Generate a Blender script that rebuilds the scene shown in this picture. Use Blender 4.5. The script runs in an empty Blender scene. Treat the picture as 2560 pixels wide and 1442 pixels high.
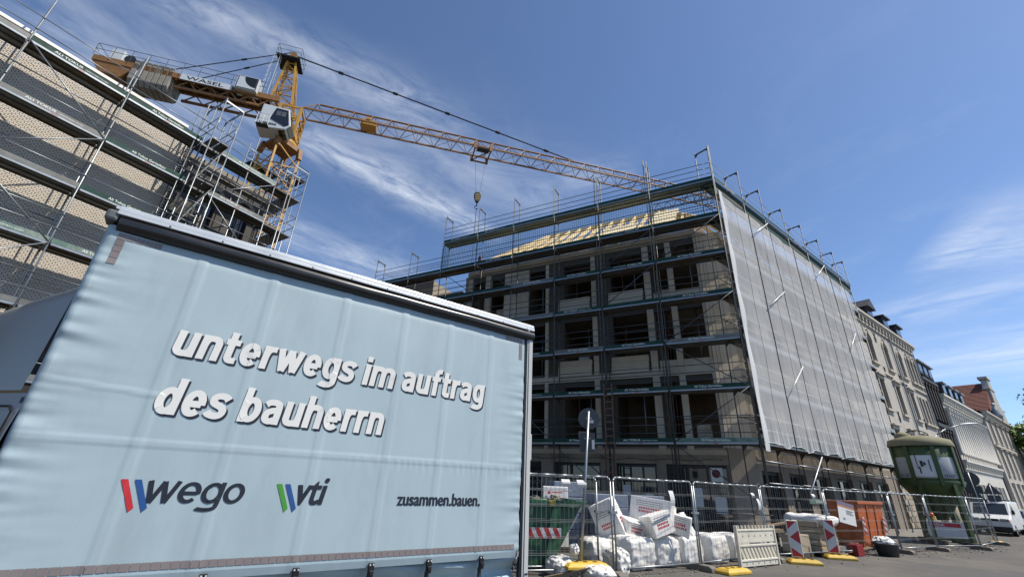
import bpy, bmesh, math, random
from mathutils import Vector, Matrix, noise
R = math.radians
sin, cos, pi = math.sin, math.cos, math.pi
rnd = random.Random(7)
scene = bpy.context.scene
COL = scene.collection

# ------------------------------------------------------------------ camera
CAM_H, PITCH, ROLL, FPX = 1.75, 0.417173, 0.043989, 1090.93
fw = Vector((0, cos(PITCH), sin(PITCH)))
rt = Vector((1, 0, 0))
up = rt.cross(fw)
r2 = rt * cos(ROLL) + up * sin(ROLL)
u2 = -rt * sin(ROLL) + up * cos(ROLL)
cam = bpy.data.cameras.new('camera')
cam.sensor_width = 36.0
cam.sensor_fit = 'HORIZONTAL'
cam.lens = FPX / 2560 * 36.0
cam.clip_start, cam.clip_end = 0.05, 2000
camo = bpy.data.objects.new('camera', cam)
COL.objects.link(camo)
camo.matrix_world = Matrix(((r2.x, u2.x, -fw.x, 0), (r2.y, u2.y, -fw.y, 0), (r2.z, u2.z, -fw.z, CAM_H), (0, 0, 0, 1)))
scene.camera = camo

# ------------------------------------------------------------------ sky and sun
SUN_AZ, SUN_EL = R(103), R(56)
world = bpy.data.worlds.new('World')
scene.world = world
world.use_nodes = True
nt = world.node_tree
nt.nodes.clear()
def N(tree, typ, **kw):
    n = tree.nodes.new(typ)
    for k, v in kw.items():
        if k[0] == 'i' and k[1:].isdigit():
            n.inputs[int(k[1:])].default_value = v
        else:
            setattr(n, k, v)
    return n
def math_(tree, op, a, b=None, c=None, clamp=False):
    n = tree.nodes.new('ShaderNodeMath')
    n.operation = op
    n.use_clamp = clamp
    for i, x in enumerate((a, b, c)):
        if x is None:
            continue
        if isinstance(x, (int, float)):
            n.inputs[i].default_value = x
        else:
            tree.links.new(x, n.inputs[i])
    return n.outputs[0]
sky = N(nt, 'ShaderNodeTexSky', sky_type='NISHITA', sun_disc=False, sun_elevation=SUN_EL, sun_rotation=SUN_AZ,
        altitude=2000, air_density=1.0, dust_density=1.9, ozone_density=5.0)
tc = N(nt, 'ShaderNodeTexCoord')
sep = N(nt, 'ShaderNodeSeparateXYZ')
nt.links.new(tc.outputs['Generated'], sep.inputs[0])
zc = math_(nt, 'MAXIMUM', sep.outputs[2], 0.03)
cxx = math_(nt, 'DIVIDE', sep.outputs[0], zc)      # the cirrus layer: a flat sheet high above
cyy = math_(nt, 'DIVIDE', sep.outputs[1], zc)
def streak(ax, ay, bx, by, w, gain):
    """a band of cirrus along the line a-b in the cloud sheet"""
    L = math.hypot(bx - ax, by - ay)
    dx, dy = (bx - ax) / L, (by - ay) / L
    x0 = math_(nt, 'SUBTRACT', cxx, ax)
    y0 = math_(nt, 'SUBTRACT', cyy, ay)
    s = math_(nt, 'ADD', math_(nt, 'MULTIPLY', x0, dx), math_(nt, 'MULTIPLY', y0, dy))
    t = math_(nt, 'ADD', math_(nt, 'MULTIPLY', x0, -dy), math_(nt, 'MULTIPLY', y0, dx))
    com = N(nt, 'ShaderNodeCombineXYZ')
    nt.links.new(math_(nt, 'MULTIPLY', s, 0.30 / w), com.inputs[0])
    nt.links.new(math_(nt, 'MULTIPLY', t, 0.62 / w), com.inputs[1])
    com.inputs[2].default_value = ax * 3 + by
    no = N(nt, 'ShaderNodeTexNoise')
    no.inputs['Scale'].default_value = 1.9
    no.inputs['Detail'].default_value = 7
    no.inputs['Roughness'].default_value = 0.66
    no.inputs['Distortion'].default_value = 0.55
    nt.links.new(com.outputs[0], no.inputs['Vector'])
    g = math_(nt, 'POWER', 2.718, math_(nt, 'MULTIPLY', math_(nt, 'POWER', math_(nt, 'ABSOLUTE', math_(nt, 'DIVIDE', t, w)), 2), -1.0))
    e1 = math_(nt, 'MULTIPLY_ADD', s, 4 / L, 0.4, clamp=True)
    e2 = math_(nt, 'MULTIPLY_ADD', s, -4 / L, 4.4, clamp=True)
    v = math_(nt, 'MULTIPLY', math_(nt, 'MULTIPLY', g, e1), e2)
    k = math_(nt, 'MULTIPLY_ADD', no.outputs[0], 2.3, -0.72, clamp=True)
    return math_(nt, 'MULTIPLY', math_(nt, 'MULTIPLY', v, k), gain)
STREAKS = []
STREAKS += [(-0.95, 0.60, -0.20, 1.02, 0.075, 0.5), (-0.752, 1.059, -0.100, 1.689, 0.085, 0.8), (-1.074, 1.669, -0.578, 2.204, 0.16, 0.6),
            (-1.250, 0.690, -0.849, 1.150, 0.20, 0.45), (-0.58, 1.0, 0.25, 1.45, 0.20, 0.38), (1.80, 1.60, 2.35, 1.36, 0.30, 0.75),
            (3.1, 3.9, 4.2, 2.3, 0.75, 0.8), (2.223, 2.496, 2.7, 1.7, 0.26, 0.45), (0.16, 1.27, 0.4, 1.2, 0.07, 0.28)]
cl = None
for st in STREAKS:
    o_ = streak(*st)
    cl = o_ if cl is None else math_(nt, 'ADD', cl, o_)
com = N(nt, 'ShaderNodeCombineXYZ')
nt.links.new(math_(nt, 'MULTIPLY', cxx, 1.0), com.inputs[0])
nt.links.new(math_(nt, 'MULTIPLY', cyy, 0.7), com.inputs[1])
no = N(nt, 'ShaderNodeTexNoise')
no.inputs['Scale'].default_value = 3.0
no.inputs['Detail'].default_value = 6
no.inputs['Roughness'].default_value = 0.66
no.inputs['Distortion'].default_value = 0.3
nt.links.new(com.outputs[0], no.inputs['Vector'])
veil = math_(nt, 'MULTIPLY_ADD', no.outputs[0], 2.2, -1.15, clamp=True)
lowband = math_(nt, 'MULTIPLY_ADD', sep.outputs[2], -1.1, 1.0, clamp=True)
veil = math_(nt, 'MULTIPLY', veil, math_(nt, 'MULTIPLY', lowband, 0.28))
cl = veil if cl is None else math_(nt, 'ADD', cl, veil)
cl = math_(nt, 'MINIMUM', cl, 0.8)
mixc = N(nt, 'ShaderNodeMix', data_type='RGBA')
nt.links.new(cl, mixc.inputs[0])
nt.links.new(sky.outputs[0], mixc.inputs[6])
mixc.inputs[7].default_value = (5.2, 5.6, 6.2, 1)
bg = N(nt, 'ShaderNodeBackground')
bg.inputs[1].default_value = 0.128
nt.links.new(mixc.outputs[2], bg.inputs[0])
world.cycles.sampling_method = 'MANUAL'
world.cycles.sample_map_resolution = 512
wo = N(nt, 'ShaderNodeOutputWorld')
nt.links.new(bg.outputs[0], wo.inputs[0])

sun = bpy.data.lights.new('sun', 'SUN')
sun.energy = 4.6
sun.angle = R(0.53)
sun.color = (1.0, 0.93, 0.82)
suno = bpy.data.objects.new('sun', sun)
COL.objects.link(suno)
sd = Vector((sin(SUN_AZ) * cos(SUN_EL), cos(SUN_AZ) * cos(SUN_EL), sin(SUN_EL)))
suno.rotation_euler = sd.to_track_quat('Z', 'Y').to_euler()
suno.location = sd * 60
scene.view_settings.view_transform = 'Standard'
scene.view_settings.look = 'None'
scene.view_settings.exposure = 0.42
scene.view_settings.gamma = 1.0
scene.cycles.max_bounces = 4
scene.cycles.diffuse_bounces = 3
scene.cycles.glossy_bounces = 2
scene.cycles.transmission_bounces = 2
scene.cycles.transparent_max_bounces = 8
scene.cycles.caustics_reflective = False
scene.cycles.caustics_refractive = False
scene.cycles.use_denoising = True

# ------------------------------------------------------------------ materials
def lin(h):
    h = h.lstrip('#')
    out = []
    for i in (0, 2, 4):
        c = int(h[i:i + 2], 16) / 255
        out.append(c / 12.92 if c <= 0.04045 else ((c + 0.055) / 1.055) ** 2.4)
    return tuple(out) + (1,)
MATS = {}
def mat(name, col, rough=0.6, metal=0.0, var=0.15, scale=3.0, bump=0.0, bscale=40.0, dirt=None, dscale=1.2, damt=0.5, spec=0.5, stretch=(1, 1, 1)):
    """principled material with two octaves of colour variation, optional dirt and fine relief"""
    if name in MATS:
        return MATS[name]
    m = bpy.data.materials.new(name)
    m.use_nodes = True
    t = m.node_tree
    b = t.nodes['Principled BSDF']
    b.inputs['Roughness'].default_value = rough
    b.inputs['Metallic'].default_value = metal
    b.inputs['Specular IOR Level'].default_value = spec
    c = lin(col) if isinstance(col, str) else tuple(col) + (1,)
    tcn = N(t, 'ShaderNodeTexCoord')
    mp = N(t, 'ShaderNodeMapping')
    mp.inputs['Scale'].default_value = stretch
    t.links.new(tcn.outputs['Object'], mp.inputs[0])
    n1 = N(t, 'ShaderNodeTexNoise')
    n1.inputs['Scale'].default_value = scale
    n1.inputs['Detail'].default_value = 4
    n1.inputs['Roughness'].default_value = 0.65
    t.links.new(mp.outputs[0], n1.inputs['Vector'])
    oi = N(t, 'ShaderNodeObjectInfo')
    f0 = math_(t, 'ADD', math_(t, 'MULTIPLY_ADD', n1.outputs[0], 2 * var, 1 - var), math_(t, 'MULTIPLY_ADD', oi.outputs['Random'], var * 0.7, -var * 0.35))
    hs = N(t, 'ShaderNodeHueSaturation')
    hs.inputs['Color'].default_value = c
    t.links.new(f0, hs.inputs['Value'])
    outc = hs.outputs[0]
    if dirt:
        n2 = N(t, 'ShaderNodeTexNoise')
        n2.inputs['Scale'].default_value = dscale
        n2.inputs['Detail'].default_value = 5
        n2.inputs['Roughness'].default_value = 0.7
        t.links.new(mp.outputs[0], n2.inputs['Vector'])
        k = math_(t, 'MULTIPLY', math_(t, 'MULTIPLY_ADD', n2.outputs[0], 4.0, -1.9, clamp=True), damt)
        mx = N(t, 'ShaderNodeMix', data_type='RGBA')
        t.links.new(k, mx.inputs[0])
        t.links.new(outc, mx.inputs[6])
        mx.inputs[7].default_value = lin(dirt)
        outc = mx.outputs[2]
    t.links.new(outc, b.inputs['Base Color'])
    t.links.new(math_(t, 'MULTIPLY_ADD', n1.outputs[0], 0.25, rough - 0.12, clamp=True), b.inputs['Roughness'])
    if bump:
        n3 = N(t, 'ShaderNodeTexNoise')
        n3.inputs['Scale'].default_value = bscale
        n3.inputs['Detail'].default_value = 3
        t.links.new(mp.outputs[0], n3.inputs['Vector'])
        bp = N(t, 'ShaderNodeBump')
        bp.inputs['Strength'].default_value = bump
        bp.inputs['Distance'].default_value = 0.02
        t.links.new(n3.outputs[0], bp.inputs['Height'])
        t.links.new(bp.outputs[0], b.inputs['Normal'])
    MATS[name] = m
    return m
def net_mat(name, col, alpha, trans=0.5, wrinkle=True):
    """open woven net: part of the light goes straight through, part is scattered by the threads"""
    if name in MATS:
        return MATS[name]
    m = bpy.data.materials.new(name)
    m.use_nodes = True
    t = m.node_tree
    t.nodes.clear()
    tr = N(t, 'ShaderNodeBsdfTransparent')
    di = N(t, 'ShaderNodeBsdfDiffuse')
    tl = N(t, 'ShaderNodeBsdfTranslucent')
    c = lin(col)
    di.inputs[0].default_value = c
    tl.inputs[0].default_value = c
    m1 = N(t, 'ShaderNodeMixShader')
    m1.inputs[0].default_value = trans
    t.links.new(di.outputs[0], m1.inputs[1])
    t.links.new(tl.outputs[0], m1.inputs[2])
    m2 = N(t, 'ShaderNodeMixShader')
    tcn = N(t, 'ShaderNodeTexCoord')
    n1 = N(t, 'ShaderNodeTexNoise')
    n1.inputs['Scale'].default_value = 1.3
    n1.inputs['Detail'].default_value = 5
    t.links.new(tcn.outputs['Object'], n1.inputs['Vector'])
    t.links.new(math_(t, 'MULTIPLY_ADD', n1.outputs[0], 0.22, alpha - 0.11, clamp=True), m2.inputs[0])
    t.links.new(tr.outputs[0], m2.inputs[1])
    t.links.new(m1.outputs[0], m2.inputs[2])
    o = N(t, 'ShaderNodeOutputMaterial')
    t.links.new(m2.outputs[0], o.inputs[0])
    MATS[name] = m
    return m
def glass_mat(name, col=(0.02, 0.022, 0.025), rough=0.04):
    if name in MATS:
        return MATS[name]
    m = mat(name, col, rough=0.12, var=0.2, spec=0.8)
    b = m.node_tree.nodes['Principled BSDF']
    for l in list(m.node_tree.links):
        if l.to_socket == b.inputs['Roughness']:
            m.node_tree.links.remove(l)
    b.inputs['Roughness'].default_value = rough
    return m

# ------------------------------------------------------------------ geometry helpers
ORG = {}
def Dv(az):
    return Vector((sin(az), cos(az), 0))
class Fr:
    """a facade frame: t along the facade (azimuth az), d outwards, z up"""
    def __init__(s, x, y, az, side):
        s.o = Vector((x, y, 0)); s.az = R(az); s.D = Dv(s.az); s.N = Dv(s.az + side * pi / 2); s.side = side
        s.right = s.D * (1 if side > 0 else -1)
    def P(s, t, d, z):
        return s.o + s.D * t + s.N * d + Vector((0, 0, z))
class MB:
    def __init__(s):
        s.v = []; s.f = []; s.m = []; s.mi = 0
    def add(s, vs, fs):
        b = len(s.v)
        s.v.extend(Vector(x) for x in vs)
        for f in fs:
            s.f.append(tuple(b + i for i in f)); s.m.append(s.mi)
        return s
    def hexa(s, p):
        return s.add(p, [(0, 3, 2, 1), (4, 5, 6, 7), (0, 1, 5, 4), (1, 2, 6, 5), (2, 3, 7, 6), (3, 0, 4, 7)])
    def fbox(s, F, t0, t1, d0, d1, z0, z1):
        return s.hexa([F.P(t0, d0, z0), F.P(t1, d0, z0), F.P(t1, d1, z0), F.P(t0, d1, z0), F.P(t0, d0, z1), F.P(t1, d0, z1), F.P(t1, d1, z1), F.P(t0, d1, z1)])
    def box(s, c, sx, sy, sz, M=None):
        p = []
        for z in (-1, 1):
            for x, y in ((-1, -1), (1, -1), (1, 1), (-1, 1)):
                q = Vector((x * sx / 2, y * sy / 2, z * sz / 2))
                if M is not None:
                    q = M @ q
                p.append(Vector(c) + q)
        return s.hexa(p)
    def bar(s, a, b, w, h=None, upv=Vector((0, 0, 1))):
        a, b = Vector(a), Vector(b)
        h = h or w
        d = (b - a).normalized()
        x = d.cross(upv)
        if x.length < 1e-3:
            x = d.cross(Vector((1, 0, 0)))
        x.normalize()
        y = x.cross(d)
        x *= w / 2; y *= h / 2
        return s.hexa([a - x - y, a + x - y, a + x + y, a - x + y, b - x - y, b + x - y, b + x + y, b - x + y])
    def tube(s, a, b, r, n=6, r1=None, cap=True):
        a, b = Vector(a), Vector(b)
        r1 = r if r1 is None else r1
        d = (b - a).normalized()
        x = d.cross(Vector((0, 0, 1)))
        if x.length < 1e-3:
            x = Vector((1, 0, 0))
        x.normalize()
        y = d.cross(x)
        vs = [a + (x * cos(2 * pi * i / n) + y * sin(2 * pi * i / n)) * r for i in range(n)] + [b + (x * cos(2 * pi * i / n) + y * sin(2 * pi * i / n)) * r1 for i in range(n)]
        fs = [(i, (i + 1) % n, n + (i + 1) % n, n + i) for i in range(n)]
        if cap:
            fs += [tuple(range(n - 1, -1, -1)), tuple(range(n, 2 * n))]
        return s.add(vs, fs)
    def path(s, pts, r, n=6):
        for a, b in zip(pts, pts[1:]):
            s.tube(a, b, r, n)
        return s
    def poly(s, pts):
        return s.add(pts, [tuple(range(len(pts)))])
    def prism(s, pts, vec):
        n = len(pts); vec = Vector(vec)
        return s.add(list(pts) + [Vector(p) + vec for p in pts], [tuple(range(n - 1, -1, -1)), tuple(range(n, 2 * n))] + [(i, (i + 1) % n, n + (i + 1) % n, n + i) for i in range(n)])
    def lathe(s, c, prof, n=24, axis=Vector((0, 0, 1)), a0=0, a1=2 * pi):
        c = Vector(c); full = abs(a1 - a0 - 2 * pi) < 1e-4
        x = axis.orthogonal().normalized(); y = axis.cross(x)
        if abs(axis.z) > 0.99:
            x, y = Vector((1, 0, 0)), Vector((0, 1, 0))
        k = n if full else n + 1
        vs = []
        for r, h in prof:
            for i in range(k):
                a = a0 + (a1 - a0) * i / n
                vs.append(c + axis * h + (x * cos(a) + y * sin(a)) * r)
        fs = []
        for j in range(len(prof) - 1):
            for i in range(n):
                i2 = (i + 1) % k
                fs.append((j * k + i, j * k + i2, (j + 1) * k + i2, (j + 1) * k + i))
        return s.add(vs, fs)
    def grid(s, fn, us, vs_):
        nu, nv = len(us), len(vs_)
        pts = [fn(u, v) for v in vs_ for u in us]
        return s.add(pts, [(j * nu + i, j * nu + i + 1, (j + 1) * nu + i + 1, (j + 1) * nu + i) for j in range(nv - 1) for i in range(nu - 1)])
    def build(s, name, m, parent=None, smooth=False, origin=None, bevel=0, kind=None, label=None):
        off = ORG.get(parent.name, Vector()) if parent else (Vector(origin) if origin is not None else Vector())
        me = bpy.data.meshes.new(name)
        me.from_pydata([tuple(v - off) for v in s.v], [], s.f)
        ms = m if isinstance(m, (list, tuple)) else [m]
        for x in ms:
            me.materials.append(x)
        if len(ms) > 1:
            me.polygons.foreach_set('material_index', s.m)
        if smooth:
            me.polygons.foreach_set('use_smooth', [True] * len(me.polygons))
        me.update()
        bm = bmesh.new(); bm.from_mesh(me)
        bmesh.ops.recalc_face_normals(bm, faces=bm.faces)
        bm.to_mesh(me); bm.free()
        o = bpy.data.objects.new(name, me)
        COL.objects.link(o)
        if parent:
            o.parent = parent
        elif origin is not None:
            o.location = off
        ORG[o.name] = off
        if bevel:
            b = o.modifiers.new('bevel', 'BEVEL'); b.width = bevel; b.segments = 2; b.limit_method = 'ANGLE'
        if kind:
            o['kind'] = kind
        if label:
            o['label'] = label
        return o
def thing(name, label, cat, loc, group=None):
    o = bpy.data.objects.new(name, None)
    o.empty_display_size = 0.2
    COL.objects.link(o)
    o.location = loc
    ORG[o.name] = Vector(loc)
    return tag(o, label, cat, group)
def tag(o, label, cat, group=None):
    o['label'] = label; o['category'] = cat
    if group:
        o['group'] = group
    return o
def place(name, me, parent, M):
    """one more object that shares the mesh me; M is its world matrix"""
    o = bpy.data.objects.new(name, me)
    COL.objects.link(o)
    off = ORG.get(parent.name, Vector()) if parent else Vector()
    if parent:
        o.parent = parent
    o.matrix_local = Matrix.Translation(-off) @ M
    ORG[o.name] = off
    return o
def basis(pos, x, y, z=None):
    x, y = Vector(x), Vector(y)
    z = Vector(z) if z is not None else x.cross(y)
    return Matrix(((x.x, y.x, z.x, pos[0]), (x.y, y.y, z.y, pos[1]), (x.z, y.z, z.z, pos[2]), (0, 0, 0, 1)))
TXT = {}
def text_geo(body, offset=0.0, shear=0.0, spacing=1.0):
    key = (body, offset, shear, spacing)
    if key not in TXT:
        cu = bpy.data.curves.new('lettering', 'FONT')
        cu.body = body; cu.offset = offset; cu.shear = shear; cu.space_character = spacing; cu.resolution_u = 4
        ob = bpy.data.objects.new('lettering', cu)
        COL.objects.link(ob)
        dg = bpy.context.evaluated_depsgraph_get()
        me = bpy.data.meshes.new_from_object(ob.evaluated_get(dg))
        vs = [v.co.copy() for v in me.vertices]; fs = [tuple(p.vertices) for p in me.polygons]
        bpy.data.objects.remove(ob); bpy.data.curves.remove(cu); bpy.data.meshes.remove(me)
        xs = [v.x for v in vs]; ys = [v.y for v in vs]
        TXT[key] = (vs, fs, min(xs), max(xs), min(ys), max(ys))
    return TXT[key]
def text(body, m, parent, pos, xd, yd, w, h, name='lettering', offset=0.0, shear=0.0, fit='box', spacing=1.0):
    """flat lettering whose lower left corner is pos, w wide and h high"""
    vs, fs, x0, x1, y0, y1 = text_geo(body, offset, shear, spacing)
    sx = w / (x1 - x0); sy = h / (y1 - y0)
    mb = MB()
    mb.add([Vector(pos) + Vector(xd) * ((v.x - x0) * sx) + Vector(yd) * ((v.y - y0) * sy) for v in vs], fs)
    return mb.build(name, m, parent)
def holes_wall(mb, F, t0, t1, z0, z1, d, thick, holes):
    """outer skin of a wall with reveals round its openings; holes are (t0,t1,z0,z1[,arch])"""
    ts = sorted({t0, t1, *[h[0] for h in holes], *[h[1] for h in holes]})
    zs = sorted({z0, z1, *[h[2] for h in holes], *[h[3] for h in holes]})
    ts = [t for t in ts if t0 <= t <= t1]; zs = [z for z in zs if z0 <= z <= z1]
    for a, b in zip(ts, ts[1:]):
        for c, e in zip(zs, zs[1:]):
            tm, zm = (a + b) / 2, (c + e) / 2
            if any(h[0] < tm < h[1] and h[2] < zm < h[3] for h in holes):
                continue
            mb.poly([F.P(a, d, c), F.P(b, d, c), F.P(b, d, e), F.P(a, d, e)])
            mb.poly([F.P(a, d - thick, c), F.P(b, d - thick, c), F.P(b, d - thick, e), F.P(a, d - thick, e)])
    for h in holes:
        a, b, c, e = h[:4]
        for p, q in (((a, c), (a, e)), ((b, c), (b, e)), ((a, c), (b, c)), ((a, e), (b, e))):
            mb.poly([F.P(p[0], d, p[1]), F.P(q[0], d, q[1]), F.P(q[0], d - thick, q[1]), F.P(p[0], d - thick, p[1])])
        if len(h) > 4 and h[4]:
            r = (b - a) / 2; tm = (a + b) / 2
            for sg in (-1, 1):
                pts = [F.P(tm + sg * r, d + 0.003, e), F.P(tm, d + 0.003, e)] + [F.P(tm + sg * r * sin(k * pi / 16), d + 0.003, e - r + r * cos(k * pi / 16)) for k in range(1, 9)]
                mb.poly(pts)
                mb.prism(pts[1:], F.N * -thick * 0.6)
    for p, q in (((t0, z0), (t0, z1)), ((t1, z0), (t1, z1)), ((t0, z0), (t1, z0)), ((t0, z1), (t1, z1))):
        mb.poly([F.P(p[0], d, p[1]), F.P(q[0], d, q[1]), F.P(q[0], d - thick, q[1]), F.P(p[0], d - thick, p[1])])
FT = Fr(-3.2147, 3.1152, 54.3, 1)     # truck side
FL = Fr(9.58, 17.19, -61.82, -1)      # shaded front of the new building, outer scaffold plane
FRR = Fr(9.58, 17.19, 53.0, 1)        # netted front of the new building
FB = Fr(-14.18, 11.85, 31.5, 1)       # brick building on the left, outer scaffold plane
FC = Fr(-19.72, 28.91, 75.0, 1)       # crane: t along the jib
Z = Vector((0, 0, 1))
# ------------------------------------------------------------------ shared materials
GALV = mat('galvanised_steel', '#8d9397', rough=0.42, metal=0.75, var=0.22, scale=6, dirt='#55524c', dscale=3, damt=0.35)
GALV2 = mat('galvanised_weathered_shaded', '#4d5153', rough=0.5, metal=0.5, var=0.25, scale=6, dirt='#43423f', dscale=3, damt=0.5)  # weathered steel, darkened further to paint in the shade on the poles
GREENB = mat('green_board', '#123a31', rough=0.6, var=0.25, scale=4, dirt='#5d6e66', dscale=2.4, damt=0.3, spec=0.25)
GREENB2 = mat('green_board_worn', '#4d6b5f', rough=0.6, var=0.3, scale=4, dirt='#9a9c94', dscale=2.0, damt=0.7)
STEELB = mat('steel_plank', '#686a67', rough=0.5, metal=0.35, var=0.3, scale=5, dirt='#4a463f', dscale=1.6, damt=0.6)
WOODB = mat('scaffold_wood', '#50483b', rough=0.8, var=0.3, scale=5, dirt='#857d6f', dscale=2.0, damt=0.4, stretch=(1, 1, 5))
WHITE = mat('white_print', '#d9dad6', rough=0.6, var=0.05)
REDP = mat('red_print', '#a8202a', rough=0.5, var=0.1)
BLACK = mat('black_rubber', '#131416', rough=0.45, var=0.15)
DARK = mat('dark_steel', '#2a2c2e', rough=0.5, metal=0.5, var=0.2)

# ------------------------------------------------------------------ ground
mb = MB()
mb.poly([(-400, -300, 0), (400, -300, 0), (400, 500, 0), (-400, 500, 0)])
ASPH = mat('asphalt', '#555350', rough=0.9, var=0.22, scale=1.2, bump=0.6, bscale=90, dirt='#7a7266', dscale=0.35, damt=0.55)
o = mb.build('road', ASPH); o['kind'] = 'structure'
PAVE = mat('paving_concrete', '#77746d', rough=0.9, var=0.2, scale=2.5, bump=0.4, bscale=60, dirt='#4e4a43', dscale=1.0, damt=0.5)
mb = MB()
mb.prism([FRR.P(0.6, 0.9, 0), FRR.P(110, 0.9, 0), FRR.P(110, -1.3, 0), FRR.P(0.8, -1.3, 0), FL.P(1.5, -1.3, 0), FL.P(30, -1.3, 0), FL.P(30, 0.9, 0), FL.P(0.6, 0.9, 0)], (0, 0, 0.11))
pv = mb.build('pavement', PAVE); pv['kind'] = 'structure'
KERB = mat('kerb_granite', '#7d7a76', rough=0.85, var=0.25, scale=8, bump=0.3)
k0 = MB(); k0.box((0, 0, 0.065), 0.98, 0.16, 0.13)
kme = k0.build('kerb_stone', KERB, pv).data
for i in range(1, 70):
    place('kerb_stone', kme, pv, basis(FRR.P(0.9 + i, 0.99, 0), FRR.D, FRR.N, Z))
for i in range(0, 24):
    place('kerb_stone', kme, pv, basis(FL.P(0.9 + i, 0.99, 0), FL.D, FL.N, Z))
ok_ = [x for x in pv.children][0]; ok_.matrix_local = basis(FRR.P(0.9, 0.99, 0), FRR.D, FRR.N, Z)

# ------------------------------------------------------------------ scaffolding
TXT1 = 'Ali Tokus Gerüstbau'
def word_mesh(body, offset, w, h, m, name='lettering'):
    vs, fs, x0, x1, y0, y1 = text_geo(body, offset)
    me = bpy.data.meshes.new(name)
    me.from_pydata([((v.x - (x0 + x1) / 2) * w / (x1 - x0), (v.y - y0) * h / (y1 - y0), 0) for v in vs], [], fs)
    me.materials.append(m)
    return me
W_ALI = word_mesh(TXT1, 0.012, 1.05, 0.088, WHITE)
W_ALI2 = word_mesh('ALI TOKUS', 0.02, 0.72, 0.08, WHITE)
W_GMBH = word_mesh('GERÜSTBAU GmbH', 0.01, 0.62, 0.05, WHITE)
def scaffold(root, F, ts, levels, top, skip=lambda i, j: False, letters=(), boards=None, diags=(), rails=(0.5, 1.0), wd=0.73, base=0.0, pm=None, toe=lambda i, j: True, inner_rail=True, rail_max=None, rail_m=None):
    pm = pm or GALV
    for i, t in enumerate(ts):
        for d in (0.0, -wd):
            mb = MB(); mb.tube(F.P(t, d, base + 0.02), F.P(t, d, top(i)), 0.0245, 8)
            po = mb.build('standard', pm, root, smooth=True)
            mb = MB(); mb.box(F.P(t, d, base + 0.012), 0.15, 0.15, 0.02)
            mb.tube(F.P(t, d, base + 0.02), F.P(t, d, base + 0.25), 0.032, 8)
            mb.build('base_plate', GALV2, po)
        zt = top(i)
        mb = MB(); mb.bar(F.P(t, 0, zt - 0.12), F.P(t, -wd, zt - 0.12), 0.04, 0.07)
        for d, sg in ((0, -1), (-wd, 1)):
            mb.prism([F.P(t, d, zt - 0.15), F.P(t, d + sg * 0.16, zt - 0.15), F.P(t, d, zt - 0.34)], F.D * 0.01)
        mb.build('frame_head', pm, root)
    for j, z in enumerate(levels):
        for i, t in enumerate(ts):
            if (i < len(ts) - 1 and not skip(i, j)) or (i > 0 and not skip(i - 1, j)):
                mb = MB(); mb.bar(F.P(t, 0.0, z - 0.06), F.P(t, -wd, z - 0.06), 0.045, 0.06)
                for d, sg in ((0, -1), (-wd, 1)):
                    mb.prism([F.P(t, d, z - 0.08), F.P(t, d + sg * 0.2, z - 0.08), F.P(t, d, z - 0.32)], F.D * 0.012)
                mb.build('transom', GALV2, root)
        for i in range(len(ts) - 1):
            if skip(i, j):
                continue
            a, b = ts[i] + 0.03, ts[i + 1] - 0.03
            for k in range(2):
                d0 = -0.045 - k * 0.335
                mb = MB(); mb.fbox(F, a, b, d0, d0 - 0.32, z - 0.028, z)
                for q in (0, 0.29):
                    mb.fbox(F, a, b, d0 - q, d0 - q - 0.03, z - 0.075, z - 0.029)
                mb.build('deck_plank', STEELB if (i * 3 + j * 5 + k) % 4 else WOODB, root)
            if toe(i, j):
                bm_ = boards(i, j) if boards else (GREENB if (i + j) % 2 == 0 else STEELB)
                mb = MB(); mb.fbox(F, a, b, 0.03, 0.055, z + 0.005, z + 0.165)
                tb = mb.build('toe_board', bm_, root)
                mb = MB(); mb.fbox(F, a + 0.02, b - 0.02, 0.03, 0.062, z - 0.07, z - 0.005)
                for q in range(14):
                    tq = a + (b - a) * (q + 0.5) / 14
                mb.build('plank_edge', GALV, tb)
                lt = letters(i, j) if callable(letters) else 0
                tm = (a + b) / 2
                if lt == 1:
                    place('lettering', W_ALI, tb, basis(F.P(tm, 0.0585, z + 0.045), F.right, Z))
                elif lt == 2:
                    place('lettering', W_ALI2, tb, basis(F.P(tm, 0.0585, z + 0.045) - F.right * 0.36, F.right, Z))
                    place('lettering', W_GMBH, tb, basis(F.P(tm, 0.0585, z + 0.05) + F.right * 0.38, F.right, Z))
                elif lt == 3:
                    place('lettering', W_ALI2, tb, basis(F.P(tm, 0.0585, z + 0.125) + F.right * 0.36, -F.right, -Z))
                    place('lettering', W_GMBH, tb, basis(F.P(tm, 0.0585, z + 0.12) - F.right * 0.38, -F.right, -Z))
                if lt:
                    mb = MB(); mb.fbox(F, tm - 0.09, tm + 0.09, 0.0, 0.064, z - 0.05, z - 0.025)
                    mb.build('red_mark', REDP, tb)
            for q in rails:
                if rail_max and z + q > rail_max:
                    continue
                mb = MB(); mb.tube(F.P(ts[i], 0.03, z + q), F.P(ts[i + 1], 0.03, z + q), 0.0175, 6)
                mb.build('guardrail', rail_m or pm, root, smooth=True)
            if inner_rail and j < len(levels) - 1 and (i + j) % 3 != 1:
                mb = MB(); mb.tube(F.P(ts[i], -wd, z + 1.02), F.P(ts[i + 1], -wd, z + 1.0), 0.0175, 6)
                mb.build('inner_guardrail', pm, root, smooth=True)
    for (ta, za, tb_, zb) in diags:
        mb = MB(); mb.tube(F.P(ta, 0.055, za), F.P(tb_, 0.055, zb), 0.021, 6)
        mb.build('diagonal_brace', pm, root, smooth=True)

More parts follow.
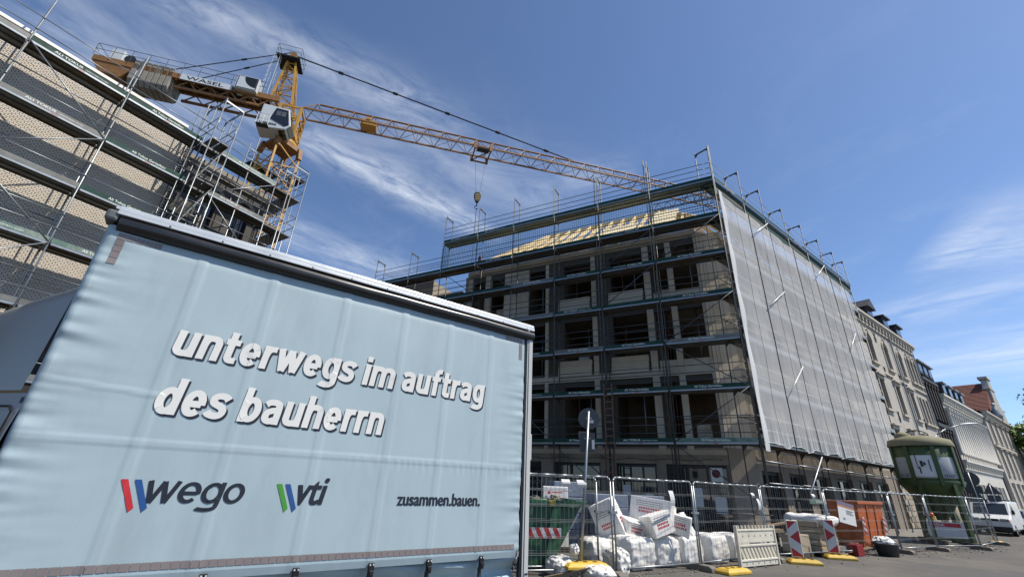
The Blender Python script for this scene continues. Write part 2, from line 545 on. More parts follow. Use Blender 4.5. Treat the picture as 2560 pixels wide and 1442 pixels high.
# --- left building scaffold
SL = thing('facade_scaffold', 'galvanised scaffold with green boards in front of the pale brick building', 'scaffold', FB.P(0, 0, 0))
LT = [-7.71, -5.14, -2.57, 0, 2.57, 3.3, 5.75, 6.55]
LZ = [1.85, 3.85, 5.85, 7.85, 9.87, 11.88, 13.85]
def l_let(i, j):
    return {(2, 6): 2, (3, 6): 1, (3, 5): 1, (3, 4): 1, (2, 5): 2, (3, 3): 1, (2, 3): 2, (1, 4): 1, (5, 6): 1, (5, 5): 2}.get((i, j), 0)
def l_brd(i, j):
    return {(2, 6): GREENB, (3, 6): GREENB, (3, 5): GREENB, (3, 4): GREENB, (2, 5): STEELB, (3, 3): GREENB2, (2, 3): GREENB2, (2, 4): STEELB, (5, 6): GREENB2, (5, 5): STEELB}.get((i, j), GREENB if (i + j) % 3 == 0 else STEELB)
scaffold(SL, FB, LT, LZ, lambda i: 15.95 if i < 6 else 15.3, letters=l_let, boards=l_brd, toe=lambda i, j: i not in (4, 6),
         diags=[(-2.57, 13.85, 0, 11.88), (0, 11.88, -2.57, 9.87), (-2.57, 9.87, 0, 7.85), (0, 7.85, -2.57, 5.85), (3.3, 11.88, 5.75, 13.85), (3.3, 11.88, 5.75, 9.87), (-5.14, 11.88, -7.71, 9.87)])
# stair tower in front of the step in the building: outer frames, landings and hoops
for zt in LZ[2:]:
    for k in range(2):
        mb = MB(); mb.fbox(FB, 2.6 + k * 0.34, 2.9 + k * 0.34, 0.75, 0.04, zt - 0.05, zt - 0.005)
        mb.build('landing_plank', STEELB, SL)
    mb = MB(); mb.path([FB.P(2.6, 0.76, zt + 1.0), FB.P(3.27, 0.76, zt + 1.0), FB.P(3.27, 0.76, zt + 0.45), FB.P(2.6, 0.76, zt + 0.45), FB.P(2.6, 0.76, zt + 1.0)], 0.016)
    mb.build('guard_hoop', GALV, SL, smooth=True)
    mb = MB(); mb.bar(FB.P(2.6, 0.4, zt - 2.0), FB.P(3.25, 0.4, zt - 0.05), 0.5, 0.04)
    mb.build('stair_flight', STEELB, SL)
for t in (2.57, 3.3):
    mb = MB(); mb.tube(FB.P(t, 0.75, 0.02), FB.P(t, 0.75, 15.9), 0.0245, 8)
    mb.build('standard', GALV, SL, smooth=True)
    mb = MB(); mb.bar(FB.P(t, 0.75, 15.8), FB.P(t, 0, 15.8), 0.04, 0.07)
    mb.build('frame_head', GALV, SL)
mb = MB(); mb.bar(FB.P(2.57, 0.75, 15.75), FB.P(3.3, 0.75, 15.75), 0.04, 0.07); mb.build('frame_head', GALV, SL)

# the run turns the corner at the far end
FE = Fr(*(FB.P(7.15, -0.05, 0)[:2]), 31.5 - 90, 1)
for i, t in enumerate((0.0, 0.73, 2.57)):
    for d in (0.0, -0.73):
        mb = MB(); mb.tube(FE.P(t, d, 0.02), FE.P(t, d, 15.6), 0.0245, 8)
        mb.build('standard', GALV, SL, smooth=True)
    mb = MB(); mb.bar(FE.P(t, 0, 15.5), FE.P(t, -0.73, 15.5), 0.04, 0.07); mb.build('frame_head', GALV, SL)
for z in LZ:
    for k in range(2):
        mb = MB(); mb.fbox(FE, 0.02, 2.55, -0.04 - 0.34 * k, -0.36 - 0.34 * k, z - 0.07, z - 0.02); mb.build('deck_plank', STEELB, SL)
    for q in (0.5, 1.0):
        for d in (0.0, -0.73):
            mb = MB(); mb.tube(FE.P(0, d, z + q), FE.P(2.57, d, z + q), 0.0175, 6); mb.build('guardrail', GALV, SL, smooth=True)
        mb = MB(); mb.tube(FE.P(0, 0, z + q), FE.P(0, -0.73, z + q), 0.0175, 6); mb.build('guardrail', GALV, SL, smooth=True)
for t in (2.57, 3.3, 5.75, 6.55):
    for z in LZ[2:]:
        mb = MB(); mb.tube(FB.P(t, 0.0, z + 1.0), FB.P(t, -0.73, z + 1.0), 0.0175, 6); mb.build('guardrail', GALV, SL, smooth=True)
        mb = MB(); mb.tube(FB.P(t, 0.0, z + 0.5), FB.P(t, -0.73, z + 0.5), 0.0175, 6); mb.build('guardrail', GALV, SL, smooth=True)
for z in LZ[2:]:
    for q in (0.5, 1.0):
        for t in (2.57, 3.3):
            mb = MB(); mb.tube(FB.P(t, 0.0, z + q), FB.P(t, 0.75, z + q), 0.0175, 6); mb.build('guardrail', GALV, SL, smooth=True)
for t in (2.3, 4.5):
    for d in (0.0, -0.73):
        mb = MB(); mb.tube(FB.P(t, d, 0.02), FB.P(t, d, 15.7), 0.0245, 8); mb.build('standard', GALV, SL, smooth=True)
# --- shaded front
SC = thing('facade_scaffold', 'grey steel scaffold with seven decks on the shaded front of the concrete shell', 'scaffold', FL.P(0, 0, 0))
CT = [0, 3.05, 5.78, 8.33, 10.93, 13.44, 16.0, 18.6, 21.6]
CZ = [3.5, 5.6, 7.65, 9.7, 11.7, 13.65, 15.7]
def c_let(i, j):
    return {(0, 0): 1, (1, 0): 2, (2, 0): 1, (0, 1): 1, (1, 1): 1, (2, 1): 1, (3, 1): 2, (0, 2): 1, (1, 2): 1, (2, 2): 1, (0, 3): 1, (2, 3): 2, (0, 4): 1, (1, 4): 3, (2, 4): 1, (1, 5): 3, (4, 5): 1, (4, 6): 2, (5, 6): 2, (3, 4): 1, (3, 2): 1}.get((i, j), 0)
def c_brd(i, j):
    return {(0, 0): GREENB2, (0, 2): STEELB, (2, 2): STEELB, (3, 4): STEELB, (3, 3): STEELB}.get((i, j), GREENB)
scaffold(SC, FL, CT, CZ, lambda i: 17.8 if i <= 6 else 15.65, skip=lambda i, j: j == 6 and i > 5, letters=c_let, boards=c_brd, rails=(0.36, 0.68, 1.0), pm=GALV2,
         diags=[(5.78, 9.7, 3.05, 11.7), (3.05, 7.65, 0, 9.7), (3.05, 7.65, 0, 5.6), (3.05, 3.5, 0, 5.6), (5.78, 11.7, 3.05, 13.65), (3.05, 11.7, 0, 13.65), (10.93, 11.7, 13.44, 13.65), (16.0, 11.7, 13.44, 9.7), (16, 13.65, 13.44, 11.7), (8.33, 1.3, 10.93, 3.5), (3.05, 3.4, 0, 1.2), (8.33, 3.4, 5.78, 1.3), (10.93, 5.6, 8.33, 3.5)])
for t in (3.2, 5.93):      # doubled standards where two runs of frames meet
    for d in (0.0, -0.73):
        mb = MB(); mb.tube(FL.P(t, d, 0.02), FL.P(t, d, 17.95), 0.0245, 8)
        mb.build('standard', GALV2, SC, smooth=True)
for za in (1.05, 2.05):
    for i in range(5):
        mb = MB(); mb.tube(FL.P(CT[i], 0.03, za), FL.P(CT[i + 1], 0.03, za), 0.0175, 6)
        mb.build('guardrail', GALV2, SC, smooth=True)
NETG = mat('green_net_cord', '#0f4a44', rough=0.7, var=0.1)
for i in range(6):      # green catch net of the roof lift
    mb = MB()
    a, b = CT[i], CT[i + 1]
    n = int((b - a) / 0.12)
    for k in range(n + 1):
        t = a + (b - a) * k / n
        mb.bar(FL.P(t, 0.075, 13.8), FL.P(t, 0.075 + 0.02 * sin(k), 15.6), 0.011)
    for k in range(16):
        z = 13.8 + k * 0.12
        mb.bar(FL.P(a, 0.075, z), FL.P(b, 0.075, z + 0.01 * sin(k)), 0.011)
    mb.build('safety_net', NETG, SC, kind='stuff')
mb = MB()
for k in range(7):
    mb.bar(FL.P(16, -0.1 * k, 13.8), FL.P(16, -0.1 * k, 15.6), 0.008)
for k in range(16):
    mb.bar(FL.P(16, 0, 13.8 + 0.12 * k), FL.P(16, -0.7, 13.8 + 0.12 * k), 0.008)
mb.build('safety_net', NETG, SC, kind='stuff')
def girder(F, t0, t1, d, z0, z1, m, parent):
    mb = MB()
    mb.tube(F.P(t0, d, z0), F.P(t1, d, z1), 0.022, 6); mb.tube(F.P(t0, d, z0 - 0.4), F.P(t1, d, z1 - 0.4), 0.022, 6)
    n = 6
    for k in range(n):
        f0, f1, fm = k / n, (k + 1) / n, (k + 0.5) / n
        P = lambda f, q: F.P(t0 + (t1 - t0) * f, d, z0 + (z1 - z0) * f - q)
        mb.tube(P(f0, 0.4), P(fm, 0), 0.014, 5); mb.tube(P(fm, 0), P(f1, 0.4), 0.014, 5)
    return mb.build('lattice_girder', m, parent)
girder(FL, 0.1, 3.0, -0.75, 15.5, 15.5, GALV2, SC)
girder(FL, 13.5, 15.9, -0.75, 12.0, 12.0, GALV2, SC)
girder(FL, 16.1, 18.5, -0.75, 12.3, 12.3, GALV2, SC)

# --- netted front
TUBEW = mat('bright_tube', '#d4d6d4', rough=0.4, metal=0.3, var=0.1)
PALEB = mat('lit_board', '#8d8f8d', rough=0.6, var=0.15)
SR = thing('facade_scaffold', 'scaffold under white netting along the street front of the concrete shell', 'scaffold', FRR.P(0, 0, 0))
RT = [0.1, 3.02, 5.45, 8.35, 11.1, 13.9, 16.5, 18.6]
scaffold(SR, FRR, RT, CZ, lambda i: 17.8, letters=lambda i, j: 1 if (i + j) % 3 == 0 else 0, boards=lambda i, j: GREENB if j in (0, 6) else PALEB, rails=(0.5, 1.0), pm=GALV2, rail_m=TUBEW,  # white rails and pale boards paint in the light caught behind the net
         diags=[(3.02, 3.5, 5.45, 5.6), (5.45, 7.65, 3.02, 9.7), (8.35, 5.6, 11.1, 7.65), (11.1, 9.7, 8.35, 11.7), (0.1, 9.7, 3.02, 11.7)])
for i in range(7):
    for za in (2.1, 2.85):
        mb = MB(); mb.tube(FRR.P(RT[i], 0.035, za), FRR.P(RT[i + 1], 0.035, za - 0.03), 0.02, 6)
        mb.build('guardrail', GALV, SR, smooth=True)
    for k in range(3):
        mb = MB(); mb.fbox(FRR, RT[i] + 0.03, RT[i + 1] - 0.03, -0.03 - 0.03 * (k % 2), -0.06 - 0.03 * (k % 2), 14.98 + k * 0.245, 15.21 + k * 0.245)
        mb.build('side_board', (GREENB, WOODB, GREENB)[(k + i) % 3], SR)
    mb = MB(); mb.fbox(FRR, RT[i] + 0.05, RT[i + 1] - 0.05, 0.1, 0.13, 1.45, 1.62)
    if 0 < i < 4:
        sb = mb.build('side_board', GREENB2, SR)
        place('lettering', W_ALI, sb, basis(FRR.P((RT[i] + RT[i + 1]) / 2, 0.134, 1.49), FRR.right, Z))
for (a, b) in (((4.72, 14.07), (6.55, 15.28)), ((13.6, 14.0), (15.3, 15.2)), ((5.35, 9.5), (7.3, 10.9)), ((5.6, 5.6), (7.5, 7.1)), ((16.5, 8.5), (17.3, 9.9))):
    pass
#RAKERS
# --- the netting
NET = net_mat('debris_net', '#f0f1f2', 0.61, 0.45)
HEM = net_mat('net_hem', '#e8e9ea', 0.93, 0.3)
DN = thing('debris_netting', 'white translucent debris netting hung over the street side scaffold', 'netting', FRR.P(0, 0.1, 3.4))
edges = [0.12] + RT[1:7] + [17.4]
def net_bot(t):
    return 3.42 + 0.13 * abs(sin(t * 1.55)) + 0.1 * noise.noise(Vector((t * 1.3, 3, 0)))
for i in range(7):
    a, b = edges[i], edges[i + 1]
    def fn(u, v, a=a, b=b):
        t = a + (b - a) * u
        zb = net_bot(t); zt = 14.9 + 0.12 * (1 - 4 * (u - 0.5) ** 2) * -1
        z = zb + (zt - zb) * v
        belly = sin(pi * u) * 0.06
        low = max(0, 1 - v / 0.12)
        d = 0.1 + belly * (0.6 + 0.6 * noise.noise(Vector((t * 0.9, z * 0.5, 1)))) + low * 0.05 * sin(t * 16 + 2 * sin(t * 5)) + 0.02 * noise.noise(Vector((t * 3, z * 0.8, 5)))
        return FRR.P(t, d, z)
    mb = MB(); mb.grid(fn, [k / 30 for k in range(31)], [(k / 48) ** 1.25 for k in range(49)])
    st = mb.build('net_strip', NET, DN, smooth=True)
    mb = MB()
    pts = [fn(0.5, k / 40) + FRR.N * 0.012 for k in range(41)]
    mb.path(pts, 0.005, 4)
    mb.build('net_seam', DARK, st)
    mb = MB()
    pts = [fn(0.0, k / 40) + FRR.N * 0.014 for k in range(41)]
    mb.path(pts, (0.006, 0.02, 0.011, 0.016, 0.011, 0.018, 0.011)[i], 5)
    mb.build('net_seam', DARK, st)
    mb = MB(); mb.path([fn(k / 30, 0) for k in range(31)], 0.012, 4)
    mb.build('net_hem', HEM, st)
mb = MB()
mb.grid(lambda u, v: FRR.P(0.1 + 0.34 * u + 0.04 * noise.noise(Vector((v * 9, 2, 0))) * u, 0.13 + 0.03 * sin(v * 30) * u, 3.2 + 11.85 * v) - FL.D * 0.0, [k / 6 for k in range(7)], [k / 60 for k in range(61)])
mb.build('net_hem', HEM, DN, smooth=True)
for (a, b) in (((2.9, 13.62), (5.1, 15.2)), ((10.75, 13.75), (13.1, 15.4)), ((2.95, 9.75), (5.2, 11.15)), ((3.15, 5.72), (5.4, 7.35)), ((13.6, 9.87), (15.6, 11.35)), ((5.15, 3.3), (3.05, 1.8))):
    mb = MB(); mb.tube(FRR.P(a[0], 0.22, a[1]), FRR.P(b[0], 0.22, b[1]), 0.022, 8)
    mb.build('diagonal_brace', TUBEW, SR, smooth=True)

# ------------------------------------------------------------------ the concrete shell
CONC = mat('raw_concrete', '#9a9080', rough=0.9, var=0.2, scale=1.6, bump=0.35, bscale=30, dirt='#6b665d', dscale=0.8, damt=0.6)
CONCL = mat('pale_concrete', '#b8ad9b', rough=0.9, var=0.16, scale=2.0, bump=0.3, bscale=40, dirt='#857a68', dscale=1.0, damt=0.6)
CONCD = mat('grey_masonry', '#4b463f', rough=0.92, var=0.2, scale=2.0, bump=0.3, dirt='#45433f', dscale=1.4, damt=0.6)  # wall colour darkened to read as the shade of open bays
WARM = mat('stained_concrete', '#82786b', rough=0.9, var=0.25, scale=1.4, bump=0.35, bscale=25, dirt='#574a3d', dscale=1.1, damt=0.7, stretch=(1, 1, 0.35))
INNER = mat('interior_plaster', '#94836f', rough=0.95, var=0.2, scale=1.0, dirt='#33302c', dscale=0.7, damt=0.6)
TIMBER = mat('new_timber', '#e6d0a0', rough=0.75, var=0.14, scale=6, dirt='#b88f57', dscale=3, damt=0.4, stretch=(1, 1, 4))
SHEATH = mat('roof_sheathing', '#efe0b8', rough=0.7, var=0.12, scale=5, dirt='#c4a672', dscale=4, damt=0.4)
FRAME = mat('shop_frame', '#1c1d1f', rough=0.5, var=0.15)
GLASS = glass_mat('shop_glass')
PAPER = mat('paper', '#c8c9c8', rough=0.8, var=0.06, scale=9)
REDOX = mat('red_oxide', '#6d3a2c', rough=0.7, var=0.2)
BS = thing('concrete_building', 'unfinished concrete corner building in shade with open window bays and timber roof', 'building', FL.P(0.9, -1.05, 0))
WD = -1.05
def xline(F, d, G, e):
    """where the wall lines F(d) and G(e) cross: t on F"""
    p, q = F.P(0, d, 0), G.P(0, e, 0)
    A = F.D; B = G.D
    den = A.x * B.y - A.y * B.x
    w = q - p
    return (w.x * B.y - w.y * B.x) / den
tx = xline(FL, WD, FRR, WD)
txr = xline(FRR, WD, FL, WD)
LA, RA = tx + 0.55, txr + 1.05       # the corner is cut off between these points
LE, RE = 14.55, 20.4
LEV = [3.4, 6.8, 10.2, 13.6]
xi = xline(FL, -10.5, FRR, -10.5)
back = FL.P(xi, -10.5, 0)
foot = [FL.P(LE, WD - 0.02, 0), FL.P(LA, WD - 0.02, 0), FRR.P(RA, WD - 0.02, 0), FRR.P(RE, WD - 0.02, 0), FRR.P(RE, -10.5, 0), back, FL.P(LE, -10.5, 0)]
for z in LEV:
    mb = MB(); mb.prism([p + Z * (z - 0.28) for p in foot], (0, 0, 0.26))
    mb.build('floor_slab', CONC, BS)
mb = MB(); mb.prism([p + Z * 0.02 for p in foot], (0, 0, 0.12)); mb.build('ground_slab', CONC, BS)
# inner walls: a spine parallel to each front and some cross walls
mb = MB(); mb.fbox(FL, tx + 4, LE, -5.9, -6.1, 0.15, 13.3); mb.build('inner_wall', INNER, BS)
mb = MB(); mb.fbox(FRR, txr + 4, RE, -5.9, -6.1, 0.15, 13.3); mb.build('inner_wall', INNER, BS)
for t in (3.7, 6.2, 8.7, 11.0, 14.4):
    mb = MB(); mb.fbox(FL, t, t + 0.2, -1.5, -5.88, 0.15, 13.3); mb.build('inner_wall', INNER, BS)
for t in (5.0, 9.0, 13.0, 17.0, 20.1):
    mb = MB(); mb.fbox(FRR, t, t + 0.2, -1.5, -5.88, 0.15, 13.3); mb.build('inner_wall', INNER, BS)
# upper storeys of the shaded front
cols = [(1.32, 3.5), (3.9, 5.6), (6.65, 8.2), (9.27, 10.3), (11.92, 14.2)]
holes = []
for z in LEV[:3]:
    for a, b in cols:
        holes.append((a, b, z + 0.06, z + 2.82))
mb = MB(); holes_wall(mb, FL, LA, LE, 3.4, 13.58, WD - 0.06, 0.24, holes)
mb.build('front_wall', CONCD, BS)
for z in LEV[:3]:
    for a, b in ((2.45, 2.72), (3.56, 3.87), (6.37, 6.62), (9.08, 9.26), (12.9, 13.25), (14.2, 14.5)):
        mb = MB(); mb.fbox(FL, a, b, WD + 0.04, WD - 0.22, z - 0.1, z + 3.05)
        mb.build('pillar', CONCL, BS, bevel=0.012)
    mb = MB(); mb.fbox(FL, LA + 0.01, 1.34, WD + 0.02, WD - 0.25, z - 0.1, z + 3.29); mb.build('corner_pillar', CONCL, BS)
    for k in range(3):
        a = 10.32 + k * 0.53
        mb = MB(); mb.fbox(FL, a, a + 0.52, WD + 0.06, WD - 0.1, z - 0.1, z + 2.95); mb.build('wall_panel', CONCL, BS, bevel=0.006)
    mb = MB(); mb.fbox(FL, LA, LE, WD + 0.03, WD - 0.05, z - 0.36, z - 0.1); mb.build('slab_edge', CONCL, BS)
for z in LEV[1:3]:
    for (a, b) in ((4.0, 5.75), (6.75, 8.5)):
        for k in range(3):
            mb = MB(); mb.fbox(FL, a - 0.02 * k, b - 0.02 * k, WD + 0.1, WD - 0.12, z - 0.1 + k * 0.265, z + 0.16 + k * 0.265)
            mb.build('parapet_block', CONCL, BS, bevel=0.008)
for (a, b, z) in ((1.35, 2.44, 6.75), (1.35, 2.44, 10.15), (2.73, 3.48, 6.75), (2.73, 3.48, 10.15)):
    mb = MB(); mb.fbox(FL, a, b, WD + 0.01, WD - 0.2, z - 0.1, z + 0.42); mb.build('parapet_block', CONCL, BS, bevel=0.008)
mb = MB(); mb.fbox(FL, LA, LE, WD + 0.08, WD - 0.2, 13.45, 13.72); mb.build('wall_plate', CONCL, BS)
# steel props and stacked blocks standing inside
for zi, z in enumerate(LEV[:3]):
    for ti, t in enumerate((1.7, 3.1, 4.5, 5.2, 7.1, 7.8, 9.8, 12.3, 13.6)):
        if (ti + zi) % 3 == 0:
            continue
        mb = MB(); mb.tube(FL.P(t, -1.9 - 0.25 * (ti % 2), z), FL.P(t, -1.9 - 0.25 * (ti % 2), z + 3.1), 0.03, 8); mb.build('steel_prop', REDOX if ti % 2 else GALV, BS, smooth=True)
for (t, z, n_) in ((2.0, 3.4, 4), (4.8, 10.2, 3), (7.3, 6.8, 5), (7.4, 3.4, 3), (12.4, 10.2, 4), (2.9, 10.2, 3)):
    for k in range(n_):
        mb = MB(); mb.fbox(FL, t - 0.3 + 0.02 * (k % 2), t + 0.3, -1.6, -2.1, z + 0.004 + k * 0.25, z + 0.245 + k * 0.25); mb.build('stored_block', CONCL, BS, bevel=0.008)
# cut-off corner, shuttered in narrow boards
ca, cb = FL.P(LA, WD - 0.02, 0), FRR.P(RA, WD - 0.02, 0)
cd = (cb - ca); cl_ = cd.length; cd.normalize()
cn = Vector((cd.y, -cd.x, 0))
if cn.dot(ca) > 0:
    cn = -cn
n = 7
for k in range(n):
    a = ca + cd * (cl_ * k / n + 0.006); b = ca + cd * (cl_ * (k + 1) / n - 0.006)
    e = cn * (0.02 + 0.012 * (k % 3))
    mb = MB(); mb.hexa([a + Z * 3.2, b + Z * 3.2, b + Z * 3.2 + e, a + Z * 3.2 + e, a + Z * 13.6, b + Z * 13.6, b + Z * 13.6 + e, a + Z * 13.6 + e])
    mb.build('corner_panel', CONCL, BS)
# netted front: wall with openings
cr = [(2.6, 4.2), (5.6, 7.2), (8.6, 10.2), (11.6, 13.2), (14.6, 16.2), (17.4, 19.0)]
holes = [(a, b, z + 0.7, z + 2.7) for z in LEV[:3] for a, b in cr]
mb = MB(); holes_wall(mb, FRR, RA, RE, 3.4, 13.58, WD - 0.06, 0.24, holes); mb.build('front_wall', CONC, BS)
mb = MB(); mb.fbox(FRR, RA, RE, WD + 0.1, WD - 0.2, 13.45, 13.8); mb.build('wall_plate', CONCL, BS)
mb = MB(); mb.fbox(FL, xi, LE, -10.35, -10.5, 0.15, 13.3); mb.build('rear_wall', INNER, BS)
mb = MB(); mb.fbox(FRR, xline(FRR, -10.5, FL, -10.5), RE, -10.35, -10.5, 0.15, 13.3); mb.build('rear_wall', INNER, BS)
# end wall towards the yard
mb = MB(); mb.fbox(FL, LE + 0.01, LE + 0.25, WD - 0.1, -10.4, 0.1, 13.5); mb.build('end_wall', CONC, BS)
# ground floor: stained lintel band, piers, shop windows
gl = [(1.25, 3.65), (4.05, 5.8), (6.5, 8.75), (9.4, 11.6), (12.2, 14.0)]
mb = MB(); holes_wall(mb, FL, LA, LE, 0.1, 3.39, WD + 0.02, 0.3, [(a, b, 0.12, 2.72) for a, b in gl]); mb.build('ground_floor_wall', WARM, BS)
gr = [(2.0, 3.9), (4.6, 6.4), (7.2, 9.2), (10.2, 12.4), (13.4, 15.6), (16.4, 18.6)]
mb = MB(); holes_wall(mb, FRR, RA, RE, 0.1, 3.39, WD + 0.02, 0.3, [(a, b, 0.12, 2.6) for a, b in gr]); mb.build('ground_floor_wall', WARM, BS)
mb = MB(); mb.hexa([ca + Z * 0.1 - cn * 0.2, cb + Z * 0.1 - cn * 0.2, cb + Z * 0.1 + cn * 0.06, ca + Z * 0.1 + cn * 0.06, ca + Z * 3.39 - cn * 0.2, cb + Z * 3.39 - cn * 0.2, cb + Z * 3.39 + cn * 0.06, ca + Z * 3.39 + cn * 0.06])
mb.build('corner_pier', WARM, BS)
for F, lst, zt in ((FL, gl, 2.72), (FRR, gr, 2.6)):
    mb = MB(); mb.fbox(F, (LA if F is FL else RA), (LE if F is FL else RE), WD + 0.02, WD + 0.07, 3.02, 3.1); mb.build('string_course', WARM, BS)
    for a, b in lst:
        wn = MB()
        wn.fbox(F, a + 0.03, b - 0.03, WD - 0.14, WD - 0.2, zt - 0.12, zt - 0.02)
        wn.fbox(F, a + 0.03, b - 0.03, WD - 0.14, WD - 0.2, 2.0, 2.06)
        for q in (0, 0.33, 0.66, 1):
            t = a + 0.06 + (b - a - 0.12) * q
            wn.fbox(F, t - 0.035, t + 0.035, WD - 0.13, WD - 0.21, 0.14, zt - 0.12)
        wo_ = wn.build('shop_window', FRAME, BS)
        for q in range(3):
            t0 = a + 0.1 + (b - a - 0.12) * q / 3; t1 = a + 0.02 + (b - a - 0.12) * (q + 1) / 3
            for (z0, z1) in ((0.16, 1.99), (2.07, zt - 0.13)):
                mb = MB(); mb.fbox(F, t0, t1, WD - 0.17, WD - 0.18, z0, z1)
                mb.build('pane', GLASS, wo_)
        if F is FL and a < 6:
            for q in range(2):
                t0 = a + 0.25 + 0.85 * q
                mb = MB(); mb.fbox(F, t0, t0 + 0.42, WD - 0.155, WD - 0.158, 0.95 + 0.2 * q, 1.55 + 0.3 * q)
                mb.build('poster', PAPER, wo_)
MAROON = mat('maroon_print', '#5a1c2b', rough=0.7, var=0.1)
mb = MB(); mb.fbox(FL, 1.5, 1.95, WD - 0.12, WD - 0.124, 2.1, 2.62); po = mb.build('poster', PAPER, BS)
mb = MB(); mb.lathe(FL.P(1.75, WD - 0.117, 2.4), [(0.0, 0.0), (0.16, 0.0)], 20, FL.N); mb.build('poster_disc', MAROON, po)
# cables clipped to the lintel
mb = MB(); mb.path([FL.P(LA + 13.4 * k / 40 + 0.2, WD + 0.06, 2.9 + 0.035 * sin(k * 1.3)) for k in range(36)], 0.012, 5)
mb.build('cable', BLACK, BS)
mb = MB(); mb.path([FL.P(6.2 + 0.13 * sin(k * pi / 8), WD + 0.08, 2.25 + 0.16 * cos(k * pi / 8)) for k in range(17)] , 0.014, 5)
mb.path([FL.P(6.2, WD + 0.06, 2.4), FL.P(6.24, WD + 0.06, 2.9), FL.P(6.5, WD + 0.06, 3.05)], 0.014, 5)
mb.build('cable', BLACK, BS)

# timber hip roof over the shaded wing, half boarded
EV, RG, RD = 13.78, 18.45, -6.05
RFR = MB(); RFR.fbox(FL, 2.9, 11.4, RD - 0.08, RD + 0.08, RG - 0.24, RG); roof = RFR.build('roof_frame', TIMBER, BS)
def rafter(a, b, w=0.1, h=0.22):
    mb = MB(); mb.bar(a, b, w, h); return mb.build('rafter', TIMBER, roof)
E0 = WD + 0.35
t = 1.0
while t < 14.6:
    # hips shorten the outer rafters
    zt = RG - 0.1
    if t < 3.0:
        f = max(0.12, (t - 0.3) / 2.7)
    elif t > 11.3:
        f = max(0.1, (14.7 - t) / 3.4)
    else:
        f = 1.0
    dd = E0 + (RD - E0) * f; zz = EV + (zt - EV) * f
    rafter(FL.P(t, E0, EV), FL.P(t, dd, zz))
    if f == 1.0:
        rafter(FL.P(t, RD, zt), FL.P(t, RD - 4.9, EV + 0.3))
    t += 0.78
rafter(FL.P(0.3, E0, EV), FL.P(3.0, RD, RG - 0.1), 0.14, 0.24)
rafter(FL.P(14.7, E0, EV), FL.P(11.3, RD, RG - 0.1), 0.14, 0.24)
for k in range(1, 6):
    f = k / 6
    p = FL.P(0.3, E0, EV).lerp(FL.P(3.0, RD, RG - 0.1), f)
    rafter(p, FL.P(0.3 - 0.9 * (1 - f), E0 - 9 * f * 0.55, EV))
for f in (0.45,):
    d = E0 + (RD - E0) * f - 0.05; z = EV + (RG - EV) * f - 0.3
    mb = MB(); mb.fbox(FL, 1.8, 13.0, d - 0.09, d + 0.09, z, z + 0.24); mb.build('purlin', TIMBER, roof)
    for t in (3.2, 5.6, 8.0, 9.4, 11.0):
        mb = MB(); mb.fbox(FL, t, t + 0.16, d - 0.08, d + 0.08, 13.6, z); mb.build('post', TIMBER, roof)
slope = (FL.N * (RD - E0) + Z * (RG - 0.1 - EV)).normalized()
nrm = (slope.cross(FL.D)); nrm = nrm if nrm.z > 0 else -nrm
def boards(t0, t1, f0, f1):
    L = ((RD - E0) ** 2 + (RG - 0.1 - EV) ** 2) ** 0.5
    s = f0 * L
    while s < f1 * L:
        p0 = FL.P(t0 + rnd.uniform(-0.05, 0.05), E0, EV) + slope * s + nrm * 0.12
        p1 = FL.P(t1 + rnd.uniform(-0.05, 0.05), E0, EV) + slope * s + nrm * 0.12
        mb = MB(); mb.bar(p0 + slope * 0.09, p1 + slope * 0.09, 0.17, 0.024, nrm)
        mb.build('sheathing_board', SHEATH, roof)
        s += 0.18
boards(4.3, 6.6, 0.0, 0.52)
boards(2.1, 3.5, 0.25, 0.88)
boards(2.6, 4.1, 0.0, 0.3)
boards(7.4, 9.6, 0.0, 0.3)
boards(9.8, 12.2, 0.0, 0.16)
# lower annexe left of the shell with its flat timber roof
AX = thing('annexe_building', 'low building part with brown eaves behind the end of the long scaffold', 'building', FL.P(17, -1.4, 0))
mb = MB(); holes_wall(mb, FL, 15.2, 24, 0.1, 12.4, -1.4, 0.3, [(16.4, 17.6, 9.4, 11.4), (19.0, 20.2, 9.4, 11.4), (16.4, 17.6, 6.0, 8.0), (19, 20.2, 6.0, 8.0)]); mb.build('wall', CONC, AX)
BROWN = mat('brown_board', '#8a5a2c', rough=0.7, var=0.2)
mb = MB(); mb.fbox(FL, 15.0, 24.5, -1.1, -9, 12.45, 12.6); mb.build('roof', WOODB, AX)
mb = MB(); mb.fbox(FL, 17.5, 24.5, -0.9, -1.4, 13.9, 14.2); mb.build('fascia', BROWN, AX)
mb = MB(); mb.fbox(FL, 17.6, 24.4, -1.42, -8, 12.6, 13.9); mb.build('attic', CONC, AX)
# red extinguisher standing on the roof lift
EXR = mat('red_enamel', '#b3262a', rough=0.35, var=0.1)
mb = MB(); mb.lathe(FL.P(13.3, -0.2, 13.66), [(0.0, 0), (0.09, 0.0), (0.09, 0.5), (0.05, 0.6), (0.03, 0.62), (0.03, 0.7), (0, 0.7)], 12)
mb.tube(FL.P(13.3, -0.2, 14.3), FL.P(13.45, -0.2, 14.2), 0.015)
tag(mb.build('fire_extinguisher', EXR, origin=FL.P(13.3, -0.2, 13.66), smooth=True), 'red cylinder on the upper scaffold deck near its left end', 'extinguisher')
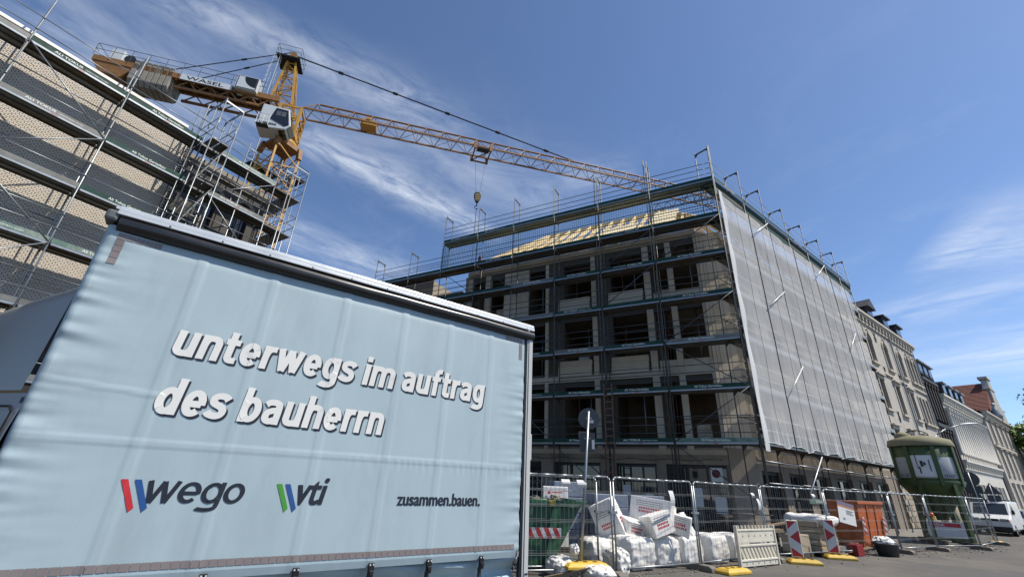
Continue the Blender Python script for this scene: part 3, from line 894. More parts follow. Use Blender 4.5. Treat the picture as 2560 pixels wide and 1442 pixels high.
# long ladder tied to the scaffold
LAD = mat('ladder_wood', '#6d4f3a', rough=0.75, var=0.2, dirt='#8a8378', dscale=5, damt=0.4)
ld = thing('ladder', 'brown wooden ladder tied upright to the scaffold behind the fence', 'ladder', FL.P(5.9, 0.12, 0.1))
for s in (0, 0.36):
    mb = MB(); mb.bar(FL.P(5.5 + s, 0.16, 0.6), FL.P(5.5 + s, 0.1, 6.0), 0.035, 0.07, FL.N); mb.build('rail', LAD, ld)
for k in range(18):
    z = 0.85 + k * 0.29
    mb = MB(); mb.bar(FL.P(5.5, 0.158 - 0.011 * (z - .6), z), FL.P(5.86, 0.158 - 0.011 * (z - .6), z), 0.03, 0.04); mb.build('rung', LAD, ld)

# ------------------------------------------------------------------ the brick building on the left
BRK = mat('pale_brick', '#ccc3b6', rough=0.85, var=0.16, scale=5, bump=0.25, bscale=60)
MORT = mat('dark_mortar', '#2f2d2a', rough=0.95, var=0.15)
COPE = mat('white_coping', '#e2dfd8', rough=0.6, var=0.08, dirt='#8c867a', dscale=3, damt=0.3)
BB = thing('brick_building', 'pale brick building with dark joints behind the scaffold on the left', 'building', FB.P(0, -1.05, 0))
mb = MB(); mb.fbox(FB, -14, 2.62, -1.05, -9, 0, 14.7); wall = mb.build('wall', MORT, BB)
mb = MB(); mb.fbox(FB, -14, 2.2, -0.93, -1.4, 14.72, 14.84); mb.build('coping', COPE, BB)
mb = MB(); mb.fbox(FB, -14, 2.3, -0.98, -1.3, 14.6, 14.718); mb.build('eaves_board', MORT, BB)
def pix(p):
    v = Vector(p) - Vector((0, 0, CAM_H)); zz = v.dot(fw)
    return 1280 + FPX * v.dot(r2) / zz, 721 - FPX * v.dot(u2) / zz
def in_view(p):
    v = Vector(p) - Vector((0, 0, CAM_H))
    if v.dot(fw) < 0.1:
        return False
    x, y = pix(p)
    return -40 < x < 2600 and -40 < y < 1480
bricks = []
zr = 5.0; row = 0
while zr < 14.6:
    t = -5.6 + (0.0625 if row % 2 else 0)
    while t < 2.45:
        bricks.append((t, zr)); t += 0.125
    zr += 0.0625; row += 1
kb = MB(); kb.box((0, 0, 0), 0.112, 0.05, 0.047)
kob = kb.build('brick', BRK); kme = kob.data; bpy.data.objects.remove(kob)
vis = []
for (t, z) in bricks:
    p = FB.P(t + 0.056, -1.03, z + 0.024)
    x, y = pix(p) if in_view(p) else (-999, 0)
    hid = x > 235 and y > 520
    vis.append((0 if (x > 0 and y > 0 and y < 700 and not hid) else 1, (p - Vector((0, 0, CAM_H))).length, t, z))
vis.sort()
mb = MB()
for k, (_, _, t, z) in enumerate(vis):
    jit = rnd.uniform(-0.004, 0.006)
    if k < 300:
        place('brick', kme, wall, basis(FB.P(t + 0.056, -1.052 + jit, z + 0.024), FB.D, FB.N, Z))
    else:
        mb.fbox(FB, t, t + 0.112, -1.06, -1.027 + jit, z, z + 0.047)
mb.build('brickwork', BRK, wall, kind='stuff')
# older ornate part beyond the step
STN = mat('grey_stone', '#4d4a46', rough=0.9, var=0.2, scale=3, bump=0.3, dirt='#5d564d', dscale=1.5, damt=0.5)
STNL = mat('pale_stone', '#8a8378', rough=0.85, var=0.15, scale=3, bump=0.2)
OB = thing('stone_building', 'ornate grey stone facade with arched windows beyond the stair tower', 'building', FB.P(4.5, -1.25, 0))
wh = [(3.55, 4.25, 6.6, 9.0, 1), (4.95, 5.65, 6.6, 9.0, 1), (3.55, 4.25, 10.4, 12.9, 1), (4.95, 5.65, 10.4, 12.9, 1), (3.55, 4.25, 3.0, 5.0, 0), (4.95, 5.65, 3.0, 5.0, 0)]
mb = MB(); holes_wall(mb, FB, 2.64, 6.2, 0, 13.9, -1.2, 0.3, wh); mb.fbox(FB, 2.64, 6.2, -1.52, -9, 0, 13.9); mb.build('wall', STN, OB)
for z in (5.9, 9.7, 13.6):
    mb = MB(); mb.fbox(FB, 2.64, 6.3, -1.02, -1.2, z, z + 0.22); mb.fbox(FB, 2.64, 6.26, -1.1, -1.2, z - 0.16, z - 0.002); mb.build('cornice', STNL, OB)
for (a, b, c, e, ar) in wh:
    mb = MB()
    if ar:
        r = (b - a) / 2; tm = (a + b) / 2
        for k in range(9):
            a0, a1 = pi * k / 9, pi * (k + 1) / 9 - 0.04
            q = [FB.P(tm + (r + x) * cos(y), -1.197, e - r + (r + x) * sin(y)) for x, y in ((0, a0), (0.17, a0), (0.17, a1), (0, a1))]
            mb.prism(q, FB.N * 0.09)
    mb.fbox(FB, a - 0.1, b + 0.1, -1.08, -1.2, c - 0.12, c - 0.01)
    so = mb.build('window_surround', STNL, OB)
    mb = MB(); mb.fbox(FB, a, b, -1.42, -1.44, c, e); mb.build('pane', GLASS, so)
    mb = MB(); mb.fbox(FB, (a + b) / 2 - 0.03, (a + b) / 2 + 0.03, -1.37, -1.41, c, e); mb.build('mullion', STNL, so)
# ------------------------------------------------------------------ tower crane
CY = mat('crane_yellow', '#b48a3a', rough=0.5, var=0.16, scale=2.5, dirt='#6d4a22', dscale=1.6, damt=0.45)
CO = mat('crane_shaded_brown', '#855d30', rough=0.6, var=0.2, scale=2.5, dirt='#503317', dscale=1.6, damt=0.5)  # browner copy of the crane yellow, with shade put into the colour
CG = mat('crane_white', '#c3c8ca', rough=0.45, var=0.06, scale=2)
CGR = mat('crane_grating', '#2f3234', rough=0.6, metal=0.4, var=0.2)
CBW = mat('counterweight_concrete', '#8a857a', rough=0.9, var=0.2, scale=2, bump=0.4, dirt='#5a564d', dscale=1.2, damt=0.6)
CR = thing('tower_crane', 'yellow tower crane with long lattice jib rising behind the buildings', 'crane', FC.P(0, 0, 0))
FM = Fr(-19.72, 28.91, 27.7, 1)      # the mast stands square to the buildings
def near(F):
    return F
HS = 1.05
cor = [(-HS, HS), (HS, HS), (HS, -HS), (-HS, -HS)]
for t, d in cor:
    mb = MB(); mb.bar(FM.P(t, d, 0), FM.P(t, d, 26.2), 0.14, 0.14, FM.D); mb.build('mast_chord', CY, CR)
nb = 22
for s in range(4):
    a, b = cor[s], cor[(s + 1) % 4]
    mb = MB()
    for k in range(nb):
        z0, z1 = 26.0 * k / nb, 26.0 * (k + 1) / nb
        p, q = (a, b) if k % 2 == 0 else (b, a)
        mb.bar(FM.P(*p, z0 + 0.05), FM.P(*q, z1 - 0.05), 0.08)
        if k % 2 == 0:
            mb.bar(FM.P(*a, z0), FM.P(*b, z0), 0.08)
    mb.build('mast_lacing', CY, CR)
# ladder inside the mast
mb = MB()
for s in (-0.2, 0.2):
    mb.tube(FM.P(s, 0.3, 0.5), FM.P(s, 0.3, 26), 0.02, 5)
for k in range(80):
    mb.tube(FM.P(-0.2, 0.3, 1 + k * 0.31), FM.P(0.2, 0.3, 1 + k * 0.31), 0.012, 4)
mb.build('mast_ladder', CGR, CR)
# climbing platforms with railings
def platform(F, t0, t1, d0, d1, z, rh=1.0, m=CGR, name='service_platform'):
    mb = MB(); mb.fbox(F, t0, t1, d0, d1, z - 0.05, z)
    for k in range(7):
        d = d0 + (d1 - d0) * k / 6
        mb.fbox(F, t0, t1, d - 0.015, d + 0.015, z - 0.12, z - 0.052)
    pl = mb.build(name, m, CR)
    c4 = [(t0, d0), (t1, d0), (t1, d1), (t0, d1)]
    mb = MB()
    for i in range(4):
        a, b = c4[i], c4[(i + 1) % 4]
        for q in (0.5, 1.0):
            mb.tube(F.P(*a, z + rh * q), F.P(*b, z + rh * q), 0.02, 5)
        n = max(1, int(((a[0] - b[0]) ** 2 + (a[1] - b[1]) ** 2) ** 0.5 / 1.2))
        for k in range(n):
            f = k / n
            x, y = a[0] + (b[0] - a[0]) * f, a[1] + (b[1] - a[1]) * f
            mb.tube(F.P(x, y, z), F.P(x, y, z + rh), 0.02, 5)
    mb.build('railing', m, pl)
    return pl
platform(FM, -1.2, 1.2, -2.5, -1.25, 24.75)
platform(FM, 1.25, 2.3, -1.0, 0.9, 24.3)
# slewing ring and turntable
mb = MB()
for t, d in cor:
    mb.bar(FM.P(t, d, 25.6), FM.P(t * 0.9, d * 0.9, 26.6), 0.35, 0.35, FM.D)
mb.fbox(FM, -1.0, 1.0, -1.0, 1.0, 26.3, 26.6)
mb.build('slewing_support', CO, CR)
mb = MB(); mb.lathe(FC.P(0, 0, 26.6), [(0, 0), (1.0, 0), (1.05, 0.12), (1.05, 0.35), (0.85, 0.4), (0.85, 0.7), (0.0, 0.7)], 28)
mb.build('slewing_ring', CY, CR, smooth=False)
mb = MB()
for (t, d) in ((-0.8, -0.8), (0.8, -0.8), (0.8, 0.8), (-0.8, 0.8)):
    mb.bar(FC.P(t, d, 27.3), FC.P(t, d, 30.4), 0.2, 0.2, FC.D)
for z in (28.2, 29.2, 30.3):
    for a, b in (((-.8, -.8), (.8, -.8)), ((.8, -.8), (.8, .8)), ((.8, .8), (-.8, .8)), ((-.8, .8), (-.8, -.8))):
        mb.bar(FC.P(*a, z), FC.P(*b, z), 0.14)
for a, b in (((-.8, .8), (.8, .8)), ((-.8, -.8), (.8, -.8))):
    mb.bar(FC.P(*a, 27.4), FC.P(*b, 29.2), 0.1); mb.bar(FC.P(*b, 29.2), FC.P(*a, 30.3), 0.1)
mb.build('turntable', CY, CR)
mb = MB(); mb.fbox(FC, -0.9, 0.9, -0.4, 0.95, 27.35, 27.9); mb.lathe(FC.P(-0.7, 1.0, 27.3), [(0, 0), (0.22, 0), (0.22, 0.8), (0.0, 0.9)], 12)
mb.build('slewing_gear', CY, CR)
# driver's cab, slung on the near side
cabo = MB()
CS = 0.42
pr = [(-1.85, 26.25), (0.2, 26.50), (0.52, 26.95), (0.12, 28.55), (-1.85, 28.62)]
d0, d1 = 1.0, 2.35
cabo.prism([FC.P(t + CS, d0, z) for t, z in pr], FC.N * (d1 - d0))
cab = cabo.build('driver_cab', CG, CR, bevel=0.06)
CGL = glass_mat('cab_glass', (0.012, 0.014, 0.018), 0.05)
mb = MB()
side = [(-1.05, 27.25), (0.12, 26.75), (0.38, 26.98), (0.05, 28.38), (-0.82, 28.42)]
mb.prism([FC.P(t + CS, d1 + 0.012, z) for t, z in side], FC.N * 0.02)
mb.build('side_window', CGL, cab)
BLIND = mat('cab_blind', '#55585c', rough=0.5, var=0.1)
for a, b in ((-0.72, -0.4), (-0.34, -0.02)):
    mb = MB(); mb.fbox(FC, a + CS, b + CS, d1 + 0.034, d1 + 0.04, 27.70, 28.15); mb.build('window_blind', BLIND, cab)
mb = MB()
fr_ = [FC.P(0.31 + CS, d0 + 0.1, 26.62), FC.P(0.31 + CS, d1 - 0.1, 26.62), FC.P(0.545 + CS, d1 - 0.1, 26.98), FC.P(0.545 + CS, d0 + 0.1, 26.98)]
mb.prism(fr_, FC.D * 0.03)
mb.prism([FC.P(0.52 + CS, d0 + 0.1, 27.02), FC.P(0.52 + CS, d1 - 0.1, 27.02), FC.P(0.16 + CS, d1 - 0.1, 28.45), FC.P(0.16 + CS, d0 + 0.1, 28.45)], FC.D * 0.04)
mb.build('front_window', CGL, cab)
mb = MB(); mb.prism([FC.P(-0.3 + CS, d0 + 0.15, 26.40), FC.P(0.15 + CS, d0 + 0.15, 26.46), FC.P(0.15 + CS, d1 - 0.15, 26.46), FC.P(-0.3 + CS, d1 - 0.15, 26.40)], -Z * 0.03); mb.build('floor_window', CGL, cab)
text('LIEBHERR', BLACK, cab, FC.P(-1.7 + CS, d1 + 0.015, 26.65), FC.D, Z, 1.25, 0.2, offset=0.03)
mb = MB(); mb.fbox(FC, -1.75 + CS, -0.9 + CS, d1 + 0.02, d1 + 0.5, 26.20, 26.26); cp = mb.build('cab_step', CGR, cab)
mb = MB()
for t in (-1.75, -1.3, -0.9):
    mb.tube(FC.P(t + CS, d1 + 0.5, 26.20), FC.P(t + CS, d1 + 0.5, 27.20), 0.02, 5)
for z in (26.70, 27.20):
    mb.path([FC.P(-1.75 + CS, d1 + 0.05, z), FC.P(-1.75 + CS, d1 + 0.5, z), FC.P(-0.9 + CS, d1 + 0.5, z)], 0.02, 5)
mb.build('railing', CG, cp)
# tower head, leaning back
AP = FC.P(-1.35, 0, 36.7)
bs = [(-1.8, -0.7), (-0.05, -0.7), (-0.05, 0.7), (-1.8, 0.7)]
tp = [(-1.6, -0.22), (-1.1, -0.22), (-1.1, 0.22), (-1.6, 0.22)]
mb = MB()
for k in range(4):
    mb.bar(FC.P(*bs[k], 30.5), FC.P(*tp[k], 36.6), 0.16, 0.16, FC.D)
mb.build('tower_head', CY, CR)
mb = MB()
for k in range(4):
    A0, A1 = FC.P(*bs[k], 30.5), FC.P(*tp[k], 36.6)
    B0, B1 = FC.P(*bs[(k + 1) % 4], 30.5), FC.P(*tp[(k + 1) % 4], 36.6)
    for q in range(6):
        f, g = q / 6, (q + 1) / 6
        mb.bar(A0.lerp(A1, f), B0.lerp(B1, g) if q % 2 == 0 else B0.lerp(B1, f), 0.06)
        mb.bar(B0.lerp(B1, f) if q % 2 else A0.lerp(A1, f), A0.lerp(A1, g) if q % 2 else B0.lerp(B1, f), 0.06)
        if q % 2:
            mb.bar(B0.lerp(B1, f), A0.lerp(A1, g), 0.06)
mb.build('head_lacing', CY, CR)
mb = MB(); mb.lathe(FC.P(-1.35, -0.3, 36.75), [(0, 0), (0.3, 0), (0.3, 0.6), (0, 0.6)], 16, FC.N); mb.build('head_sheave', CO, CR)
platform(FC, -2.5, -0.55, -0.9, 0.9, 35.9, 1.1, CGR, 'head_platform')
mb = MB()
for s in (-0.2, 0.2):
    mb.tube(FC.P(-2.1, s + 0.6, 30.6), FC.P(-2.15, s + 0.6, 36), 0.02, 5)
for k in range(17):
    mb.tube(FC.P(-2.1, 0.4, 30.8 + 0.31 * k), FC.P(-2.1, 0.8, 30.8 + 0.31 * k), 0.012, 4)
mb.build('head_ladder', CG, CR)
mb = MB()
for k in range(8):
    z = 31.8 + k * 0.55
    mb.path([FC.P(-2.1 - 0.68 * sin(a * pi / 8), 0.6 + 0.36 * cos(a * pi / 8), z) for a in range(9)], 0.012, 4)
for a in (2, 4, 6):
    mb.tube(FC.P(-2.1 - 0.68 * sin(a * pi / 8), 0.6 + 0.36 * cos(a * pi / 8), 31.8), FC.P(-2.1 - 0.68 * sin(a * pi / 8), 0.6 + 0.36 * cos(a * pi / 8), 35.7), 0.012, 4)
mb.build('ladder_cage', CG, CR)
# jib
JZ, JH, JW = 30.55, 1.35, 0.72
J0, J1 = 0.9, 46.0
for d in (-JW, JW):
    mb = MB(); mb.bar(FC.P(J0, d, JZ), FC.P(J1, d, JZ + 0.5), 0.13, 0.13); mb.build('jib_chord', CO, CR)
mb = MB(); mb.tube(FC.P(J0 + 1.0, 0, JZ + JH), FC.P(J1 - 1, 0, JZ + JH + 0.45), 0.085, 8); mb.build('jib_chord', CO, CR)
pitch = 1.62
n = int((J1 - J0) / pitch)
def jz(t):
    return JZ + 0.5 * (t - J0) / (J1 - J0)
mb = MB(); mh = MB()
for k in range(n):
    a, b = J0 + k * pitch, J0 + (k + 1) * pitch
    m_ = (a + b) / 2
    for d in (-JW, JW):
        mb.tube(FC.P(a, d, jz(a)), FC.P(m_, 0, jz(m_) + JH), 0.04, 6)
        mb.tube(FC.P(m_, 0, jz(m_) + JH), FC.P(b, d, jz(b)), 0.026, 6)
    s = 1 if k % 2 else -1
    mh.tube(FC.P(a, -JW * s, jz(a)), FC.P(b, JW * s, jz(b)), 0.022, 5)
    if k % 2 == 0:
        mh.tube(FC.P(a, -JW, jz(a)), FC.P(a, JW, jz(a)), 0.022, 5)
mb.build('jib_lacing', CO, CR)
mh.build('jib_bracing', CO, CR)
mb = MB()
mb.path([FC.P(J0, 0.15, JZ + 0.75), FC.P(J1 - 1, 0.15, JZ + 1.15)], 0.012, 4); mb.path([FC.P(J0, -0.1, JZ + 0.55), FC.P(J1 - 1, -0.1, JZ + 0.95)], 0.012, 4)
mb.build('trolley_rope', BLACK, CR)
mb = MB(); mb.fbox(FC, 5.6, 6.95, -0.5, 0.5, 30.5, 31.05); mb.fbox(FC, 6.0, 6.4, -0.55, 0.55, 31.06, 31.3); mb.build('trolley_winch', CY, CR)
# counter jib
K0, K1 = -1.0, -14.4
for d in (-0.8, 0.8):
    mb = MB(); mb.fbox(FC, K1, K0, d - 0.1, d + 0.1, 30.45, 30.95); mb.build('counter_jib_beam', CO, CR)
for k in range(11):
    mb = MB()
    t = K0 - 0.3 - k * 1.28
    mb.fbox(FC, t - 0.06, t + 0.06, -0.69, 0.69, 30.5, 30.7)
    if 0 < k < 7:
        mb.bar(FC.P(t, -0.7, 30.55), FC.P(t - 1.28, 0.7, 30.55), 0.09)
    mb.build('counter_jib_brace', CO, CR)
mb = MB()
mb.fbox(FC, -8.6, -2.4, 0.68, 0.84, 29.55, 29.75); mb.fbox(FC, -8.6, -2.4, -0.84, -0.68, 29.55, 29.75)
for k in range(5):
    t = -8.5 + k * 1.5
    for d in (-0.76, 0.76):
        mb.bar(FC.P(t, d, 29.65), FC.P(t + 0.75, d, 30.45), 0.08); mb.bar(FC.P(t + 0.75, d, 30.45), FC.P(t + 1.5, d, 29.65), 0.08)
mb.build('counter_jib_truss', CO, CR)
mb = MB(); mb.fbox(FC, K1, -2, -0.68, 0.68, 30.96, 31.0); mb.build('counter_jib_walkway', CGR, CR)
mb = MB()
for d in (-1.0, 1.0):
    for z in (31.5, 32.05):
        mb.tube(FC.P(K1, d, z), FC.P(-2.2, d, z), 0.02, 5)
    for k in range(11):
        t = K1 + k * 1.2
        mb.tube(FC.P(t, d, 30.95), FC.P(t, d, 32.05), 0.02, 5)
for z in (31.5, 32.05):
    mb.tube(FC.P(K1, -1, z), FC.P(K1, 1, z), 0.02, 5)
mb.build('counter_jib_railing', CGR, CR)
mb = MB(); mb.prism([FC.P(-14.4, 0.85, 30.45), FC.P(-11.6, 0.85, 30.45), FC.P(-12.2, 0.85, 29.3), FC.P(-13.7, 0.85, 29.5)], FC.N * -1.7)
mb.build('winch_cradle', CO, CR)
for k in range(7):
    t = -11.7 + k * 0.4
    mb = MB(); mb.prism([FC.P(t, d, z) for d, z in ((-0.9, 31.35), (0.9, 31.35), (0.9, 29.4), (0.62, 29.0), (-0.62, 29.0), (-0.9, 29.4))], FC.D * 0.345)
    mb.build('counterweight_slab', CBW, CR, bevel=0.02)
mb = MB(); mb.fbox(FC, -13.8, -12.9, -0.5, 0.5, 31.02, 32.3); mb.build('winch_cabinet', CG, CR, bevel=0.03)
mb = MB(); mb.lathe(FC.P(-12.3, -0.6, 31.5), [(0, 0), (0.4, 0), (0.4, 0.08), (0.28, 0.1), (0.28, 1.1), (0.4, 1.12), (0.4, 1.2), (0, 1.2)], 18, FC.N); mb.build('hoist_winch', CGR, CR)
mb = MB(); mb.fbox(FC, -8.3, -4.6, 1.03, 1.07, 30.3, 30.85); sg = mb.build('name_board', CG, CR)
text('WASEL', BLACK, sg, FC.P(-7.9, 1.075, 30.4), FC.D, Z, 2.7, 0.36, offset=0.012)
mb = MB(); mb.fbox(FC, -4.4, -2.75, 0.3, 1.25, 30.60, 32.00); bx_ = mb.build('sign_box', CG, CR, bevel=0.02)
mb = MB(); mb.fbox(FC, -4.33, -2.82, 1.252, 1.262, 30.65, 31.95); p1 = mb.build('box_border', BLACK, bx_)
mb = MB(); mb.fbox(FC, -4.27, -2.88, 1.264, 1.27, 30.71, 31.89); mb.build('box_face', CG, p1)
mb = MB(); mb.poly([FC.P(-2.88, 1.276, 31.89)] + [FC.P(-2.88 - 0.95 * cos(a * pi / 24), 1.276, 31.89 - 1.0 * sin(a * pi / 24)) for a in range(13)]); mb.build('box_emblem', BLACK, p1)
# tie bars
def tie(a, b, r, name='tie_bar'):
    mb = MB(); mb.tube(a, b, r, 6)
    L = (b - a).length
    k = 4.0
    while k < L - 2:
        p = a.lerp(b, (k - 0.22) / L); q = a.lerp(b, (k + 0.22) / L)
        mb.tube(p, q, r * 2.1, 6); k += 5.2
    mb.build(name, DARK, CR)
tie(FC.P(-1.1, 0, 36.9), FC.P(26.8, 0, 32.15), 0.065)
for d in (-0.45, 0.45):
    tie(FC.P(-1.6, d * 0.6, 36.9), FC.P(-9.6, d * 1.6, 31.1), 0.04)
# trolley, ropes, hook block
T0 = 16.75
mb = MB()
for t in (-0.75, 0.75):
    for d in (-0.95, 0.95):
        mb.fbox(FC, T0 + t - 0.12, T0 + t + 0.12, d - 0.08, d + 0.08, 30.2, 30.95)
        mb.lathe(FC.P(T0 + t, d - 0.05, 30.75), [(0, 0), (0.16, 0), (0.16, 0.1), (0, 0.1)], 10, FC.N)
    mb.bar(FC.P(T0 + t, -0.95, 30.3), FC.P(T0 + t, 0.95, 30.3), 0.12)
for d in (-0.95, 0.95):
    mb.bar(FC.P(T0 - 0.8, d, 30.28), FC.P(T0 + 0.8, d, 30.28), 0.12)
mb.bar(FC.P(T0 - 0.75, -0.95, 30.3), FC.P(T0 + 0.75, 0.95, 30.3), 0.08)
mb.build('trolley', CO, CR)
mb = MB()
mb.fbox(FC, T0 - 0.6, T0 + 0.5, 1.0, 1.6, 29.8, 29.86)
mb.path([FC.P(T0 - 0.6, 1.6, 29.86), FC.P(T0 - 0.6, 1.6, 30.5), FC.P(T0 + 0.5, 1.6, 30.5), FC.P(T0 + 0.5, 1.6, 29.86)], 0.025, 5)
for t in (-0.6, 0.5):
    mb.bar(FC.P(T0 + t, 1.0, 29.85), FC.P(T0 + t, 0.95, 30.3), 0.06)
mb.build('trolley_basket', CGR, CR)
mb = MB()
for s in (-0.55, 0.55):
    mb.tube(FC.P(T0 + s, 0, 30.2), FC.P(T0 + s * 0.3, 0, 25.8), 0.012, 5)
mb.build('hoist_rope', BLACK, CR)
HB = mat('hook_black', '#1d1a16', rough=0.5, var=0.1); HY = mat('hook_yellow', '#8f7430', rough=0.5, var=0.1)
hk = [(-0.32, 25.75), (-0.2, 25.95), (0.2, 25.95), (0.32, 25.75), (0.3, 25.35), (0.12, 24.9), (-0.12, 24.9), (-0.3, 25.35)]
mb = MB(); mb.prism([FC.P(T0 + t, -0.14, z) for t, z in hk], FC.N * 0.28); hb = mb.build('hook_block', HB, CR, bevel=0.03)
for k in range(3):
    z = 25.1 + k * 0.24
    mb = MB(); mb.prism([FC.P(T0 - 0.2, 0.145, z - 0.05), FC.P(T0 + 0.24, 0.145, z + 0.12), FC.P(T0 + 0.24, 0.145, z + 0.24), FC.P(T0 - 0.22, 0.145, z + 0.06)], FC.N * 0.006); mb.build('warning_stripe', HY, hb)
mb = MB(); mb.tube(FC.P(T0, 0, 24.95), FC.P(T0, 0, 24.5), 0.05)
mb.path([FC.P(T0 + 0.16 * cos(a * pi / 8), 0, 24.35 + 0.16 * sin(a * pi / 8)) for a in range(4, 15)], 0.04, 6)
mb.tube(FC.P(T0, 0, 24.25), FC.P(T0, 0.02, 18.5), 0.03, 5)
mb.build('hook', DARK, hb)
# ------------------------------------------------------------------ delivery truck
TARP = mat('tarpaulin', '#9dafb6', rough=0.5, var=0.05, scale=2.5, bump=0.06, bscale=120, dirt='#86949a', dscale=1.1, damt=0.4, stretch=(2.2, 2.2, 0.55))
ALU = mat('aluminium_rail', '#cfd2d2', rough=0.35, metal=0.35, var=0.08, scale=4, stretch=(1, 1, 1))
POSTM = mat('painted_post', '#b4b6b4', rough=0.45, var=0.06)
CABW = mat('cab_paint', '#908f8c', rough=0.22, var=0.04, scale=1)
NAVY = mat('navy_print', '#141b2a', rough=0.55, var=0.05)
LETW = mat('white_tarp_print', '#d3d3cf', rough=0.55, var=0.06, scale=4)
PATCH = mat('reflective_tape', '#7b7271', rough=0.42, var=0.12, scale=8)
TK = thing('delivery_truck', 'light blue curtain sided delivery truck parked in the foreground', 'truck', FT.P(2, -1.2, 0))
STRAPS = [0.60, 1.19, 1.88, 2.53, 3.10, 3.68]
def sstep(a, b, x):
    x = min(1, max(0, (x - a) / (b - a))); return x * x * (3 - 2 * x)
def hc(u, z):
    h = 0.0
    for s in STRAPS:
        h += 0.004 * sstep(0.038, 0.031, abs(u - s)) + 0.001 * sstep(0.07, 0.03, abs(u - s))
    h += 0.003 * sstep(0.026, 0.02, abs(z - 1.905))
    if u < 0.62:
        h += 0.003 * sstep(0.024, 0.018, abs(z - 2.27 + 0.05 * (u - 0.3)))
    e = math.exp(-max(u + 0.05, 0) / 0.14)
    q = noise.noise(Vector((u * 1.5, z * 6.5, 4.0)))
    q2 = noise.noise(Vector((u * 3.0, z * 15, 9.0)))
    h += e * (0.018 * q + 0.013 * q2)
    er = math.exp(-max(4.22 - u, 0) / 0.16) * sstep(3.35, 2.6, z)
    h += er * (0.018 * noise.noise(Vector((u * 1.5 - z * 0.6, z * 7.5 - u * 1.5, 14.0))) + 0.010 * noise.noise(Vector((u * 2, z * 17, 19.0))))
    mid = sstep(0.0, 0.35, u) * sstep(4.2, 3.8, u)
    h -= 0.02 * sstep(3.36, 3.55, z) * (0.25 + 0.75 * mid)
    h += 0.006 * noise.noise(Vector((u * 0.9, z * 1.1, 2.0))) + 0.003 * noise.noise(Vector((u * 3.1, z * 2.3, 6.0)))
    # small puckers hanging from the seam
    h += 0.0016 * sin(u * 75 + 3 * sin(u * 9)) * sstep(1.76, 1.885, z) * sstep(1.93, 1.885, z) * sstep(1.8, 2.6, u)
    return h
us = [-0.03 + 4.235 * k / 300 for k in range(301)]
zs = [1.03 + 2.50 * k / 190 for k in range(191)]
def cpos(u, z):
    return FT.P(u, hc(u, z), z)
mb = MB(); mb.grid(cpos, us, zs)
# wrap round the front corner post
mb.grid(lambda a, z: FT.P(-0.03 - 0.055 * sin(a), -0.055 + 0.055 * cos(a) + hc(-0.03, z) * cos(a), z), [pi / 2 * k / 8 for k in range(9)], zs)
mb.grid(lambda a, z: FT.P(-0.085, -0.055 - a, z), [0.0, 0.25], zs[::4])
curt = mb.build('curtain', TARP, TK, smooth=True)
mb = MB()
mb.grid(lambda u, v: FT.P(u, 0.012 + hc(u, 1.06) * 0.7 - 0.012 * v, 1.06 - 0.055 * v), us, [0, 0.5, 1.0])
mb.build('curtain_hem', TARP, curt, smooth=True)
BUK = [0.62, 1.26, 1.90, 2.53, 3.10, 3.70]
def sk(u, v):
    z = 1.04 - 0.36 * v
    near_ = min(abs(u - b) for b in BUK)
    amp = 0.4 + 0.6 * sstep(0.02, 0.25, near_)
    tilt = 0.05 * (u % 0.62 - 0.3)
    return FT.P(u, -0.075 + 0.055 * amp * sin((z + tilt) * 27 + 0.8 * sin(u * 2.3)) + 0.02 * noise.noise(Vector((u * 3, z * 6, 1))), z)
mb = MB(); mb.grid(sk, us, [k / 40 for k in range(41)]); mb.build('curtain_skirt', TARP, curt, smooth=True)
BUCK = mat('black_buckle', '#232426', rough=0.35, metal=0.3, var=0.2)
WEB = mat('strap_webbing', '#2b2b2c', rough=0.8, var=0.15)
for b in BUK:
    mb = MB(); mb.fbox(FT, b - 0.026, b + 0.026, 0.015, 0.045, 0.93, 1.045)
    mb.fbox(FT, b - 0.019, b + 0.019, 0.045, 0.06, 0.95, 0.99)
    bk = mb.build('buckle', BUCK, TK, bevel=0.006)
    for s in (-0.015, 0.015):
        mb = MB(); mb.lathe(FT.P(b + s, 0.045, 1.03), [(0, 0.006), (0.006, 0.004), (0.008, 0)], 8, FT.N); mb.build('rivet', ALU, bk)
    mb = MB(); mb.fbox(FT, b - 0.022, b + 0.022, 0.0, 0.006, 0.62, 0.94); mb.build('strap', WEB, bk)
# lettering follows the cloth
def cut_text(body, m, u0, z0, w, h, name='lettering', offset=0.0, shear=0.0, lift=0.004, spacing=1.0):
    vs, fs, x0, x1, y0, y1 = text_geo(body, offset, shear, spacing)
    sx = w / (x1 - x0); sy = h / (y1 - y0)
    drape([((v.x - x0) * sx + u0, (v.y - y0) * sy + z0) for v in vs], fs, m, name, lift)
def drape(pts, fs, m, name, lift):
    bm = bmesh.new()
    bv = [bm.verts.new((p[0], p[1], 0)) for p in pts]
    for f in fs:
        try:
            bm.faces.new([bv[i] for i in f])
        except ValueError:
            pass
    x0 = min(p[0] for p in pts); x1 = max(p[0] for p in pts); y0 = min(p[1] for p in pts); y1 = max(p[1] for p in pts)
    k = x0 + 0.03
    while k < x1:
        bmesh.ops.bisect_plane(bm, geom=bm.verts[:] + bm.edges[:] + bm.faces[:], plane_co=(k, 0, 0), plane_no=(1, 0, 0)); k += 0.03
    k = y0 + 0.05
    while k < y1:
        bmesh.ops.bisect_plane(bm, geom=bm.verts[:] + bm.edges[:] + bm.faces[:], plane_co=(0, k, 0), plane_no=(0, 1, 0)); k += 0.05
    bm.verts.index_update()
    mb = MB()
    mb.add([FT.P(v.co.x, hc(v.co.x, v.co.y) + lift, v.co.y) for v in bm.verts], [tuple(v.index for v in f.verts) for f in bm.faces])
    bm.free()
    return mb.build(name, m, curt)
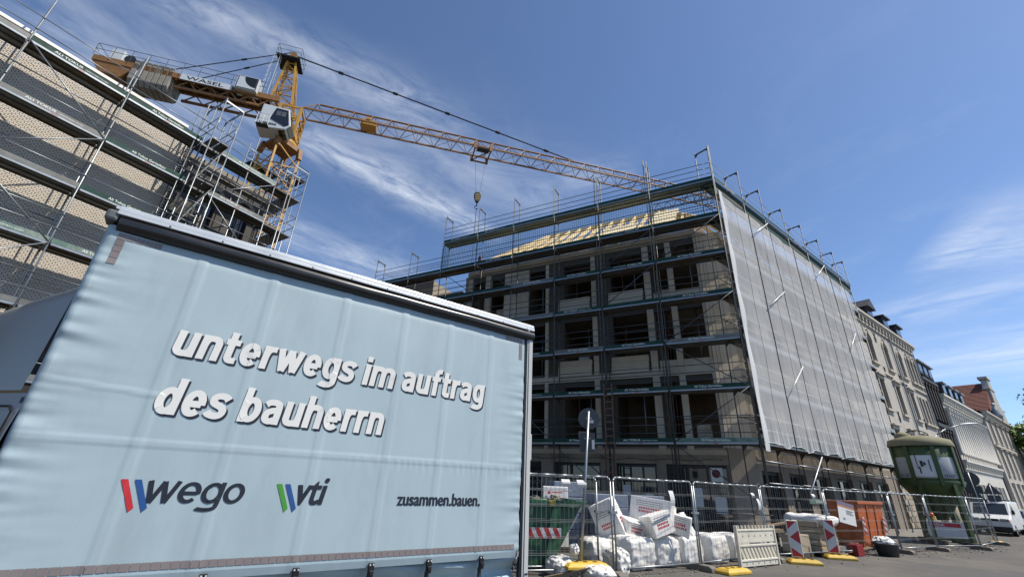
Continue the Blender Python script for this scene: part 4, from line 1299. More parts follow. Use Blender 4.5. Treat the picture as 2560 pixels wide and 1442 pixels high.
# heavy sans lettering drawn with broad strokes (unit: x-height)
def glyphs(hw):
    L, Rr = hw, 0.86 - hw
    m = (L + Rr) / 2
    b, t_ = 0.42 * hw + 0.055, 1 - (0.42 * hw + 0.055)
    def bowl(a0, a1):
        return [(m + (Rr - L) / 2 * cos(R(a)), 0.5 + (t_ - b) / 2 * sin(R(a))) for a in range(a0, a1 + (1 if a1 > a0 else -1), 15 if a1 > a0 else -15)]
    arch = [(L, 0.55), (L + 0.03, 0.72), (L + 0.13, t_ - 0.03), (m + 0.02, t_), (Rr - 0.1, t_ - 0.03), (Rr - 0.01, 0.74), (Rr, 0.6), (Rr, 0)]
    cup = [(0.86 - x, 1 - y) for x, y in arch]
    G = {
        'n': (0.86, [[(L, 0), (L, 1)], arch]),
        'u': (0.86, [[(Rr, 0), (Rr, 1)], cup]),
        'h': (0.86, [[(L, 0), (L, 1.36)], arch]),
        'm': (0.86 * 2 - 2 * hw, [[(L, 0), (L, 1)], arch, [(x + Rr - L, y) for x, y in arch]]),
        'r': (0.58, [[(L, 0), (L, 1)], [(L, 0.5), (L + 0.04, 0.72), (L + 0.14, t_ - 0.04), (0.42, t_), (0.58, t_)]]),
        'i': (2 * hw, [[(L, 0), (L, 1)], [(L, 1.12), (L, 1.38)]]),
        't': (0.62, [[(0.1 + L, 1.3), (0.1 + L, 0.34), (0.14 + L, 0.18), (0.24 + L, b), (0.62, b + 0.01)], [(0, t_), (0.6, t_)]]),
        'f': (0.60, [[(0.62, 1.38 - b * 0.7), (0.36 + hw * 0.6, 1.38 - b * 0.7), (0.16 + L, 1.2), (0.12 + L, 1.02), (0.12 + L, 0)], [(0, t_), (0.58, t_)]]),
        'e': (0.86, [[(L, 0.47), (Rr, 0.47)], [(Rr, 0.44)] + bowl(0, 315)[1:]]),
        'a': (0.82, [[(0.06, 0.76), (0.18, t_ - 0.02), (0.42, t_), (0.78 - hw - 0.04, t_ - 0.06), (0.80 - hw, 0.68), (0.80 - hw, 0)], [(0.80 - hw, 0.57), (0.42, 0.55), (L + 0.06, 0.46), (L, 0.3), (L + 0.05, b + 0.06), (0.36, b), (0.58, b + 0.07), (0.80 - hw, 0.3)]]),
        'g': (0.86, [[(Rr, 1), (Rr, -0.02), (Rr - 0.08, -0.2), (m, -0.27), (L, -0.24), (L - 0.08, -0.19)], bowl(0, 360)]),
        'd': (0.86, [[(Rr, 0), (Rr, 1.36)], bowl(0, 360)]),
        'b': (0.86, [[(L, 0), (L, 1.36)], bowl(0, 360)]),
        'o': (0.86, [bowl(0, 360)]),
        's': (0.78, [[(0.72, 0.74), (0.6, t_ - 0.03), (0.38, t_), (0.18, t_ - 0.07), (0.15, 0.67), (0.24, 0.57), (0.5, 0.47), (0.62, 0.36), (0.6, 0.2), (0.46, b), (0.3, b), (0.12, b + 0.05), (0.04, 0.26)]]),
        'w': (1.22, [[(hw * 0.7, 1), (0.34, 0.03)], [(0.34, 0.03), (0.61, 0.97)], [(0.61, 0.97), (0.88, 0.03)], [(0.88, 0.03), (1.22 - hw * 0.7, 1)]]),
        'v': (0.84, [[(hw * 0.7, 1), (0.42, 0.03)], [(0.42, 0.03), (0.84 - hw * 0.7, 1)]]),
        'z': (0.74, [[(0.04, t_), (0.70, t_)], [(0.64, t_ - 0.02), (0.1, b + 0.02)], [(0.04, b), (0.72, b)]]),
        '.': (2 * hw, [[(L, 0), (L, 2 * hw)]]),
        ' ': (0.42, []),
    }
    return G
def stroke_strip(pts, hw, hz):
    """left and right edge of a broad stroke; hz is the half weight of level parts"""
    P = [Vector((x, y)) for x, y in pts]
    if len(P) > 2:       # round the curve
        Q = []
        for i in range(len(P) - 1):
            p0, p1, p2, p3 = P[max(0, i - 1)], P[i], P[i + 1], P[min(len(P) - 1, i + 2)]
            if P[0] == P[-1] or (P[0] - P[-1]).length < 1e-4:
                p0 = P[i - 1] if i > 0 else P[-2]
                p3 = P[i + 2] if i + 2 < len(P) else P[1]
            for k in range(3):
                s = k / 3
                Q.append(0.5 * ((2 * p1) + (p2 - p0) * s + (2 * p0 - 5 * p1 + 4 * p2 - p3) * s * s + (3 * p1 - p0 - 3 * p2 + p3) * s ** 3))
        Q.append(P[-1]); P = Q
    closed = (P[0] - P[-1]).length < 1e-4
    Lf, Rt = [], []
    for i, p in enumerate(P):
        a = P[i - 1] if i > 0 else (P[-2] if closed else P[0])
        b = P[i + 1] if i < len(P) - 1 else (P[1] if closed else P[-1])
        d = (b - a).normalized()
        n = Vector((-d.y, d.x))
        w = hw * abs(n.x) + hz * abs(n.y) if abs(d.x) + abs(d.y) > 0 else hw
        w = math.hypot(hw * n.x, hz * n.y)
        Lf.append(p + n * w); Rt.append(p - n * w)
    return Lf, Rt
def stroke_text(body, weight, gap):
    """outline pieces of a word and its width, x-height 1, baseline 0"""
    hw = weight / 2
    G = glyphs(hw); x = 0.0; out = []
    for ch in body:
        adv, strokes = G[ch]
        for s in strokes:
            l, r = stroke_strip(s, hw, hw * 0.8)
            out.append([(p.x + x, p.y) for p in l] + [(p.x + x, p.y) for p in r])
        x += adv + (gap if ch != ' ' else 0)
    return out, x - gap
def print_text(body, m, u0, z0, w, xh, weight, gap, slant, lift, name):
    """lettering on the curtain: left end u0, baseline z0, width w, x-height xh"""
    pcs, W = stroke_text(body, weight, gap)
    pts, fs = [], []
    groups = []
    mbx = MB()
    for k, pc in enumerate(pcs):
        n = len(pc) // 2; lf = lift + 0.00012 * (k % 4)
        for i in range(n - 1):
            q = [pc[i], pc[i + 1], pc[n + i + 1], pc[n + i]]
            nx = max(1, int(max(abs(q[0][0] - q[1][0]) * w / W, abs(q[0][1] - q[1][1]) * xh) / 0.04))
            for s in range(nx):
                e = []
                for (a, b, f) in ((0, 1, s / nx), (0, 1, (s + 1) / nx), (3, 2, (s + 1) / nx), (3, 2, s / nx)):
                    X = q[a][0] + (q[b][0] - q[a][0]) * f; Y = q[a][1] + (q[b][1] - q[a][1]) * f
                    zz = z0 + Y * xh; uu = u0 + X * w / W + slant * Y * xh
                    e.append(FT.P(uu, hc(uu, zz) + lf, zz))
                mbx.poly(e)
    o = mbx.build(name, m, curt)
    bm = bmesh.new(); bm.from_mesh(o.data); bmesh.ops.remove_doubles(bm, verts=bm.verts, dist=0.0001); bm.to_mesh(o.data); bm.free()
    return o
def bold_text(body, m, u0, z0, w, xh, dxs, offset, slant, lift, name):
    """printed lettering on the curtain: baseline z0, x-height xh, width w, made heavy by repeated strikes side by side"""
    vs, fs, x0, x1, y0, y1 = text_geo(body, offset)
    gx = text_geo('x', offset); XH = gx[5] - gx[4]
    sy = xh / XH
    span = x1 - x0 + max(dxs) - min(dxs); sx = w / span
    base = gx[4]
    bm = bmesh.new()
    lay = []
    for k, dx in enumerate(dxs):
        bv = [bm.verts.new(((v.x - x0 + dx - min(dxs)) * sx + u0, (v.y - base) * sy + z0, k * 0.00025)) for v in vs]
        for f in fs:
            try:
                bm.faces.new([bv[i] for i in f])
            except ValueError:
                pass
    k = u0 + 0.035
    while k < u0 + w:
        bmesh.ops.bisect_plane(bm, geom=bm.verts[:] + bm.edges[:] + bm.faces[:], plane_co=(k, 0, 0), plane_no=(1, 0, 0)); k += 0.035
    for q in (0.1, 0.0, -0.1, 0.2):
        bmesh.ops.bisect_plane(bm, geom=bm.verts[:] + bm.edges[:] + bm.faces[:], plane_co=(0, z0 + q, 0), plane_no=(0, 1, 0))
    bm.verts.index_update()
    mb = MB()
    pts = []
    for v in bm.verts:
        z = v.co.y; u = v.co.x + slant * (z - z0)
        pts.append(FT.P(u, hc(u, z) + lift + v.co.z, z))
    mb.add(pts, [tuple(v.index for v in f.verts) for f in bm.faces])
    bm.free()
    return mb.build(name, m, curt)
for (body, u0, z0, w) in (('unterwegs im auftrag', 0.60, 2.578, 3.0), ('des bauherrn', 0.61, 2.122, 1.83)):
    print_text(body, NAVY, u0 + 0.016, z0 - 0.016, w, 0.208, 0.305, 0.11, 0.10, 0.004, 'lettering_shadow')
    print_text(body, LETW, u0, z0, w, 0.208, 0.305, 0.11, 0.10, 0.008, 'lettering')
print_text('wego', NAVY, 0.735, 1.505, 0.645, 0.152, 0.2, 0.05, 0.14, 0.004, 'lettering')
bold_text('vti', NAVY, 1.76, 1.505, 0.25, 0.152, [-0.02, 0.0, 0.02], 0.008, 0.16, 0.004, 'lettering')
bold_text('zusammen.bauen.', NAVY, 2.705, 1.505, 0.95, 0.076, [-0.025, 0.0, 0.025], 0.008, 0.0, 0.004, 'lettering')
def bars(u0, m, lean=0.1):
    pts = [(u0, 1.66), (u0 + 0.037, 1.66), (u0 + 0.037 + lean * 0.9, 1.462), (u0 + lean * 0.75, 1.445)]
    pts = [(u0, 1.66), (u0 + 0.04, 1.66), (u0 + 0.125, 1.475), (u0 + 0.1, 1.447)]
    drape(pts, [(0, 1, 2, 3)], m, 'logo_bar', 0.004)
LRED = mat('logo_red', '#b5272d', rough=0.55, var=0.05); LBLU = mat('logo_blue', '#1d4a86', rough=0.55, var=0.05); LGRN = mat('logo_green', '#3f8a2e', rough=0.55, var=0.05)
bars(0.590, LRED); bars(0.668, LBLU); bars(1.615, LGRN); bars(1.680, LBLU)
# reflective squares
def patch(u, z, w, h):
    drape([(u, z), (u + w, z), (u + w, z + h), (u, z + h)], [(0, 1, 2, 3)], PATCH, 'reflective_square', 0.0035)
k = 0
u = -0.01
while u < 4.12:
    patch(u, 1.083, 0.0545, 0.048); u += 0.0585
for k in range(5):
    patch(0.008 + k * 0.0585, 3.42, 0.054, 0.05); patch(3.9 + k * 0.054, 3.42, 0.048, 0.05)
for k in range(1, 5):
    patch(0.008, 3.42 - k * 0.0545, 0.054, 0.05); patch(3.9 + 4 * 0.054, 3.42 - k * 0.0545, 0.048, 0.05)
# roof, rails, rear post
mb = MB(); mb.fbox(FT, -0.08, 4.31, 0.0, -2.5, 3.675, 3.692); mb.build('roof', ALU, TK)
mb = MB()
mb.fbox(FT, -0.05, 4.33, 0.03, 0.05, 3.612, 3.642); mb.fbox(FT, -0.05, 4.33, 0.018, 0.043, 3.6445, 3.676); mb.fbox(FT, -0.05, 4.33, 0.002, 0.03, 3.678, 3.697)
rail = mb.build('roof_rail', ALU, TK, bevel=0.004)
for k in range(11):
    mb = MB(); mb.lathe(FT.P(0.3 + k * 0.39, 0.05, 3.627), [(0, 0.004), (0.006, 0.003), (0.008, 0)], 8, FT.N); mb.build('rivet', BUCK, rail)
ROLL = mat('gutter_rubber', '#1b1c1f', rough=0.28, var=0.12, scale=3, spec=0.6)
mb = MB()
mb.grid(lambda u, a: FT.P(u, -0.005 + 0.062 * cos(a) + 0.004 * noise.noise(Vector((u * 2, a, 0))), 3.548 + 0.064 * sin(a) + 0.004 * noise.noise(Vector((u * 1.3, 5, 0)))), [-0.02 + 4.35 * k / 120 for k in range(121)], [-1.75 + 3.3 * k / 12 for k in range(13)])
mb.build('gutter_roll', ROLL, TK, smooth=True)
CAPM = mat('cap_grey', '#5f6264', rough=0.45, var=0.1)
mb = MB(); mb.fbox(FT, -0.12, -0.03, -0.13, 0.04, 3.55, 3.65); mb.build('corner_cap', CAPM, TK, bevel=0.025)
mb = MB(); mb.fbox(FT, 4.245, 4.262, -0.02, 0.012, 0.6, 3.5); mb.fbox(FT, 4.268, 4.325, -0.03, 0.022, 0.6, 3.5)
rp = mb.build('rear_post', POSTM, TK, bevel=0.004)
mb = MB(); mb.fbox(FT, 4.218, 4.244, -0.05, 0.0, 0.6, 3.5); mb.build('post_seal', BLACK, rp)
for s in (4.285, 4.308):
    mb = MB(); mb.lathe(FT.P(s, 0.022, 0.845), [(0, 0.01), (0.008, 0.008), (0.01, 0)], 10, FT.N); mb.build('bolt', BUCK, rp)
mb = MB(); mb.fbox(FT, 4.27, 4.32, -0.04, -2.45, 0.95, 3.67); mb.build('rear_door', POSTM, TK)
mb = MB(); mb.fbox(FT, 4.325, 4.335, -0.06, -0.1, 3.3, 3.68); mb.build('door_seal', ALU, TK)
mb = MB(); mb.fbox(FT, 4.322, 4.345, -0.05, 0.02, 2.0, 2.3); mb.build('hinge', POSTM, TK, bevel=0.008)
mb = MB(); mb.path([FT.P(4.16, 0.03, 1.07), FT.P(4.13, 0.05, 1.02), FT.P(4.085, 0.06, 0.95), FT.P(4.09, 0.05, 0.9), FT.P(4.13, 0.04, 0.92), FT.P(4.17, 0.02, 0.99)], 0.008, 6)
mb.build('hook_strap', WEB, TK, smooth=True)
mb = MB(); mb.fbox(FT, -0.1, 4.31, -0.13, -2.4, 0.9, 1.0); mb.build('load_floor', DARK, TK)
mb = MB(); mb.fbox(FT, -2.2, 4.2, -0.8, -0.95, 0.6, 0.88); mb.fbox(FT, -2.2, 4.2, -1.6, -1.75, 0.6, 0.88); mb.build('chassis_beam', DARK, TK)
mb = MB(); mb.fbox(FT, 0.0, 4.3, -2.45, -2.5, 1.0, 3.67); mb.build('far_curtain', TARP, TK)
mb = MB(); mb.fbox(FT, -0.12, -0.1, -0.3, -2.45, 1.0, 3.67); mb.build('front_bulkhead', ALU, TK)
TYRE = mat('tyre_rubber', '#1a1a1b', rough=0.85, var=0.15, bump=0.3, bscale=25)
RIM = mat('wheel_rim', '#a7aaab', rough=0.4, metal=0.5, var=0.1)
for t in (1.4, 3.0):
    for d in (-0.12, -2.2):
        mb = MB(); mb.lathe(FT.P(t, d - 0.28, 0.42), [(0.24, 0), (0.4, 0.0), (0.42, 0.03), (0.42, 0.25), (0.4, 0.28), (0.24, 0.28)], 28, FT.N)
        wh_ = mb.build('tyre', TYRE, TK, smooth=True)
        mb = MB(); mb.lathe(FT.P(t, d - 0.06, 0.42), [(0.25, 0.05), (0.22, 0.0), (0.12, -0.02), (0.1, 0.05), (0, 0.05)], 20, FT.N); mb.build('rim', RIM, wh_, smooth=True)
# cab, turned away to the left, with its side fairing
k0_ = FT.P(-0.14, -0.08, 0)
FK = Fr(k0_.x, k0_.y, 285.8, -1)
mb = MB()
def fair(s, v):
    t = 0.03 + 1.57 * s
    zt = 3.15 - 0.235 * (t + 0.1) - 0.12 * max(0, t - 0.7) ** 2
    z = 2.2 + (zt - 2.2) * v
    rnd_ = max(0, v - 0.82) / 0.18
    return FK.P(t, -0.02 - 0.10 * (s - 0.3) ** 2 - 0.13 * rnd_ ** 2 - 0.05 * v, z)
mb.grid(fair, [k / 28 for k in range(29)], [k / 28 for k in range(29)])
mb.grid(lambda s, w: FK.P(0.03 + 1.57 * s, -0.21 - 0.1 * (s - 0.3) ** 2 - 1.9 * w, 3.15 - 0.235 * 1.7 * s - 0.12 * max(0, 1.7 * s - 0.8) ** 2 + 0.02 * sin(pi * w)), [k / 12 for k in range(13)], [k / 4 for k in range(5)])
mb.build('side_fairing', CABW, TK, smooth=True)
mb = MB()
def cabside(s, v):
    return FK.P(-0.08 + 1.92 * s, 0.03 - 0.06 * v ** 4 - 0.5 * max(0, s - 0.75) ** 1.6, 0.7 + 1.48 * v)
mb.grid(cabside, [k / 20 for k in range(21)], [k / 12 for k in range(13)])
mb.grid(lambda s, w: FK.P(-0.08 + 1.92 * s, -0.03 - 2.0 * w, 2.18), [0, 0.5, 1], [0, 0.5, 1])
mb.grid(lambda v, w: FK.P(1.83, -0.1 - 1.85 * w, 0.7 + 1.48 * v), [0, 1], [0, 1])
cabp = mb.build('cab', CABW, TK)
mb = MB(); mb.fbox(FK, -0.085, -0.03, -0.02, -2.0, 0.7, 2.15); mb.fbox(FK, -0.06, 0.02, -0.07, -2.0, 2.16, 3.08); mb.build('cab_rear_wall', BLACK, cabp)  # cab back coloured black to paint the dark gap beside the curtain
mb = MB(); mb.grid(lambda s, v: FK.P(-0.05 + 1.25 * s, 0.042 - 0.06 * v ** 4, 0.8 + 1.28 * v), [k / 12 for k in range(13)], [k / 10 for k in range(11)])
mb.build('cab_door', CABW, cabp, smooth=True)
mb = MB(); mb.path([FK.P(-0.05, 0.04, 0.8), FK.P(-0.05, 0.03, 1.7), FK.P(-0.03, -0.0, 2.05), FK.P(0.03, -0.01, 2.09), FK.P(1.2, -0.01, 2.09)], 0.007, 6); mb.build('door_seal', BLACK, cabp)
mb = MB(); mb.fbox(FK, 0.25, 1.1, 0.03, 0.05, 1.4, 1.98); mb.build('side_window', GLASS, cabp, bevel=0.04)
mb = MB(); mb.fbox(FK, 1.84, 1.86, -0.3, -1.8, 1.3, 2.05); mb.build('windscreen', GLASS, cabp)
mb = MB(); mb.fbox(FK, 1.5, 1.7, 0.2, 0.4, 1.4, 1.85); mb.tube(FK.P(1.6, -0.0, 1.8), FK.P(1.6, 0.22, 1.7), 0.02); mb.build('mirror', BLACK, cabp, bevel=0.02)
# ------------------------------------------------------------------ houses down the street
PLA = mat('grey_plaster', '#aaa59c', rough=0.9, var=0.12, scale=1.0, bump=0.2, bscale=40, dirt='#7b766e', dscale=0.6, damt=0.5)
PLAT = mat('stone_trim', '#aca69b', rough=0.85, var=0.15, scale=3, bump=0.2)
WHT = mat('white_stucco', '#c3c0b8', rough=0.85, var=0.12, scale=2, bump=0.3, bscale=20, dirt='#97938a', dscale=1.2, damt=0.4)
DKT = mat('dark_facade', '#413b37', rough=0.7, var=0.2, scale=2)
SLATE = mat('slate', '#2f3033', rough=0.6, var=0.25, scale=6, bump=0.3)
REDT = mat('red_tile', '#6e4236', rough=0.8, var=0.2, scale=5)
WINF = mat('window_frame_brown', '#4f4136', rough=0.6, var=0.1)
HG = glass_mat('house_glass', (0.03, 0.032, 0.034), 0.06)
ZINC = mat('zinc', '#8d9395', rough=0.5, metal=0.5, var=0.15)
RUST = mat('rusticated_stone', '#a79b88', rough=0.9, var=0.25, scale=2, bump=0.9, bscale=9, dirt='#6f6557', dscale=1.5, damt=0.6)
def window(F, root, a, b, z0, z1, d, arch=False, ped=0, trim=PLAT, frame=WINF):
    sr = MB()
    w = b - a; tm = (a + b) / 2
    sr.fbox(F, a - 0.16, a - 0.005, d + 0.002, d + 0.07, z0, z1 - (w / 2 if arch else 0))
    sr.fbox(F, b + 0.005, b + 0.16, d + 0.002, d + 0.07, z0, z1 - (w / 2 if arch else 0))
    sr.fbox(F, a - 0.24, b + 0.24, d + 0.002, d + 0.17, z0 - 0.16, z0 - 0.004)
    if arch:
        r = w / 2
        for k in range(9):
            a0, a1 = pi * k / 9, pi * (k + 1) / 9 - 0.03
            sr.prism([F.P(tm + (r + x) * cos(y), d + 0.006, z1 - r + (r + x) * sin(y)) for x, y in ((0.0, a0), (0.18, a0), (0.18, a1), (0.0, a1))], F.N * 0.09)
        sr.prism([F.P(tm - 0.09, d + 0.01, z1 + 0.02), F.P(tm + 0.09, d + 0.01, z1 + 0.02), F.P(tm + 0.13, d + 0.01, z1 + 0.28), F.P(tm - 0.13, d + 0.01, z1 + 0.28)], F.N * 0.14)
    if ped:
        sr.fbox(F, a - 0.2, b + 0.2, d + 0.002, d + 0.1, z1 + 0.02, z1 + 0.26)
        sr.fbox(F, a - 0.28, b + 0.28, d + 0.002, d + 0.24, z1 + 0.27, z1 + 0.37)
        if ped == 2:
            sr.prism([F.P(a - 0.3, d + 0.004, z1 + 0.38), F.P(b + 0.3, d + 0.004, z1 + 0.38), F.P(tm, d + 0.004, z1 + 0.85)], F.N * 0.2)
    so = sr.build('window', trim, root)
    fm = MB()
    fm.fbox(F, a, a + 0.07, d - 0.14, d - 0.2, z0, z1); fm.fbox(F, b - 0.07, b, d - 0.14, d - 0.2, z0, z1)
    fm.fbox(F, tm - 0.04, tm + 0.04, d - 0.138, d - 0.2, z0, z1); fm.fbox(F, a + 0.07, b - 0.07, d - 0.136, d - 0.2, z0 + (z1 - z0) * 0.66, z0 + (z1 - z0) * 0.66 + 0.08)
    fm.build('window_frame', frame, so)
    gp = MB(); gp.fbox(F, a, b, d - 0.19, d - 0.195, z0, z1); gp.build('pane', HG, so)
def cornice(F, root, t0, t1, d, z, trim=PLAT, depth=0.55, brackets=0.9, bold=1.0):
    mb = MB()
    mb.fbox(F, t0, t1, d + 0.002, d + depth, z + 0.02 * bold, z + 0.22 * bold)
    mb.fbox(F, t0, t1, d + 0.002, d + depth * 0.75, z - 0.16 * bold, z + 0.018 * bold)
    mb.fbox(F, t0, t1, d + 0.002, d + depth * 0.3, z - 0.62 * bold, z - 0.162 * bold)
    co = mb.build('cornice', trim, root)
    if brackets:
        k0 = MB(); k0.fbox(F, t0 + 0.1, t0 + 0.3, d + depth * 0.3, d + depth * 0.66, z - 0.5 * bold, z - 0.165 * bold)
        b0 = k0.build('bracket', trim, co)
        t = t0 + 0.1 + brackets
        while t < t1 - 0.3:
            place('bracket', b0.data, co, Matrix.Translation(ORG[co.name]) @ Matrix.Translation(F.D * (t - t0 - 0.1)))
            t += brackets
def dormer(F, root, t, w, d, z, h, wallm, roofm, kind=0, depth=1.6):
    mb = MB(); mb.fbox(F, t - w / 2, t + w / 2, d - depth, d, z, z + h); do = mb.build('dormer', wallm, root)
    mb = MB()
    if kind == 0:
        mb.fbox(F, t - w / 2 - 0.15, t + w / 2 + 0.15, d - depth, d + 0.2, z + h + 0.004, z + h + 0.14)
    else:
        mb.prism([F.P(t - w / 2 - 0.2, d + 0.25, z + h), F.P(t + w / 2 + 0.2, d + 0.25, z + h), F.P(t, d + 0.25, z + h + w * 0.55)], F.N * -(depth + 0.4))
    mb.build('dormer_roof', roofm, do)
    mb = MB(); mb.fbox(F, t - w / 2 + 0.12, t + w / 2 - 0.12, d + 0.005, d + 0.02, z + 0.2, z + h - 0.12); mb.build('pane', HG, do)
FN = Fr(*(FRR.P(20.5, 0, 0)[:2]), 53.6, 1)
DD = -1.0
# N1: grey house with arched top floor; t measured from its near corner
H1 = thing('town_house', 'grey plaster house with arched top windows right beside the netted scaffold', 'house', FN.P(9, DD, 0), 'old town houses along the street')
w1 = []
for tc in (3.2, 7.0, 10.8):
    w1 += [(tc - 0.55, tc + 0.55, 11.25, 13.55, 1, 0), (tc - 0.55, tc + 0.55, 7.75, 9.95, 0, 2), (tc - 0.55, tc + 0.55, 4.3, 6.3, 0, 1)]
for tc in (13.2, 14.25, 15.3):
    w1 += [(tc - 0.4, tc + 0.4, 11.25, 13.55, 1, 0), (tc - 0.4, tc + 0.4, 7.75, 10.0, 0, 0), (tc - 0.4, tc + 0.4, 4.3, 6.3, 0, 1)]
w1b = [(tc - 0.6, tc + 0.6, 1.0, 2.9) for tc in (3.2, 7.0, 10.8, 14.6)]
mb = MB(); holes_wall(mb, FN, 0, 16.2, 3.5, 14.9, DD, 0.35, [x[:4] + (x[4],) for x in w1]); mb.build('wall', PLA, H1)
mb = MB(); holes_wall(mb, FN, 0, 16.2, 0.0, 3.48, DD + 0.06, 0.4, w1b); gfw = mb.build('ground_floor_wall', RUST, H1)
for x in w1:
    window(FN, H1, x[0], x[1], x[2], x[3], DD, arch=bool(x[4]), ped=x[5])
for x in w1b:
    window(FN, H1, x[0], x[1], x[2], x[3], DD + 0.06)
st0 = MB(); st0.box((0, 0, 0), 0.62, 0.1, 0.3)
st_me = None
for r_ in range(10):
    z = 0.3 + r_ * 0.325
    t = 0.05 + (0.33 if r_ % 2 else 0)
    while t < 6.2:
        if not any(a - 0.35 < t + 0.31 < b + 0.35 and c - 0.2 < z < e + 0.2 for a, b, c, e in w1b):
            if st_me is None:
                so = st0.build('stone_block', RUST); st_me = so.data; bpy.data.objects.remove(so)
            if True:
                place('stone_block', st_me, gfw, basis(FN.P(t + 0.31, DD + 0.09 + rnd.uniform(-0.02, 0.03), z), FN.D, FN.N, Z))
        t += 0.655
cornice(FN, H1, -0.1, 16.3, DD, 14.9, depth=0.36, brackets=0.8)
mb = MB(); mb.fbox(FN, 0, 16.2, DD + 0.002, DD + 0.14, 3.5, 3.72); mb.fbox(FN, 0, 16.2, DD + 0.002, DD + 0.12, 10.55, 10.72); mb.build('string_course', PLAT, H1)
mb = MB(); mb.prism([FN.P(0, DD + 0.3, 15.17), FN.P(0, DD - 2.2, 18.2), FN.P(0, -10, 18.2), FN.P(0, -10, 0), FN.P(0, DD - 0.4, 0), FN.P(0, DD - 0.4, 15.0)], FN.D * 16.1); mb.build('roof', SLATE, H1)
dormer(FN, H1, 4.6, 1.5, DD + 0.3, 15.13, 0.75, SLATE, SLATE, 1)
dormer(FN, H1, 8.6, 1.5, DD + 0.3, 15.13, 0.9, SLATE, SLATE, 0)
dormer(FN, H1, 12.2, 1.5, DD + 0.3, 15.13, 0.9, SLATE, SLATE, 0)
mb = MB(); mb.tube(FN.P(9.1, DD + 0.1, 0), FN.P(9.1, DD + 0.1, 14.4), 0.06, 8); mb.tube(FN.P(16.05, DD + 0.1, 0), FN.P(16.05, DD + 0.1, 14.4), 0.05, 8); mb.build('downpipe', ZINC, H1)
mb = MB()
for (t, z) in ((5.1, 10.4), (5.1, 13.2), (8.9, 10.4), (12.4, 7.2), (5.1, 7.0)):
    for s in (-1, 1):
        mb.path([FN.P(t + s * 0.02, DD + 0.03, z), FN.P(t + s * 0.18, DD + 0.03, z + 0.25), FN.P(t + s * 0.05, DD + 0.03, z + 0.55), FN.P(t + s * 0.2, DD + 0.03, z + 0.8)], 0.025, 5)
mb.build('anchor_iron', DARK, H1)
# N2: narrow dark house with bay columns
H2 = thing('town_house', 'narrow dark fronted house with tall mullioned windows between grey and white houses', 'house', FN.P(19, DD, 0), 'old town houses along the street')
mb = MB(); mb.fbox(FN, 16.3, 21.9, DD - 0.6, -11, 0, 13.0); mb.build('wall', DKT, H2)
for zf, zt in ((0.2, 3.2), (4.2, 7.6), (8.6, 11.8)):
    for k in range(6):
        t = 16.5 + k * 1.02
        mb = MB(); mb.fbox(FN, t, t + 0.28, DD - 0.6, DD + 0.05, zf, zt); mb.fbox(FN, t - 0.08, t + 0.36, DD - 0.6, DD + 0.12, zt, zt + 0.3); mb.build('pilaster', DKT, H2)
        if k < 5:
            mb = MB(); mb.fbox(FN, t + 0.32, t + 0.98, DD - 0.45, DD - 0.5, zf + 0.3, zt); mb.build('pane', HG, H2)
    mb = MB(); mb.fbox(FN, 16.35, 21.85, DD - 0.55, DD + 0.2, zt + 0.31, zt + 0.62); mb.build('string_course', SLATE, H2)
mb = MB(); mb.prism([FN.P(16.3, DD + 0.1, 12.7), FN.P(16.3, DD - 2.4, 16.0), FN.P(16.3, -10, 16.0), FN.P(16.3, -10, 12.5)], FN.D * 5.6); mb.build('roof', SLATE, H2)
for t in (17.2, 19.0, 20.8):
    dormer(FN, H2, t, 1.3, DD + 0.1, 12.75, 1.1, SLATE, ZINC, 0)
# N3: white ornate house
H3 = thing('town_house', 'long white stucco house with rows of columns and heavy cornices', 'house', FN.P(31, DD, 0), 'old town houses along the street')
w3 = []
t = 22.9
while t < 39.4:
    w3 += [(t, t + 1.05, 6.6, 9.4, 0), (t, t + 1.05, 1.2, 3.4, 0)]; t += 2.1
mb = MB(); holes_wall(mb, FN, 22.0, 40.8, 0, 11.6, DD, 0.35, w3); mb.fbox(FN, 22.0, 40.8, DD - 0.6, -11, 0, 11.5); mb.build('wall', WHT, H3)
for x in w3:
    window(FN, H3, x[0], x[1], x[2], x[3], DD, ped=1 if x[2] > 5 else 0, trim=WHT)
t = 22.35
while t < 40.6:
    mb = MB(); mb.lathe(FN.P(t, DD + 0.16, 5.85), [(0.24, 0), (0.24, 0.2), (0.17, 0.26), (0.15, 3.9), (0.2, 4.0), (0.26, 4.2), (0.26, 4.35)], 10); mb.build('column', WHT, H3, smooth=True)
    t += 1.05
cornice(FN, H3, 21.9, 40.9, DD, 11.3, WHT, 0.4, 0.75, 1.1)
cornice(FN, H3, 21.9, 40.9, DD, 5.2, WHT, 0.35, 1.05, 1.0)
mb = MB(); mb.prism([FN.P(22.0, DD + 0.1, 11.55), FN.P(22.0, DD - 2.4, 13.4), FN.P(22.0, -10, 13.4), FN.P(22.0, -10, 11.55)], FN.D * 18.8); mb.build('roof', SLATE, H3)
for k in range(4):
    dormer(FN, H3, 23.6 + k * 2.6, 1.3, DD + 0.3, 11.56, 1.15, SLATE, ZINC, 0)
